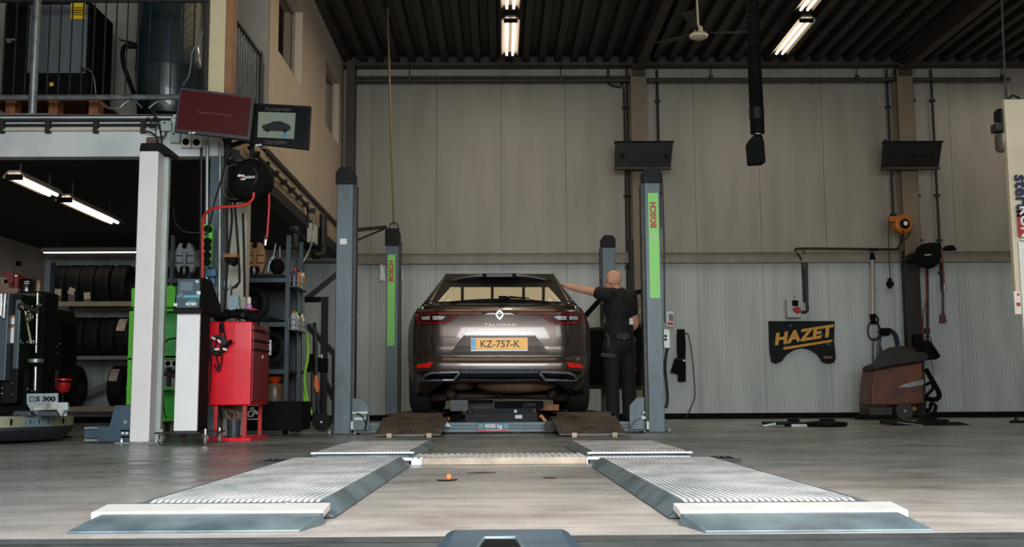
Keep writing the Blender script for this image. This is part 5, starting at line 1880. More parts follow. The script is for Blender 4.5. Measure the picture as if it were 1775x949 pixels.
# ------------------------------------------------------------------ mezzanine: railings, compressor, tank
YF = YM + .06
ztop, zbot = P(200, 3, YF).z, P(100, 169, YF).z
t = thing('railing', 'dark barred railing along the front edge of the mezzanine', 'railing', (-4.6, YF, ZM1), 'railings of the mezzanine')
XE = P(357, 100, YF).x
add('top_rail', M().tube([(XL + .05, YF, ztop + .01), (XE, YF, ztop + .01)], .02, 10), dsteel, t)
add('bottom_rail', M().tube([(XL + .05, YF, zbot), (XE, YF, zbot)], .026, 10), steel, t)
k = 0
xb_ = P(45, 100, YF).x
while xb_ - .1 * k > XL + .1:
    k += 1
xx = xb_ - .1 * (k - 1)
i = 0
while xx < XE:
    if abs(xx - P(65, 100, YF).x) > .035:
        add('baluster', M().cyl((xx, YF, zbot), (xx, YF, ztop + .01), .0075, n=6), dsteel, t)
    xx += .1
add('rail_post', M().cyl((P(65, 100, YF).x, YF - .05, ZM1), (P(65, 100, YF).x, YF - .05, 4.1), .036, n=14).box(P(65, 100, YF).x - .16, P(65, 100, YF).x + .2, YF - .1, YF + .02, ZM1, ZM1 + .01), steel, t)
t = thing('railing', 'short barred railing on the mezzanine side, beside the corner column', 'railing', (XM - .03, 10.1, ZM1), 'railings of the mezzanine')
zt2 = 3.83
add('top_rail', M().box(XM - .05, XM - .0, YM + .22, 10.55, zt2 - .03, zt2), dsteel, t)
add('bottom_rail', M().box(XM - .05, XM - .0, YM + .22, 10.55, ZM1 + .04, ZM1 + .07), dsteel, t)
for i in range(13):
    y_ = YM + .30 + i * .098
    add('baluster', M().cyl((XM - .025, y_, ZM1 + .04), (XM - .025, y_, zt2 - .02), .0085, n=6), steel, t)
add('end_post', M().box(XM - .06, XM, 10.53, 10.60, ZM1, zt2 + .02), dsteel, t)
# compressor on its pallet
a, b = P(5, 127, 9.75), P(154, 127, 9.75)
t = thing('pallet', 'wooden pallet under the compressor on the mezzanine', 'pallet', ((a.x + b.x) / 2, 10, ZM1))
pz = P(100, 175, 9.7).z
add('deck', M().box(a.x - .1, b.x + .15, 9.62, 10.4, pz - .02, pz), wood, t)
for u in (18, 92, 162):
    x = P(u, 185, 9.62).x
    for ya_, yb_ in ((9.62, 9.76), (10.2, 10.4)):
        add('foot_block', M().box(x - .042, x + .042, ya_, yb_, ZM1 + .001, pz - .02), wood, t)
t = thing('air_compressor', 'grey and black cabinet compressor behind the mezzanine railing', 'compressor', ((a.x + b.x) / 2, 10, pz))
ztc = P(160, 4, 9.75).z
add('cabinet', M().box(a.x, b.x + .0, 9.75, 10.32, pz, ztc), blackm, t, bev=.01)
a2, b2 = P(47, 127, 9.74), P(153, 8, 9.74)
add('front_panel', M().box(a2.x, b2.x, 9.735, 9.75, a2.z, b2.z), mat('compressor_grey', (92, 98, 102), 0.5, var=0.05, scale=2), t, bev=.003)
add('yellow_notice', M().pb(123, 4, 147, 33, 9.73, .004), yellow, t)
add('notice_print', M().pb(127, 13, 143, 14, 9.728, .002).pb(127, 17, 143, 18, 9.728, .002).pb(127, 21, 140, 22, 9.728, .002).pb(127, 25, 143, 26, 9.728, .002), blackm, t)
add('yellow_tag', M().pb(86, 143, 92, 149, 9.735, .012), yellow, t)
add('door_handle', M().pb(10, 67, 26, 70, 9.70, .04).pb(12, 70, 18, 74, 9.71, .03), steel, t)
add('cable_socket', M().lathe([(.018, 0), (.018, .02)], P(144, 121, 9.735), (0, -1, 0), 12), blackm, t)
add('grey_cord', M().tube(smoothpts([P(145, 121, 9.70), P(152, 120, 9.68), P(160, 128, 9.68), P(164, 142, 9.68), P(166, 163, 9.68)]), .007, 6), steel, t)
c = P(295, 100, 10.2)
t = thing('air_tank', 'dark teal upright air receiver tank on the mezzanine', 'tank', (c.x, 10.2, ZM1))
r_ = .32
zt_ = ZM1 + .12
teal = mat('dark_teal_tank_paint', (24, 40, 46), 0.36, var=0.12, scale=3, coat=.3)
zw = P(295, 124, 10.2).z
m = M().lathe([(.05, zt_), (.2, zt_ + .03), (.29, zt_ + .09), (r_, zw - .005), (r_ + .004, zw), (r_, zw + .005), (r_, 4.5), (.25, 4.65), (.05, 4.7)], (c.x, 10.2, 0), n=40)
add('vessel', m, teal, t, smooth=True)
for an in (.6, 2.6, 4.7):
    add('leg', M().box(c.x + .24 * math.cos(an) - .03, c.x + .24 * math.cos(an) + .03, 10.2 + .24 * math.sin(an) - .03, 10.2 + .24 * math.sin(an) + .03, ZM1, zt_ + .1), black, t)
t = thing('air_pipe', 'bent black hose and valve between the compressor and the tank', 'hose', P(222, 160, 10.0))
add('bent_hose', M().tube(smoothpts([P(236, 79, 10), P(222, 79, 10), P(214, 84, 10), P(213, 105, 10), P(220, 130, 10), P(232, 162, 10)]), .022, 10), blackm, t, smooth=True)
add('valve', M().tube([P(219, 79, 10), P(234, 79, 10)], .032, 10).bar(P(207, 69, 9.96), P(224, 73, 9.96), .03, .01).cyl(P(226, 71, 9.97), P(226, 79, 9.97), .01, n=8), black, t)
tag(add('drain_pipe', M().tube([P(243, 190, 9.9), P(252, 172, 9.9), P(260, 160, 10.)], .035, 10), blackm), 'black drain pipe at the foot of the teal tank', 'pipe')
for k, (pts, lb) in enumerate((([(176, 178), (186, 187), (206, 188), (215, 180), (226, 173)], 'grey cord curling on the mezzanine floor beside the pallet'), ([(258, 188), (270, 178), (282, 176), (292, 182), (299, 190)], 'grey cord looping on the mezzanine floor by the corner'), ([(233, 173), (240, 180), (246, 190)], 'short grey cord under the railing near the tank'))):
    tag(add('grey_cord', M().tube(smoothpts([P(u, min(v, 187.5), 9.38) for u, v in pts]), .007, 6), steel), lb, 'cord')
tag(add('mains_lead', M().tube(smoothpts([P(354, 45, 9.25), P(348, 65, 9.25), P(334, 88, 9.25), P(331, 112, 9.25), P(326, 134, 9.25), P(316, 148, 9.25)]), .008, 6), steel), 'grey cord running down past the railing to the red screen', 'cord')
m = M().tube([P(355.5, 0, 9.25), P(355.5, 185, 9.25)], .016, 8)
tag(add('wall_conduit', m, dsteel), 'dark conduit beside the pale upper part of the corner column', 'conduit')
# pipes clipped to the white beam
YB = YM - .03
for k, (v, r, mt_, u1, lb) in enumerate(((200.5, .008, dsteel, 300, 'topmost dark pipe clipped along the white mezzanine beam'), (208.6, .0125, darkcol, 296, 'second dark pipe on the white beam, thicker'), (217, .0125, darkcol, 272, 'third dark pipe on the white beam, thicker'), (225, .010, creamy, 252, 'lowest pipe on the white beam, beige'))):
    z = P(150, v, YB).z
    tag(add('beam_pipe', M().tube([(XL + .1, YB, z), (P(u1, v, YB).x, YB, z)], r, 8), mt_), lb, 'pipe', 'pipes along the white beam')
for u, lb in ((4, 'pipe clamp on the white beam near the left edge'), (84, 'pipe clamp on the white beam below the railing post'), (167, 'pipe clamp on the white beam below the pallet end'), (249, 'pipe clamp on the white beam below the teal tank')):
    x = P(u, 215, YB).x
    tag(add('pipe_clamp', M().box(x - .022, x + .016, YB - .02, YM - .001, P(u, 231, YB).z, P(u, 207, YB).z), darkcol), lb, 'clamp', 'pipe clamps on the white beam')
for u0, v0, u1, v1, lb in ((278, 209, 296, 227, 'grey junction box on the white beam, above the others'), (294, 228, 311, 247, 'grey junction box on the white beam under the red screen'), (314, 237, 331, 256, 'grey double socket on the white beam, left one'), (333, 239, 349, 256, 'grey double socket on the white beam, right one')):
    t = thing('junction_box', lb, 'junction box', P((u0 + u1) / 2, v1, YB), 'junction boxes on the white beam')
    add('box_body', M().pb(u0, v0, u1, v1, YB - .03, .08), offwhite if v0 > 230 and u0 > 310 else mat('light_grey_box', (168, 176, 178), .5), t, bev=.006)
    add('cover_marks', M().pb(u0 + 5, v0 + 3, u0 + 9, v0 + 5, YB - .033, .003) if u0 < 312 else M().lathe([(.028, 0), (.03, .015), (.022, .03)], P((u0 + u1) / 2, (v0 + v1) / 2, YB - .03), (0, -1, 0), 16), blackm, t)
m = M()
for pts in ([(252, 228), (262, 230), (272, 238), (282, 238), (287, 233), (288, 227)], [(254, 215), (262, 221), (272, 219), (278, 215)], [(256, 204), (262, 212), (268, 204), (274, 206)], [(260, 188), (268, 200), (276, 218), (280, 240), (280, 250)]):
    m.tube(smoothpts([P(u, v, YB - .05) for u, v in pts]), .009, 6)
tag(add('loose_wires', m, cablem, kind='stuff'), 'tangle of loose black wires at the right end of the white beam', 'wires')

# ------------------------------------------------------------------ screens, hose reel and hardware on the corner column
YS = 8.75
t = thing('monitor', 'slanting monitor showing a plain dark red screen', 'monitor', P(370, 240, YS), 'screens on the corner column')
add('casing', M().pp([(312, 151), (440, 167.5), (432, 243), (301, 228)], YS, .06), mat('grey_black_bezel', (52, 50, 50), .4), t, bev=.004)
redscr = emis('dark_red_screen', (88, 22, 24), .35)
add('screen', M().pp([(315, 155.5), (436, 170.5), (429, 236.5), (305, 223)], YS - .004, .003), redscr, t)
q = P(371, 197, YS - .006)
text('screen_text', 'Even geduld a.u.b. wachten op test', emis('screen_text_grey', (150, 90, 88), .4), t, q, .021, Matrix.Rotation(R(6.5), 3, 'Y') @ Matrix.Rotation(math.pi / 2, 3, 'X'), dep=.0008)
add('power_light', M().pb(327, 229.5, 331, 232, YS - .006, .004).pb(333, 229, 338, 232, YS - .006, .004), paper, t)
YT = 8.86
t = thing('monitor', 'black monitor showing a car picture and Dutch words', 'monitor', P(485, 258, YT), 'screens on the corner column')
add('casing', M().pp([(430, 178), (539, 184), (534.5, 259), (424, 247)], YT, .05), black, t, bev=.004)
add('screen', M().pp([(432, 181), (536, 186.5), (532, 255.5), (426, 244.5)], YT - .004, .003), mat('black_screen', (5, 5, 6), .3, spec=.15), t)
add('picture', M().pp([(448, 194), (512.5, 196), (509.5, 241), (446, 238)], YT - .007, .003), emis('screen_picture_grey', (128, 140, 124), .55), t)
m = M().pp([(454, 221), (455, 217), (466, 214), (474, 210.5), (486, 210), (494, 213.5), (501, 216), (504, 221), (503, 226), (497, 228), (458, 227)], YT - .009, .002)
pic = add('car_picture', m, emis('pictured_car', (40, 42, 40), .4), t)
add('pictured_windows', M().pp([(471, 215), (476, 212.5), (486, 212), (492, 214.5), (489, 216)], YT - .010, .001), emis('pictured_glass', (20, 20, 20), .4), pic)
add('pictured_wheel', M().lathe([(.021, 0), (.021, .001)], P(463.5, 225, YT - .009), (0, -1, 0), 16).lathe([(.021, 0), (.021, .001)], P(494, 226, YT - .009), (0, -1, 0), 16), emis('pictured_tyre', (14, 14, 14), .4), pic)
m = M().pp([(490, 235), (493.5, 231), (498, 235), (495.5, 235.2), (495.5, 238), (492, 238), (492, 235.2)], YT - .010, .002)
add('blue_arrow', m, emis('blue_arrow_glow', (24, 110, 170), .8), t)
st = emis('screen_word_grey', (66, 66, 64), .6)
rz = Matrix.Rotation(R(1.6), 3, 'Y') @ Matrix.Rotation(math.pi / 2, 3, 'X')
text('screen_word', 'Parkeerrem', st, t, P(482, 189.5, YT - .006), .046, rz, dep=.0008, bold=.0008)
text('screen_word', 'Oprijden', st, t, P(478, 246.5, YT - .006), .052, rz, dep=.0008, bold=.0008)
add('power_light', M().pb(443, 250.5, 448, 253, YT - .006, .004).pb(449, 250, 453, 252.5, YT - .006, .004), paper, t)
t = thing('monitor_bracket', 'dark bracket and arm carrying the two slanting screens', 'bracket', P(395, 275, 9.0))
m = M().cyl(P(395, 240, 9.05), P(395, 268, 9.05), .035, n=14).bar(P(395, 250, 9.05), P(370, 200, 8.85), .04, .03).bar(P(395, 255, 9.05), P(480, 225, 8.95), .04, .03).cyl(P(437, 235, 9.0), P(437, 272, 9.0), .02, n=10)
m.obox(P(402, 266, 9.0), (.12, .08, .07), (.3, .2, .2)).tube(smoothpts([P(400, 262, 8.95), P(392, 275, 8.95), P(398, 285, 8.95), P(410, 283, 8.95)]), .018, 8)
add('bracket_arms', m, black, t, smooth=True)
# big black hose reel
RY_ = 8.9
c = P(437, 314, RY_)
axr = Vector((-.25, -1, 0)).normalized()
t = thing('hose_reel', 'big black hose reel with red badge and red hose on corner column', 'reel', c)
m = M().lathe([(.06, .1), (.15, .09), (.185, .05), (.19, -.02), (.16, -.09), (.05, -.12)], c, axr, 36)
m.prism([P(437, 277, RY_ - .05), P(467, 290, RY_ - .05), P(466, 322, RY_ - .05), P(445, 330, RY_ - .05)], (0, .12, 0))
m.obox(P(410, 315, RY_ + .06), (.12, .12, .34))
add('reel_case', m, blackm, t, smooth=True, bev=.008)
hub = add('hub_ring', M().lathe([(.092, .085), (.098, .115), (.088, .125), (.082, .105)], c + Vector((.01, 0, .01)), axr, 32, close=True), dsteel, t, smooth=True)
add('hub_disc', M().lathe([(.082, .09), (.08, .108)], c + Vector((.01, 0, .01)), axr, 30), black, hub)
ra = Matrix.Rotation(-.245, 3, 'Z') @ Matrix.Rotation(math.pi / 2, 3, 'X')
text('brand_lettering', 'W\u00dcRTH', paper, t, c + axr * .125 + Vector((.036, 0, .005)), .027, ra, bold=.0008)
add('red_badge', M().obox(c + axr * .125 + Vector((-.03, 0, .006)), (.018, .004, .022), (0, 0, -.245)), redplastic, t)
add('white_print', M().obox(P(418, 305, RY_ - .12), (.06, .004, .02), (0, .12, -.245)).obox(P(421, 311, RY_ - .12), (.04, .004, .012), (0, .1, -.245)), paper, t)
m = M().tube(smoothpts([P(440, 334, RY_ - .1), P(438, 345, RY_ - .1), P(428, 354, RY_ - .1), P(412, 357.5, RY_ - .12), P(390, 359, RY_ - .14), P(372, 361, RY_ - .14), P(358, 369, RY_ - .1), P(352, 384, RY_ - .05), P(351, 420, RY_ - .02), P(351, 500, RY_ - .02)]), .012, 8)
add('red_feed_hose', m, redhose, t, smooth=True)
m = M().tube(smoothpts([P(465, 322, RY_ - .02), P(466.5, 350, RY_ - .02), P(464, 395, RY_ - .02), P(461.5, 420, RY_ - .02)]), .0085, 8)
add('red_hose_end', m, redhose, t, smooth=True)
add('hose_coupling', M().tube([P(461.5, 408, RY_ - .02), P(460.5, 416, RY_ - .02), P(459.5, 426, RY_ - .02)], [.008, .015, .012], 8), chrome, t)
add('wire_frame', M().tube(smoothpts([P(412, 286, RY_ - .05), P(398, 288, RY_ - .05), P(391, 296, RY_ - .05), P(388, 330, RY_ - .05), P(396, 345, RY_ - .05), P(414, 345, RY_ - .05)], 3), .007, 6), dsteel, t)
# hardware along the column: pipes, green socket strip, cables
for k, (u, r, mt_, v0, v1, lb) in enumerate(((349, .012, dsteel, 256, 500, 'dark thin pipe left of the blue-grey corner column'), (359, .016, steel, 240, 500, 'pale speckled pipe in front of the blue-grey corner column'), (381, .013, steel, 245, 560, 'bright thin pipe on the right of the blue-grey corner column'))):
    tag(add('column_pipe', M().tube([P(u, v0, YM - .06), P(u - 1, v1, YM - .06)], r, 8), mt_), lb, 'pipe', 'pipes on the corner column')
t = thing('socket_strip', 'lime green socket strip hung on the corner column', 'socket strip', P(357, 462, 9.05))
add('strip_body', M().pp([(353, 388), (367, 390), (364, 462), (348, 461)], 9.05, .07), lime, t, bev=.006)
m = M()
for v in (398, 419, 430, 443, 455):
    m.lathe([(.032, 0), (.032, .03)], P(361.5 - (v - 398) * .03, v, 9.05), (0, -1, 0), 16)
add('socket', m, blackm, t)
add('plug_cable', M().tube(smoothpts([P(362, 398, 9.0), P(358, 405, 8.98), P(366, 380, 8.98), P(372, 350, 8.98), P(387, 300, 8.98), P(392, 270, 8.98)]), .008, 6).tube(smoothpts([P(300, 360, 8.98), P(304, 385, 8.98), P(318, 401, 8.98), P(345, 404, 8.98), P(362, 408, 8.98)]), .006, 6), cablem, t)
tag(add('wooden_ledge', M().pb(387, 440, 411, 446, 8.98, .1), wood), 'little wooden ledge screwed across the cables of the corner column', 'ledge')
tag(add('ledge_holder', M().pp([(389, 446), (409, 446), (408, 454), (400, 460), (390, 455)], 9.0, .12), blackm), 'black holder hanging below the little wooden ledge', 'holder')
for k, (pts, lb) in enumerate((([(392, 330), (394, 420), (392, 500), (388, 560)], 'leftmost black cable hanging below the big hose reel'), ([(398, 345), (402, 380), (396, 440), (390, 520)], 'black cable crossing behind the little wooden ledge'), ([(406, 345), (412, 420), (415, 480), (413, 492), (402, 500)], 'black cable curving towards the pale bracket'), ([(421, 370), (423, 440), (424, 515)], 'rightmost black cable hanging straight down beside the rack'))):
    tag(add('hanging_cable', M().tube(smoothpts([P(u, v, 9.08) for u, v in pts]), .012, 6), cablem if k else dsteel), lb, 'cable', 'cables hanging on the corner column')
t = thing('swivel_light', 'small pale swivel fitting above the red cabinet', 'fitting', P(396, 505, 9.4))
add('head', M().sph(P(394, 493, 9.42), (.035, .04, .055), 14, rot=(0, .2, 0)), mat('pale_blue_plastic', (176, 190, 196), .4), t, smooth='full')
add('arm', M().tube(smoothpts([P(413, 492, 9.02), P(410, 498, 9.0), P(402, 501, 9.0), P(401, 512, 9.0)]), .008, 6), dsteel, t)
tag(add('wall_bracket_box', M().pb(396, 513, 412, 540, 9.06, .05), mat('pale_blue_box', (134, 152, 162), .5)), 'pale blue flat box fixed behind the spray bottles', 'box')
tag(add('blue_jug', M().pb(357, 465, 373, 480, 9.2, .06).pp([(361, 480), (372, 482), (372, 497), (366, 488)], 9.2, .05), mat('blue_jug_plastic', (52, 92, 118), .5), bev=.01), 'small blue holder behind the green socket strip', 'holder')
# side of the mezzanine: tray, little box, elbow
m = M().tube([(XM + .05, YO - 1.2, P(455, 258, YO - 1.2).z), (XM + .05, 13.5, 2.78)], .02, 8)
xs_, y0_, y1_ = XM + .045, YM + .6, 12.95
za_ = 2.70
m = M().tube([(xs_, y0_, za_), (xs_, y1_, za_), (xs_, y1_ + .1, za_ - .06), (xs_, y1_ + .1, za_ - .2)], .018, 8)
for i in range(8):
    m.obox((xs_, y0_ + .3 + i * .45, za_), (.07, .04, .06))
tag(add('side_conduit', m, dsteel), 'clipped conduit running along the cream side beam', 'conduit')
t = thing('junction_box', 'pale junction box at the end of the side beam conduit', 'junction box', P(536, 388, 13.0))
add('box_body', M().box(XM + .005, XM + .09, 13.2, 13.5, 2.28, 2.52), offwhite, t, bev=.006)
add('elbow_pipe', M().tube(smoothpts([(XM + .09, 13.9, 2.75), (XM + .09, 13.9, 2.35), (XM + .08, 13.8, 2.2), (XM + .0, 13.7, 2.18)]), .05, 10), dsteel, t)
add('grey_cord', M().tube(smoothpts([P(541, 375, 12.6), P(543, 400, 12.6), P(539, 425, 12.4), P(533, 440, 12.2), P(523, 459, 12.0)]), .009, 6), steel, t)

# ------------------------------------------------------------------ white lift column with its blue crossbeam
YW = 8.5
a, b = P(231.5, 550, YW), P(265, 550, YW)
zt = P(255, 262, YW).z
t = thing('white_lift_column', 'broad white lift column with black cap in front of the mezzanine', 'lift column', ((a.x + b.x) / 2, YW + .12, 0))
wm = mat('white_column_paint', (222, 216, 212), .4, var=.05, scale=3)
add('column_body', M().box(a.x, b.x, YW, YW + .16, .01, zt), wm, t, bev=.008)
x1_ = P(284, 550, YW + .16).x
add('slide_channel', M().box(a.x + .02, x1_, YW + .161, YW + .22, .01, zt - .01), mat('channel_grey_green', (168, 176, 168), .45, var=.1), t, bev=.004)
add('base_plate', M().box(a.x - .10, x1_ + .05, YW - .04, YW + .36, 0, .012), steel, t)
add('black_cap', M().prism([(a.x, YW - .01, zt), (x1_ + .03, YW - .01, zt), (x1_ + .03, YW - .01, zt - .03), (x1_ + .05, YW - .01, zt - .03), (x1_ + .045, YW - .01, zt + .02), (x1_ - .01, YW - .01, zt + .065), (a.x + .01, YW - .01, zt + .065)][::-1], (0, .3, 0)), black, t, bev=.008)
add('cap_block', M().box(a.x + .03, a.x + .11, YW + .06, YW + .16, zt + .06, zt + .13), mat('brown_block', (78, 62, 52), .6), t, bev=.005)
for x in (a.x - .06, x1_ + .02):
    add('anchor_bolt', M().lathe([(.016, 0), (.016, .014), (.008, .014), (.008, .03)], (x, YW + .0, .012), n=8), bolt, t)
add('top_wire', M().tube(smoothpts([P(269, 250, YW + .1), P(270, 220, YW + .1), P(268, 190, YW + .1)]), .006, 6), cablem, t)
t = thing('blue_lift_crossbeam', 'blue crossbeam with stepped end plate left of the white column', 'crossbeam', P(200, 768, YW + .05))
add('end_plate', M().pp([(169, 766), (169, 741), (189, 740), (199, 703), (228, 703), (228, 766)], YW + .04, .12), bluedark, t, bev=.004)
add('beam', M().pb(146, 744, 169, 760, YW + .08, .16), bluedark, t, bev=.004)
add('beam_edge', M().pb(146, 741, 169, 744, YW + .06, .2).pb(146, 762, 169, 765, YW + .06, .1), steel, t)
add('round_bolt', M().lathe([(.018, 0), (.016, .01)], P(218, 732, YW + .04), (0, -1, 0), 16), steel, t)
m = M().pb(209, 746, 224, 748, YW + .025, .02).pb(209, 757, 224, 759, YW + .025, .02)
add('slot_plate', m, blackm, t)
add('white_bolt', M().lathe([(.011, 0), (.010, .012)], P(213.5, 751.5, YW + .04), (0, -1, 0), 12).lathe([(.011, 0), (.010, .012)], P(220.5, 751.5, YW + .04), (0, -1, 0), 12), paper, t)

# ------------------------------------------------------------------ emission tester on castors
YE = 8.22
a, b = P(305, 600, YE), P(345, 600, YE)
t = thing('emission_tester', 'tall white and black emission tester on a castor base', 'tester', ((a.x + b.x) / 2, YE + .25, 0))
z0, z1 = P(325, 748, YE).z, P(325, 541, YE).z
add('white_front', M().box(a.x, b.x, YE, YE + .03, z0, z1), white, t, bev=.006)
add('tower', M().box(a.x + .004, b.x + .0, YE + .03, YE + .30, z0, z1 + .0), blackm, t, bev=.006)
hx0, hx1 = P(302, 510, YE - .02).x, P(348, 510, YE - .02).x
zh = P(325, 479, YE).z
m = M().prism([(hx0, YE - .03, z1 + .0), (hx0, YE - .03, z1 + .03), (hx0, YE + .05, zh - .02), (hx0, YE + .12, zh), (hx0, YE + .3, zh - .01), (hx0, YE + .58, zh - .18), (hx0, YE + .6, z1)][::-1], (hx1 - hx0, 0, 0))
hd = add('head', m, blackm, t, bev=.008)
fy0, fy1 = YE - .038, YE + .042
fz0, fz1 = z1 + .03, zh - .025


def face_pt(u, v, off):
    # the sloping face of the head
    f = (P(u, v, YE).z - fz0) / (fz1 - fz0)
    f = min(1, max(0, f))
    p = P(u, v, fy0 + (fy1 - fy0) * f - off)
    return p


def facep(uv, off, th):
    return M().prism([face_pt(u, v, off) for u, v in uv], (0, th, 0))


add('face_panel', facep([(309, 484), (347, 484), (345, 534), (304, 534)], .006, .01), mat('slate_panel', (78, 92, 100), .45), hd)
add('display', facep([(313.5, 489), (334.5, 489), (333, 504), (311, 504)], .010, .006), emis('grey_display', (128, 146, 158), .5), hd)
add('teal_band', facep([(307, 512), (346.5, 512), (346, 516.5), (306.5, 516.5)], .010, .005), mat('teal_band', (90, 170, 176), .45), hd)
add('dial', M().lathe([(.022, 0), (.020, .016)], face_pt(314.5, 512, .008), (0, -1, .2), 18), steel, hd)
add('button', M().lathe([(.013, 0), (.012, .01)], face_pt(342, 489, .008), (0, -1, .2), 14), offwhite, hd)
add('white_tag', facep([(341, 505), (347.5, 505), (347, 511), (341, 511)], .012, .006).prism([face_pt(u, v, .012) for u, v in ((301, 526), (307, 526), (307, 531), (301, 531))], (0, .006, 0)), paper, hd)
add('logo_disc', M().lathe([(.035, 0), (.034, .003)], face_pt(332, 526, .007), (0, -1, .2), 22), mat('logo_teal', (70, 120, 128), .5), hd)
text('brand_lettering', 'arex', paper, hd, face_pt(331.5, 526.5, .014), .042, bold=.0015, sx=1.1, dep=.001)
add('front_lip', M().pb(300, 535, 348, 543, YE - .06, .07), black, t, bev=.006)
zbp = z0 - .006
add('base_plate', M().box(P(272, 750, YE - .03).x, P(357, 750, YE + .1).x, YE - .10, YE + .09, zbp - .012, zbp).box(P(306, 750, YE).x, P(387, 750, YE + .3).x, YE + .09, YE + .36, zbp - .012, zbp), dsteel, t, bev=.002)
for (cx_, cy_) in ((P(280, 760, YE - .07).x, YE - .07), (P(356, 760, YE - .07).x, YE - .07), (P(386, 760, YE + .3).x - .02, YE + .28), (P(318, 760, YE + .3).x, YE + .32)):
    zc_ = .041
    cs = add('castor_fork', M().prism([(cx_ - .02, cy_ - .025, zbp - .015), (cx_ + .02, cy_ - .025, zbp - .015), (cx_ + .018, cy_ - .01, zc_), (cx_ + .012, cy_ - .01, zc_), (cx_ + .012, cy_ - .02, zbp - .03), (cx_ - .012, cy_ - .02, zbp - .03), (cx_ - .012, cy_ - .01, zc_), (cx_ - .018, cy_ - .01, zc_)], (0, .03, 0)).cyl((cx_, cy_, zbp - .02), (cx_, cy_, zbp + .025), .012, n=10), chrome, t)
    add('castor_wheel', M().lathe([(.018, -.011), (.041, -.010), (.041, .010), (.018, .011)], (cx_, cy_, zc_), (1, .25, 0), 22), mat('grey_castor_tyre', (110, 108, 104), .6), cs)

# ------------------------------------------------------------------ red tool cabinet
YC = 8.78
a, b = P(361, 640, YC), P(434.5, 640, YC)
zc0, zc1 = P(400, 703, YC).z, P(400, 558, YC).z
dC = .66
t = thing('tool_cabinet', 'bright red tool cabinet with drawers on a red stand', 'tool cabinet', ((a.x + b.x) / 2, YC + dC / 2, 0))
add('carcass', M().box(a.x, b.x, YC, YC + dC, zc0, zc1), redp, t, bev=.008)
zs = [zc1 - .035, zc1 - .13, zc1 - .20, zc1 - .26]
tab = [(567, 582), (583, 598), (599, 610)]
H = zc1 - zc0
edges = [(0.985, .90), (.89, .775), (.765, .665)]
for k, (f1, f0) in enumerate(edges):
    d_ = add('drawer', M().box(b.x + .001, b.x + .012, YC + .03, YC + dC - .03, zc0 + H * f0, zc0 + H * f1), mat('dark_red_front', (128, 8, 18), .35, var=.12), t, bev=.003)
    add('drawer_grip', M().box(b.x + .012, b.x + .024, YC + .05, YC + dC - .05, zc0 + H * f0, zc0 + H * f0 + .014), black, d_)
dr = add('door', M().box(b.x + .001, b.x + .012, YC + .03, YC + dC - .03, zc0 + .03, zc0 + H * .655), mat('dark_red_front', (128, 8, 18), .35, var=.12), t, bev=.003)
add('lock', M().lathe([(.02, 0), (.016, .012)], (b.x + .012, YC + dC * .55, zc0 + H * .59), (1, 0, 0), 14), chrome, dr)
add('corner_handle', M().tube([(b.x + .02, YC + .38, zc1 - .02), (b.x + .045, YC + .4, zc1 - .04), (b.x + .03, YC + .42, zc1 - .07)], .008, 6), chrome, t)
for (x_, y_) in ((a.x + .06, YC + .05), (b.x - .05, YC + .05), (b.x - .05, YC + dC - .05), (a.x + .06, YC + dC - .05)):
    add('leg', M().box(x_ - .016, x_ + .016, y_ - .016, y_ + .016, .03, zc0), redplastic, t, bev=.002)
m = M().box(a.x + .0, b.x + .01, YC - .0, YC + .05, .0, .03).box(b.x - .05, b.x + .01, YC + .05, YC + dC, .0, .03).box(a.x, b.x - .05, YC + dC - .05, YC + dC, 0, .03).box(a.x, a.x + .05, YC + .05, YC + dC - .05, 0, .03)
add('stand_frame', m, redp, t, bev=.003)
t = thing('cable_bucket', 'dark round bucket of cables standing under the red cabinet', 'bucket', P(405, 752, YC + .3))
c = P(405, 752, YC + .3)
add('bucket_body', M().lathe([(.0, 0), (.05, 0), (.058, .17), (.054, .17), (.047, .01)], (c.x, YC + .3, .0), n=24), mat('dark_grey_bucket', (54, 58, 62), .4), t, smooth=True)
m = M()
for k in range(5):
    random.seed(k)
    m.tube(smoothpts([(c.x + random.uniform(-.03, .03), YC + .3, .16), (c.x + random.uniform(-.08, .08), YC + .27, .22), (c.x + random.uniform(-.12, .0), YC + .3, zc0 - .03), (c.x + random.uniform(-.1, .1), YC + .36, zc0 - .01)]), .007, 5)
add('cable_bunch', m, mat('grey_brown_cable', (120, 108, 96), .5), t)
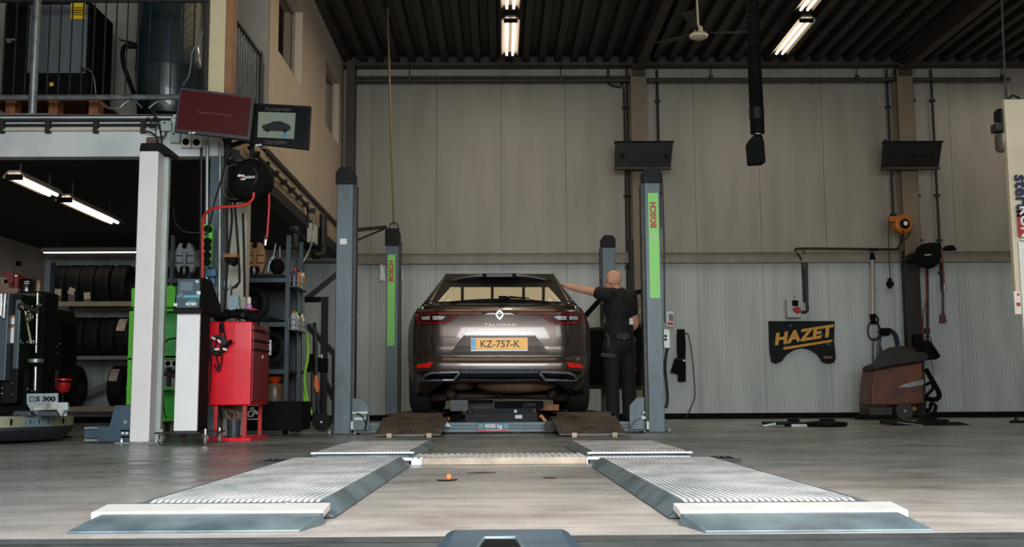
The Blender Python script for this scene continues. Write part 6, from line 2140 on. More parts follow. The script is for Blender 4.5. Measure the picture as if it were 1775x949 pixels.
# on the cabinet
t = thing('inspection_gun', 'lumpy black air tool bundle lying on top of the red cabinet', 'tool', P(400, 556, YC + .15))
m = M()
for u, v, r in ((380, 552, .035), (392, 547, .04), (404, 545, .04), (417, 546, .045), (428, 548, .04), (440, 553, .04)):
    c = P(u, v, YC + .14)
    m.sph((c.x, c.y, max(c.z, zc1 + .036)), (r * 1.2, .06, .036), 12)
add('tool_body', m, blackm, t, smooth='full')
add('round_end', M().lathe([(.030, 0), (.036, .02), (.028, .03), (.02, .02)], P(422, 546, YC + .09), (0, -1, 0), 20), black, t)
add('looping_cable', M().tube(smoothpts([P(388, 545, YC + .1), P(392, 538, YC + .1), P(400, 540, YC + .1), P(415, 538, YC + .12), P(436, 541, YC + .12), P(446, 552, YC + .12), P(448, 566, YC + .12)]), .011, 6), blackm, t)
for u0, u1, v0, v1, lb, mt_, cap in ((408, 418, 517, 540, 'green and silver spray bottle on the red cabinet', steel, lime), (426, 437, 515, 536, 'clear bottle with purple base on the red cabinet', mat('purple_grip', (170, 130, 180), .4), offwhite)):
    c = P((u0 + u1) / 2, v1, YC + .3)
    r = (P(u1, v1, YC + .3).x - P(u0, v1, YC + .3).x) / 2
    t = thing('spray_bottle', lb, 'bottle', (c.x, c.y, zc1 + .0), 'bottles on the red cabinet')
    h = P(u0, v0, YC + .3).z - zc1
    add('bottle_body', M().lathe([(r, 0), (r, h * .62), (r * .6, h * .75)], (c.x, c.y, zc1), n=18), mt_, t, smooth=True)
    add('bottle_cap', M().lathe([(r * .65, h * .75), (r * .65, h * .95), (r * .3, h)], (c.x, c.y, zc1), n=14), cap if cap is not lime else mat('green_trim', (30, 110, 60), .4), t)
tag(add('red_tray', M().pb(424, 535, 443, 538, YC + .24, .12), redplastic, bev=.004), 'small red tray holding the purple-based bottle', 'tray')
# cables hung on the cabinet side
t = thing('cable_bundle', 'tangled black cables with white plugs hung on the red cabinet', 'cables', P(378, 640, YC - .05))
m = coil(378, 598, 13, 15, YC - .06, .007, 4, 3, 12)
for pts in ([(384, 558), (383, 575), (377, 590), (372, 605), (376, 622), (380, 642)], [(386, 558), (389, 580), (392, 596), (388, 606)], [(366, 588), (362, 602), (364, 618), (366, 630)], [(381, 590), (384, 615), (383, 632), (378, 644), (372, 632)], [(366, 590), (366, 640), (362, 700)]):
    m.tube(smoothpts([P(u, v, YC - .05) for u, v in pts]), .007, 6)
add('tangled_cables', m, cablem, t)
m = M()
for u, v, rz_ in ((370, 587, .5), (380, 592, .9), (390, 606, .3), (376, 606, 0)):
    m.obox(P(u, v, YC - .08), (.035, .02, .018), (0, rz_, 0))
add('white_plug', m, paper, t, bev=.003)
add('black_clip', M().obox(P(396, 596, YC - .07), (.07, .03, .025), (0, -.8, 0)).pb(380, 560, 386, 576, YC - .04, .03), blackm, t)

# ------------------------------------------------------------------ black storage rack with wheel clamps
YR = 10.55
t = thing('storage_rack', 'dark steel storage rack behind the red cabinet', 'rack', P(400, 735, YR))
rk = mat('dark_rack_steel', (56, 65, 72), .5, .3, var=.3, scale=5)
for u0, u1, yy, vt in ((493, 500.5, YR, 408), (290, 296, YR, 408), (506, 513, YR + .8, 392), (516, 522, YR + .5, 420)):
    a, b = P(u0, 600, yy), P(u1, 600, yy)
    add('upright', M().box(a.x, b.x, yy, yy + .05, 0, P(u0, vt, yy).z), rk, t)
for v, nm in ((482, 'shelf'), (559, 'shelf'), (641, 'shelf')):
    z = P(450, v, YR).z
    add(nm, M().box(P(291, v, YR).x, P(499, v, YR).x, YR + .0, YR + .85, z - .03, z).box(P(291, v, YR).x, P(499, v, YR).x, YR - .005, YR, z - .045, z + .0), rk, t)
add('back_sheet', M().box(P(291, 500, YR).x, P(488, 500, YR).x, YR + .86, YR + .87, .3, P(450, 484, YR).z), mat('dark_sheet', (34, 41, 46), .5, var=.4, scale=3), t)
add('side_frame', M().bar(P(503, 425, YR + .1), P(520, 434, YR + .75), .02, .03).bar(P(503, 488, YR + .1), P(520, 496, YR + .75), .02, .03).box(P(500, 500, YR).x, P(503, 500, YR).x, YR, YR + .85, P(450, 397, YR).z, P(450, 391, YR).z), black, t)


def clampthing(uc, v0, v1, hw, mtc, label):
    Y = YR + .10
    t = thing('wheel_clamp', label, 'clamp', P(uc, v1, Y), 'wheel clamps on the rack')
    f = lambda du, fv: (uc + du * hw, v0 + (v1 - v0) * fv)
    add('clamp_shell', M().pp([f(-.55, 0), f(-.25, .0), f(-.18, .08), f(.18, .08), f(.25, .0), f(.55, .0), f(.85, .2), f(1, .45), f(.95, .75), f(.7, 1), f(.45, 1), f(.3, .86), f(-.3, .86), f(-.45, 1), f(-.7, 1), f(-.95, .75), f(-1, .45), f(-.85, .2)], Y, .1), mtc, t, bev=.012)
    m = M()
    for s in (-1, 1):
        m.pp([f(s * .18, .42), f(s * .92, .42), f(s * .90, .70), f(s * .18, .70)], Y - .002, .003)
    add('recess', m, black, t)
    m = M()
    for s in (-1, 1):
        m.pp([f(s * .22, .45), f(s * .9, .45), f(s * .88, .67), f(s * .22, .67)], Y - .012, .012)
    m.pp([f(-.10, .32), f(.10, .32), f(.10, .74), f(-.10, .74)], Y - .025, .03)
    m.pp([f(-.32, .30), f(.32, .30), f(.32, .34), f(-.32, .34)], Y - .025, .03).pp([f(-.32, .74), f(.32, .74), f(.28, .79), f(-.28, .79)], Y - .025, .03)
    add('pad', m, mtc, t, bev=.004)
    add('round_hole', M().lathe([(.025, 0), (.025, .006)], P(*f(0, .12), Y), (0, -1, 0), 16), blackm, t)
    add('round_hole', M().lathe([(.05, 0), (.05, .004)], P(*f(0, .92), Y), (0, -1, 0), 20), blackm, t)
    add('locking_pin', M().tube([P(*f(-.05, .82), Y - .03), P(*f(-.05, .95), Y - .03), P(*f(-.05, 1.06), Y - .03)], [.012, .018, .008], 10), steel, t)


clampthing(320, 421, 473, 17, mat('grey_clamp_alloy', (140, 146, 150), .45, .2, var=.1), 'grey alloy wheel clamp standing on the rack, left of the column')
clampthing(441.5, 420, 473, 17.5, mat('brown_clamp_alloy', (156, 112, 66), .5, .15, var=.25), 'brown alloy wheel clamp standing on the rack, right of the column')
t = thing('shelf_tools', 'dark rounded tool with upright rods on the rack shelf', 'tool', P(475, 476, YR + .2))
add('dark_case', M().sph(P(481, 463, YR + .25), (.075, .08, .085), 18), blackm, t, smooth='full')
add('rods', M().cyl(P(473, 448, YR + .25), P(478, 423, YR + .25), .008, n=8).cyl(P(485, 448, YR + .25), P(485, 428, YR + .25), .009, n=8), steel, t)
m = M().tube(smoothpts([P(464, 472, YR + .1), P(466, 460, YR + .1), P(470, 450, YR + .1), P(475, 444, YR + .1)]), [.01] * 4 + [.014] * 4 + [.02] * 5, 8)
add('chrome_stem', m, steel, t)
m = M()
for i in range(12):
    u = 418 + i * 6.2
    m.pb(u, 475, u + 3, 479, YR - .002, .1)
tag(add('toothed_bar', m.pb(416, 478, 493, 480, YR - .004, .1), black), 'black toothed bar along the front of the top rack shelf', 'bar')
tag(add('shelf_scraps', M().pp([(455, 557), (470, 549), (482, 553), (492, 556), (470, 558)], YR + .1, .2), blackm), 'dark crumpled sheet lying on the middle rack shelf', 'sheet')


def tyre(label, c, axis, R_, w_, group, rim=None, cat='tyre', name='tyre'):
    ax_ = Vector(axis).normalized()
    m = M()
    h = w_ / 2
    pr = [(R_ * .62, -h * .8), (R_ * .8, -h), (R_ * .95, -h * .92), (R_, -h * .72)]
    n_g = 3
    for g in range(n_g):
        x = -h * .72 + (g + 1) * h * 1.44 / (n_g + 1)
        pr += [(R_, x - .008), (R_ - .009, x - .006), (R_ - .009, x + .006), (R_, x + .008)]
    pr += [(R_, h * .72), (R_ * .95, h * .92), (R_ * .8, h), (R_ * .62, h * .8)]
    t = thing(name, label, cat, Vector(c) - Vector((0, 0, R_)), group)
    m.lathe(pr, c, ax_, 40, close=True)
    add('tread', m, rubber, t, smooth=True)
    if rim:
        m = M().lathe([(R_ * .58, -h * .5), (R_ * .62, -h * .7), (R_ * .62, h * .7), (R_ * .58, h * .6)], c, ax_, 32, close=True)
        m.lathe([(.03, h * .3), (.07, h * .45), (.07, h * .1)], c, ax_, 20)
        for k in range(7):
            an = 2 * math.pi * k / 7
            aa = ax_.orthogonal().normalized()
            bb = ax_.cross(aa)
            e = aa * math.cos(an) + bb * math.sin(an)
            m.bar(Vector(c) + ax_ * h * .4 + e * .05, Vector(c) + ax_ * h * .45 + e * R_ * .6, .035, .02, up=ax_)
        add('rim', m, rim, t)
    return t


# wheels lying in the rack
for c_, lb, r in ((P(432, 525, YR + .4), 'dark alloy wheel standing behind the bottles in the rack', .19), (P(463, 603, YR + .35), 'glossy black alloy wheel with white tag in the rack', .185)):
    wl = tyre(lb, (c_.x, c_.y, c_.z), (.75, -.66, 0), r, .2, 'wheels in the rack', black, 'wheel', 'spare_wheel')
add('white_tag', M().pb(466, 590, 470, 616, YR + .1, .005), paper, wl)
t = thing('oil_jug', 'murky brown plastic jug with an orange funnel in the rack', 'jug', P(478, 700, YR + .2))
zz = P(478, 697, YR + .2).z
add('jug_body', M().lathe([(.02, 0), (.085, .0), (.09, .03), (.09, .15), (.075, .18)], (P(477, 600, YR + .2).x, YR + .2, zz), n=24), mat('murky_brown_plastic', (110, 88, 70), .35), t, smooth=True)
add('funnel', M().lathe([(.03, .17), (.075, .245), (.07, .25), (.026, .18)], (P(477, 600, YR + .2).x, YR + .2, zz), n=24, close=True), mat('orange_funnel', (200, 64, 16), .45), t, smooth=True)
tag(add('shelf_plank', M().box(P(455, 690, YR).x, P(498, 690, YR).x, YR + .02, YR + .6, zz - .02, zz), rk), 'low rack shelf plank under the brown jug', 'shelf')
t = thing('black_case', 'long black case with white lettering on the floor behind the red stand', 'case', P(455, 745, 10.1))
add('case_body', M().pb(399, 697, 522, 747, 10.0, .5), blackm, t, bev=.01)
wl_ = paper
text('case_lettering', 'LXM', wl_, t, P(429, 718, 9.995), .085, shear=.3, bold=.004, sx=1.35, space=1.1)
text('case_lettering', 'D E R  AN', wl_, t, P(428, 708.5, 9.995), .03, shear=.3, bold=.001)
add('underline', M().pb(409, 726.5, 449, 728, 9.995, .004).pb(407, 703, 449, 703.8, 9.995, .004), wl_, t)
# spray cans in wire holders on the end of the rack
for k, (v0, v1, u0, lb) in enumerate(((478, 497, 502, 'upper wire basket of spray cans on the end of the rack'), (554, 572, 500, 'lower wire basket of spray cans on the end of the rack'))):
    YB_ = YR - .05
    t = thing('wire_basket', lb, 'basket', P(512, v1, YB_), 'wire baskets on the rack end')
    a, b = P(u0, v1, YB_), P(u0 + 14, v0, YB_)
    m = M()
    x0_, x1_, zA, zB = a.x, b.x, a.z, b.z
    L_ = .55
    for z in (zA, (zA + zB) / 2, zB):
        m.tube([(x0_, YB_, z), (x1_, YB_, z), (x1_, YB_ + L_, z)], .004, 5)
    for x in (x0_, (x0_ + x1_) / 2, x1_):
        m.tube([(x, YB_, zA), (x, YB_, zB)], .004, 5)
    for i in range(6):
        y_ = YB_ + (i + 1) * L_ / 6
        m.tube([(x1_, y_, zA), (x1_, y_, zB)], .004, 5)
    m.box(x0_, x1_, YB_, YB_ + L_, zA - .004, zA)
    add('wire_frame', m, steel, t)
    cols = [((66, 52, 84), redplastic, 'purple'), ((214, 122, 30), black, 'orange'), ((196, 188, 178), yel, 'pale'), ((206, 108, 24), paper, 'amber')] if k == 0 else [((150, 156, 160), yel, 'silver'), ((200, 196, 190), lime, 'white'), ((150, 120, 40), black, 'ochre'), ((210, 206, 200), paper, 'cream')]
    for i, (cc, cap, nm) in enumerate(cols):
        c = Vector(((x0_ + x1_) / 2, YB_ + .05 + i * .14, zA + .001))
        s_ = thing('spray_can', '%s spray can in the %s wire basket' % (nm, 'upper' if k == 0 else 'lower'), 'spray can', c, 'spray cans on the rack end')
        hh = .16
        add('can_body', M().lathe([(.03, 0), (.032, .005), (.032, hh - .02), (.02, hh)], c, n=18), mat('can_' + nm, cc, .4), s_, smooth=True)
        add('can_cap', M().lathe([(.02, hh), (.02, hh + .022), (.012, hh + .028)], c, n=14), cap, s_)
# lime green stake, stands, hand truck near the stairs
YG = 11.3
m = M().tube(smoothpts([P(530, 573, YG), P(534, 600, YG), P(533, 625, YG), P(528, 650, YG), P(530, 680, YG), P(540, 718, YG)]), .015, 8)
m.pp([(526, 682), (531, 684), (540, 718), (526, 719)], YG + .02, .02)
tag(add('lime_strap', m, mat('lime_plastic', (128, 196, 40), .5)), 'bent lime green plastic strip leaning beside the rack', 'strip')
t = thing('steel_stand', 'black upright stand with a crossbar near the left lift post', 'stand', P(561, 740, YG + .4))
Yg = YG + .4
add('upright', M().pb(557, 515, 565, 738, Yg, .05), black, t)
add('crossbar', M().pb(528, 515, 555, 524, Yg, .04).cyl(P(555, 519, Yg + .02), P(569, 519, Yg + .02), .016, n=10), blackm, t)
add('black_box', M().pp([(532, 614), (551, 614), (555, 621), (566, 622), (566, 645), (532, 646)], Yg - .06, .12), blackm, t, bev=.006)
add('white_clip', M().pb(551, 615, 554, 620, Yg - .07, .02).pb(556, 615, 559, 621, Yg - .07, .02), offwhite, t)
t = thing('hand_truck', 'dark hand truck with small wheel and orange bag by the lift post', 'hand truck', P(558, 742, YG + .1))
m = M().tube([P(546, 572, YG + .1), P(549, 660, YG + .1), P(552, 720, YG + .1)], .02, 8).tube([P(535, 562, YG + .6), P(570, 600, YG + .6), P(581, 610, YG + .6)], .018, 8)
add('frame', m, dsteel, t)
c = P(558, 727, YG)
add('wheel', M().lathe([(.03, -.03), (.095, -.03), (.095, .03), (.03, .03)], (c.x, YG, .096), (0, 1, 0), 24), rubber, t)
add('hub', M().lathe([(.012, 0), (.012, .045)], (c.x, YG, .096), (0, -1, 0), 12), paper, t)
add('orange_bag', M().pp([(545, 650), (551, 651), (554, 678), (549, 683), (543, 670)], YG + .05, .05), orange, t, bev=.01)
add('grey_bag', M().pp([(538, 640), (545, 652), (550, 700), (546, 725), (538, 715)], YG + .1, .1), dsteel, t, bev=.02)
m = M().bar(P(530, 565, 13.4), P(590, 627, 13.4), .05, .05).bar(P(545, 560, 13.4), P(545, 740, 13.4), .04, .04).bar(P(560, 655, 13.5), P(585, 705, 13.5), .12, .06).bar(P(578, 610, 13.4), P(578, 735, 13.4), .04, .04)
tag(add('stair_rail', m, darkcol), 'dark slanting handrail with posts behind the near left lift post', 'handrail')
m = M()
m.bar(P(525, 455, 13.0), P(585, 455, 13.0), .03, .04).bar(P(530, 520, 13.0), P(590, 470, 13.0), .04, .06)
tag(add('roof_brace', m, darkcol), 'dark slanting brace under the cream side beam', 'brace')

# ------------------------------------------------------------------ lime green trolley behind the white column
YGt = 9.8
a, b = P(222, 600, YGt), P(322, 600, YGt)
t = thing('green_trolley', 'lime green workshop trolley standing behind the white column', 'trolley', ((a.x + b.x) / 2, YGt + .25, 0))
z = lambda v: P(270, v, YGt).z
add('frame', M().box(a.x, a.x + .04, YGt, YGt + .04, z(702), z(536)).box(b.x - .04, b.x, YGt, YGt + .04, z(725), z(536)).box(a.x, b.x, YGt, YGt + .03, z(540), z(536)), lime, t, bev=.003)
add('back_panel', M().box(a.x, b.x, YGt + .4, YGt + .42, z(621), z(537)), mat('pale_green_panel', (74, 190, 84), .4), t)
add('top_bin', M().pp([(227, 500), (281, 495), (300, 495), (304, 512), (303, 533), (227, 533)], YGt + .05, .35), lime, t, bev=.01)
add('shelf', M().box(a.x, b.x, YGt - .0, YGt + .4, z(624), z(621)).box(a.x, b.x, YGt - .01, YGt + .4, z(676), z(671)).box(a.x, b.x, YGt - .01, YGt + .4, z(731), z(725)), lime, t)
add('lower_panel', M().box(a.x, b.x, YGt + .3, YGt + .32, z(726), z(677)), mat('bright_green_panel', (30, 190, 24), .4), t)
sk = add('power_strip', M().box(a.x + .1, b.x, YGt + .0, YGt + .06, z(637), z(625)), paper, t, bev=.004)
m = M()
for u in (280, 291, 303, 315):
    m.lathe([(.024, 0), (.022, .006)], P(u, 630.5, YGt), (0, -1, 0), 18)
add('socket', m, blackm, sk)
add('dark_tray', M().box(a.x + .02, b.x, YGt + .03, YGt + .3, z(621), z(617)), blackm, t)
add('brown_hose', M().tube(smoothpts([P(276, 652, YGt + .1), P(290, 648, YGt + .08), P(308, 655, YGt + .1)]), .02, 8), mat('brown_hose', (76, 50, 40), .5), t)
add('power_lead', M().tube(smoothpts([P(281, 602, YGt + .2), P(290, 590, YGt + .1), P(304, 587, YGt + .1), P(312, 589, YGt + .1)]), .008, 6).tube(smoothpts([P(283, 677, YGt + .1), P(284, 710, YGt), P(290, 732, YGt)]), .006, 6), cablem, t)
for u in (228, 318):
    for yy in (YGt + .05, YGt + .36):
        c = P(u, 735, yy)
        add('castor', M().lathe([(.02, -.015), (.04, -.015), (.04, .015), (.02, .015)], (c.x, yy, .041), (1, 0, 0), 18).box(c.x - .02, c.x + .02, yy - .02, yy + .02, .07, z(729)), blackm, t)

# ------------------------------------------------------------------ tyre shelves at the back
YH = 15.0
t = thing('tyre_shelf', 'beige-beamed tyre rack against the back wall under the mezzanine', 'shelf', P(160, 720, YH))
xa, xb2 = P(89, 600, YH).x, P(320, 600, YH).x
zz = lambda v, Y=YH: P(150, v, Y).z
shb = mat('beige_shelf_beam', (160, 143, 118), .55, var=.1)
grb = mat('grey_shelf_beam', (122, 118, 112), .5, .2, var=.15)
blu = mat('dark_blue_upright', (28, 46, 62), .5)
for v0, v1, mt_ in ((523, 531, shb), (617.5, 624, grb), (705, 714, shb)):
    add('beam', M().box(xa, xb2, YH, YH + .04, zz(v1), zz(v0)).box(xa, xb2, YH + .7, YH + .74, zz(v1), zz(v0)), mt_, t)
add('darkening_sheet', M().box(xa, xb2, YH + .76, YH + .78, zz(524), zz(452)), mat('darkening_sheet_brown', (26, 22, 20), .8), t)  # dark sheet added behind the upper tyres to put that wall in shade
add('hook_plate', M().box(xa - .0, xa + .03, YH - .01, YH, zz(538), zz(522)).box(xb2 - .03, xb2, YH - .01, YH, zz(538), zz(522)), shb, t)
for x in (xa - .06, xb2):
    for y_ in (YH, YH + .7):
        add('upright', M().box(x, x + .06, y_, y_ + .05, 0, zz(455)), blu, t)
add('diagonal_brace', M().bar(P(140, 690, YH + .72), P(200, 660, YH + .72), .085, .02, up=(0, 1, 0)), grb, t)
R_ = .33


def tyre_row(us, vshelf, vtag, names, R_=.33):
    zs_ = zz(vshelf) + .0
    for i, (u, nm) in enumerate(zip(us, names)):
        x = P(u, 580, YH + .37).x
        # bottoms rest between the two beams
        c = Vector((x, YH + .37, zs_ + math.sqrt(max(0, R_ * R_ - .33 ** 2)) + .0))
        c.z = zs_ + R_ - .05 + .02
        t = tyre(nm, (c.x, c.y, c.z), (1, 0, 0), R_, .205, 'tyres on the shelves')
        yield t, c


up = list(tyre_row([108, 133, 158, 184, 212], 523, 0, ['upper-shelf tyre at the far left end', 'upper-shelf tyre with the tilted card in front', 'upper-shelf tyre third from the left', 'upper-shelf tyre fourth from the left, ridged tread', 'upper-shelf tyre just left of the white column', 'upper-shelf tyre hidden by the left edge of the white column', 'upper-shelf tyre hidden behind the white column', 'upper-shelf tyre at the right end behind the green bin'], .295))
lo = list(tyre_row([117, 143, 169, 196, 222], 617.5, 0, ['lower-shelf tyre at the far left end', 'lower-shelf tyre second from the left', 'lower-shelf tyre third from the left', 'lower-shelf tyre fourth from the left', 'lower-shelf tyre fifth from the left, beside the green upright', 'lower-shelf tyre behind the left edge of the white column', 'lower-shelf tyre hidden behind the white column', 'lower-shelf tyre at the right end of the row'], .30))
bo = list(tyre_row([131, 212], 705, 0, ['floor-level tyre at left with the lone diagonal brace beside it', 'floor-level tyre with a paper label, beside the green upright', 'floor-level tyre behind the white column', 'floor-level tyre at the right end of the rack'], .30))
for tt, c, uv in ((lo[4][0], lo[4][1], (208, 552, 220, 574)), (bo[1][0], bo[1][1], (204, 640, 217, 661))):
    a, b = P(uv[0], uv[3], c.y - .3), P(uv[2], uv[1], c.y - .3)
    lb_ = M()
    R2 = .306
    n_ = 6
    x0_, x1_ = c.x - .07, c.x + .05
    th0, th1 = math.asin(min(1, (a.z - c.z) / R2)) if abs(a.z - c.z) < R2 else 0, math.asin(min(1, (b.z - c.z) / R2)) if abs(b.z - c.z) < R2 else 1.2
    for k in range(n_):
        t0, t1 = th0 + (th1 - th0) * k / n_, th0 + (th1 - th0) * (k + 1) / n_
        lb_.face([(x0_, c.y - R2 * math.cos(t0), c.z + R2 * math.sin(t0)), (x1_, c.y - R2 * math.cos(t0), c.z + R2 * math.sin(t0)), (x1_, c.y - R2 * math.cos(t1), c.z + R2 * math.sin(t1)), (x0_, c.y - R2 * math.cos(t1), c.z + R2 * math.sin(t1))])
    o = add('paper_label', lb_, mat('tyre_label', (212, 192, 176), .6, var=.3, scale=30), tt)
    o.modifiers.new('thick', 'SOLIDIFY').thickness = .002
for u0, v0, u1, v1, rot, lb in ((95, 501, 106, 513, .0, 'upright white card tag on the upper tyre shelf, leftmost'), (118, 499, 130, 511, .35, 'tilted white card tag on the upper tyre shelf'), (146, 508, 156, 518, -.1, 'crumpled small card tag on the upper tyre shelf')):
    zb = zz(523, YH + .02)
    c = P((u0 + u1) / 2, (v0 + v1) / 2, YH + .02)
    t = thing('card_tag', lb, 'card', (c.x, YH + .02, zb), 'card tags on the upper tyre shelf')
    add('card', M().obox((c.x, YH + .02, c.z), (.09, .004, .095), (0, rot, 0)), mat('cream_card', (214, 198, 168), .6), t)
    add('card_foot', M().box(c.x - .045, c.x + .05, YH + .02, YH + .03, zb, c.z - .045), mat('brown_card', (110, 92, 84), .7), t)

# ------------------------------------------------------------------ tyre changer at the far left
YX = 9.0
t = thing('tyre_changer', 'big dark tyre changing machine with round table and S 300 plate', 'tyre changer', (-4.0, YX, 0))
c0 = Vector((-4.4, YX, 0))
zt_ = P(60, 723, 8.2).z
zmid = P(60, 744, 8.2).z
add('round_base', M().lathe([(.70, 0.02), (.74, .03), (.80, zmid - .02), (.80, zmid)], c0, n=72), mat('dark_machine_base', (40, 42, 46), .45), t, smooth=True)
for s in range(3):
    an = -1.0 - s * 0.6
    add('foot', M().cyl((c0.x + .62 * math.cos(an), c0.y + .62 * math.sin(an), 0), (c0.x + .62 * math.cos(an), c0.y + .62 * math.sin(an), .04), .05, n=16), blackm, t)
olive = mat('olive_beige_rim', (150, 148, 122), .5, .2, var=.2, scale=6)
rim_ = add('table_rim', M().lathe([(.79, zmid), (.80, zmid + .004), (.80, zt_), (.77, zt_), (.77, zmid)], c0, n=72, close=True), olive, t, smooth=True)
add('table_top', M().lathe([(.05, zt_ - .02), (.775, zt_ - .02), (.80, zt_), (.812, zt_ + .004), (.80, zt_ + .008), (.7, zt_ + .002)], c0, n=72, close=True), dsteel, t, smooth=True)


def on_rim(u, r=.80):
    k = P(u, 735, 1).x
    A, B, C2 = k * k + 1, -2 * (k * c0.x + c0.y), c0.x ** 2 + c0.y ** 2 - r * r
    D = max(0, B * B - 4 * A * C2)
    yy = (-B - math.sqrt(D)) / (2 * A)
    return k * yy, yy


m = M()
for u in (19, 51, 66.5, 82, 109):
    x, yy = on_rim(u)
    m.sph((x, yy, (zt_ + zmid) / 2), (.012, .006, .028), 12)
add('slot_hole', m, blackm, rim_, smooth='full')
m = M()
for u0, u1 in ((42, 58), (59, 73), (74, 89)):
    (x0_, ya), (x1_, yb_) = on_rim(u0, .808), on_rim(u1, .808)
    m.prism([(x0_, ya, zmid + .004), (x1_, yb_, zmid + .004), (x1_, yb_, zt_ - .004), (x0_, ya, zt_ - .004)], (0, .008, 0))
add('bright_segment', m, mat('bluegrey_segment', (128, 146, 150), .4, .3), rim_)
YP_ = 8.66
pl_ = add('model_plate', M().pp([(46, 683), (100, 682), (100, 708), (90, 722), (58, 722), (46, 700)], YP_, .02), mat('blue_grey_plate', (150, 160, 164), .5), t, bev=.003)
text('model_lettering', 'S 300', black, pl_, P(79, 692.5, YP_ - .003), .052, sx=1.35, bold=.002)
m = M()
a, b = P(51, 697, YP_ - .004), P(60, 688, YP_ - .004)
for (p, q) in (((a.x, a.z), (b.x, a.z)), ((b.x, a.z), (b.x, b.z)), ((b.x, b.z), (a.x, b.z)), ((a.x, b.z), (a.x, a.z))):
    m.bar((p[0], YP_ - .003, p[1]), (q[0], YP_ - .003, q[1]), .004, .005)
zc_ = (a.z + b.z) / 2
xc_ = (a.x + b.x) / 2
m.tube([(xc_ + .012, YP_ - .003, b.z - .008), (xc_ - .010, YP_ - .003, zc_ + .010), (xc_ + .010, YP_ - .003, zc_ - .010), (xc_ - .012, YP_ - .003, a.z + .008)], .0025, 5)
add('square_logo', m, black, pl_)
add('worn_fender', M().pp([(60, 699), (116, 698), (117, 712), (110, 722), (104, 722), (98, 711), (58, 712)], YP_ - .12, .04), mat('worn_white_fender', (186, 194, 190), .5, var=.3, scale=12, rgb2=(120, 118, 110)), t, bev=.006)
add('jaw_block', M().pp([(20, 722), (24, 713), (50, 713), (54, 722)], YP_ - .15, .1).pp([(62, 722), (66, 714), (96, 714), (100, 722)], YP_ - .15, .1), mat('slate_jaw', (62, 66, 74), .5), t, bev=.006)
add('clamp_knob', M().lathe([(.02, 0), (.02, .02), (.012, .03), (.015, .05)], P(113, 722, YP_ - .2), n=12), steel, t)
blk = blackm
add('machine_body', M().pb(-40, 640, 47, 722, YX + .1, .5).pb(28, 505, 70, 705, YX + .35, .3), blk, t, bev=.02)
add('column', M().pb(10, 510, 28, 700, YX - .02, .25), black, t, bev=.006)
add('grey_column', M().pb(-10, 508, 8, 660, YX - .1, .1).pb(27, 520, 30, 640, YX - .04, .03), mat('steel_grey_column', (80, 90, 96), .4, .4), t, bev=.004)
m = M().cyl(P(9, 510, YX - .15), P(6, 552, YX - .15), .016, n=12).cyl(P(2, 510, YX - .15), P(1, 548, YX - .15), .014, n=12)
m.cyl(P(65.5, 508, YX), P(63, 612, YX), .010, n=10).cyl(P(62, 622, YX), P(61, 678, YX), .014, n=12)
add('chrome_rod', m, chrome, t)
c = P(62, 626, YX)
add('silver_collar', M().lathe([(.05, -.018), (.062, -.014), (.062, .014), (.05, .018)], c, n=28), steel, t, smooth=True)
add('dark_pillar', M().cyl(c + Vector((.0, .05, -.40)), c + Vector((.0, .05, -.05)), .045, n=20), blk, t)
add('black_collar', M().lathe([(.045, -.05), (.058, -.02), (.045, .02), (.03, .04)], c + Vector((0, .01, 0)), n=24), blk, t, smooth=True)
add('instruction_label', M().pb(13, 547, 25, 563, YX - .03, .008), paper, t, label='white label with orange head, the upper one')
add('instruction_label', M().pb(11.5, 565, 23.5, 595, YX - .03, .008), paper, t, label='long white label with orange head, the lower one')
add('label_head', M().pb(13, 547, 25, 551, YX - .034, .004).pb(11.5, 565, 23.5, 569, YX - .034, .004), orange, t)
m = M().tube([P(44, 540, YX), P(50, 575, YX), P(54, 595, YX)], [.014, .012, .018], 8).tube([P(46, 532, YX - .05), P(60, 540, YX - .05), P(70, 528, YX - .05)], .018, 8)
m.sph(P(38, 532, YX - .05), .035, 12).sph(P(52, 546, YX - .05), .03, 12).lathe([(.03, 0), (.03, .03)], P(52, 552, YX - .05), (0, -1, 0), 12)
add('tool_arm', m, mat('worn_tool_steel', (96, 88, 72), .35, .8, var=.5, scale=30), t, smooth=True)
add('blue_panel', M().pb(66, 531, 81, 598, YX + .6, .1), mat('slate_blue_panel', (58, 78, 96), .5), t)
m = M()
random.seed(21)
for _ in range(26):
    u, v = random.choice([(random.uniform(34, 60), random.uniform(530, 560)), (random.uniform(0, 55), random.uniform(655, 685)), (random.uniform(35, 60), random.uniform(590, 596))])
    m.sph(P(u, v, YX - .08), random.uniform(.004, .009), 8)
add('bright_fittings', m, chrome, t, smooth='full', kind='stuff')
t = thing('shelf_board', 'dark shelf on top of the tyre changer holding boxes and a tin', 'shelf', P(35, 510, YX + .4))
add('board', M().pb(-10, 509, 68, 514, YX + .3, .35), brownsteel, t)
add('support', M().pb(28, 514, 31, 640, YX + .4, .05), black, t)
for u0, v0, u1, v1, mt_, lb in ((6, 472, 23, 492, mat('dark_red_box', (104, 30, 30), .6), 'dark red cardboard box on the tyre changer shelf'), (0, 481, 14, 493, mat('kraft_box', (120, 100, 82), .7), 'kraft cardboard box on the tyre changer shelf'), (24, 476, 31, 500, mat('brick_red_box', (112, 40, 34), .6), 'narrow brick red box standing upright on the shelf')):
    a, b = P(u0, v1, YX + .4), P(u1, v0, YX + .4)
    t = thing('cardboard_box', lb, 'box', P((u0 + u1) / 2, v1, YX + .45), 'boxes over the tyre changer')
    add('box_body', M().box(a.x, b.x, YX + .4, YX + .6, a.z, b.z), mt_, t, bev=.003)
    add('closing_flap', M().box(a.x + .004, b.x - .004, YX + .398, YX + .4, b.z - .02, b.z - .004), paper if u0 == 24 else mt_, t)
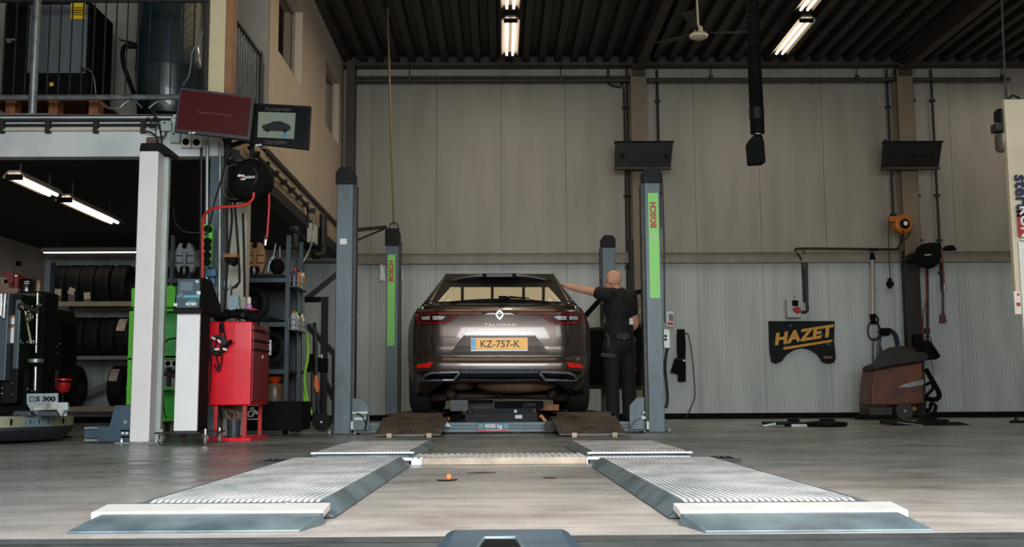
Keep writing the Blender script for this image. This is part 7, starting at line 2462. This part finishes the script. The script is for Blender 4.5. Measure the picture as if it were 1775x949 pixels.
tag(add('box_stack_board', M().pb(0, 492, 15, 500, YX + .38, .3).pb(-2, 500, 30, 509, YX + .38, .3), mat('wood_block', (124, 96, 74), .7), bev=.004), 'brown wooden block under the boxes on the shelf', 'block')
t = thing('black_tin', 'glossy black tin with white print on the tyre changer shelf', 'tin', P(46, 509, YX + .5))
c = P(46, 509, YX + .5)
add('tin_body', M().lathe([(.06, 0), (.068, .01), (.068, .11), (.062, .125), (.03, .13)], (c.x, c.y, P(46, 509, YX + .5).z), n=28), mat('glossy_black_tin', (16, 14, 14), .15), t, smooth=True)
m = M()
for i in range(5):
    for j in range(2):
        m.obox((c.x + .01 + i * .009, c.y - .068, c.z + .08 + j * .018), (.006, .004, .008))
add('white_print', m, paper, t)
t = thing('small_bottle', 'small bottle with an orange cap at the shelf end', 'bottle', P(66, 508, YX + .5))
c = P(66, 509, YX + .5)
add('bottle_body', M().lathe([(.014, 0), (.015, .08), (.01, .09)], c, n=14), mat('tan_label', (170, 130, 90), .5), t)
add('bottle_cap', M().lathe([(.015, .09), (.012, .115)], c, n=12), orange, t)
# machine behind, red bucket
t = thing('balancing_machine', 'black machine cabinet behind the tyre changer with small lights', 'machine', P(95, 700, 10.4))
add('cabinet', M().pp([(68, 590), (82, 560), (82, 536), (102, 536), (106, 560), (106, 706), (70, 706)], 10.4, .4), blackm, t, bev=.015)
add('cover_plate', M().pb(80, 642, 98, 676, 10.35, .05), mat('dark_brown_cover', (56, 48, 44), .5), t)
random.seed(4)
m = M()
for v in (539, 556, 580, 597, 601, 612):
    m.sph(P(random.choice((96, 99, 103)), v, 10.38), .007, 8)
add('screw_head', m, chrome, t, smooth='full')
add('leg', M().box(P(70, 700, 10.4).x, P(75, 700, 10.4).x, 10.5, 10.55, 0, P(70, 704, 10.4).z).box(P(100, 700, 10.4).x, P(105, 700, 10.4).x, 10.5, 10.55, 0, P(70, 704, 10.4).z), black, t)
t = thing('red_bucket', 'red plastic funnel bucket beside the tyre changer', 'bucket', P(110, 680, 9.9))
c = P(109, 681, 9.9)
add('bucket_body', M().lathe([(.035, 0), (.06, .03), (.066, .09), (.06, .09)], c, n=24), redplastic, t, smooth=True)
add('bucket_rim', M().lathe([(.05, .10), (.075, .112), (.075, .125), (.03, .13)], c, n=24), redp, t, smooth=True)
add('stand_rod', M().cyl((c.x, c.y, 0), (c.x, c.y, c.z), .012, n=8).lathe([(.09, 0), (.09, .012)], (c.x, c.y, 0), n=20), black, t)
for u0, v0, u1, v1 in ((26, 455, 32, 458),):
    tag(add('wall_hook', M().box(XL, XL + .05, 15.2, 15.26, P(28, 458, 15.3).z - .03, P(28, 458, 15.3).z + .03), blackm), 'tiny black hook on the beige left wall under the mezzanine', 'hook')
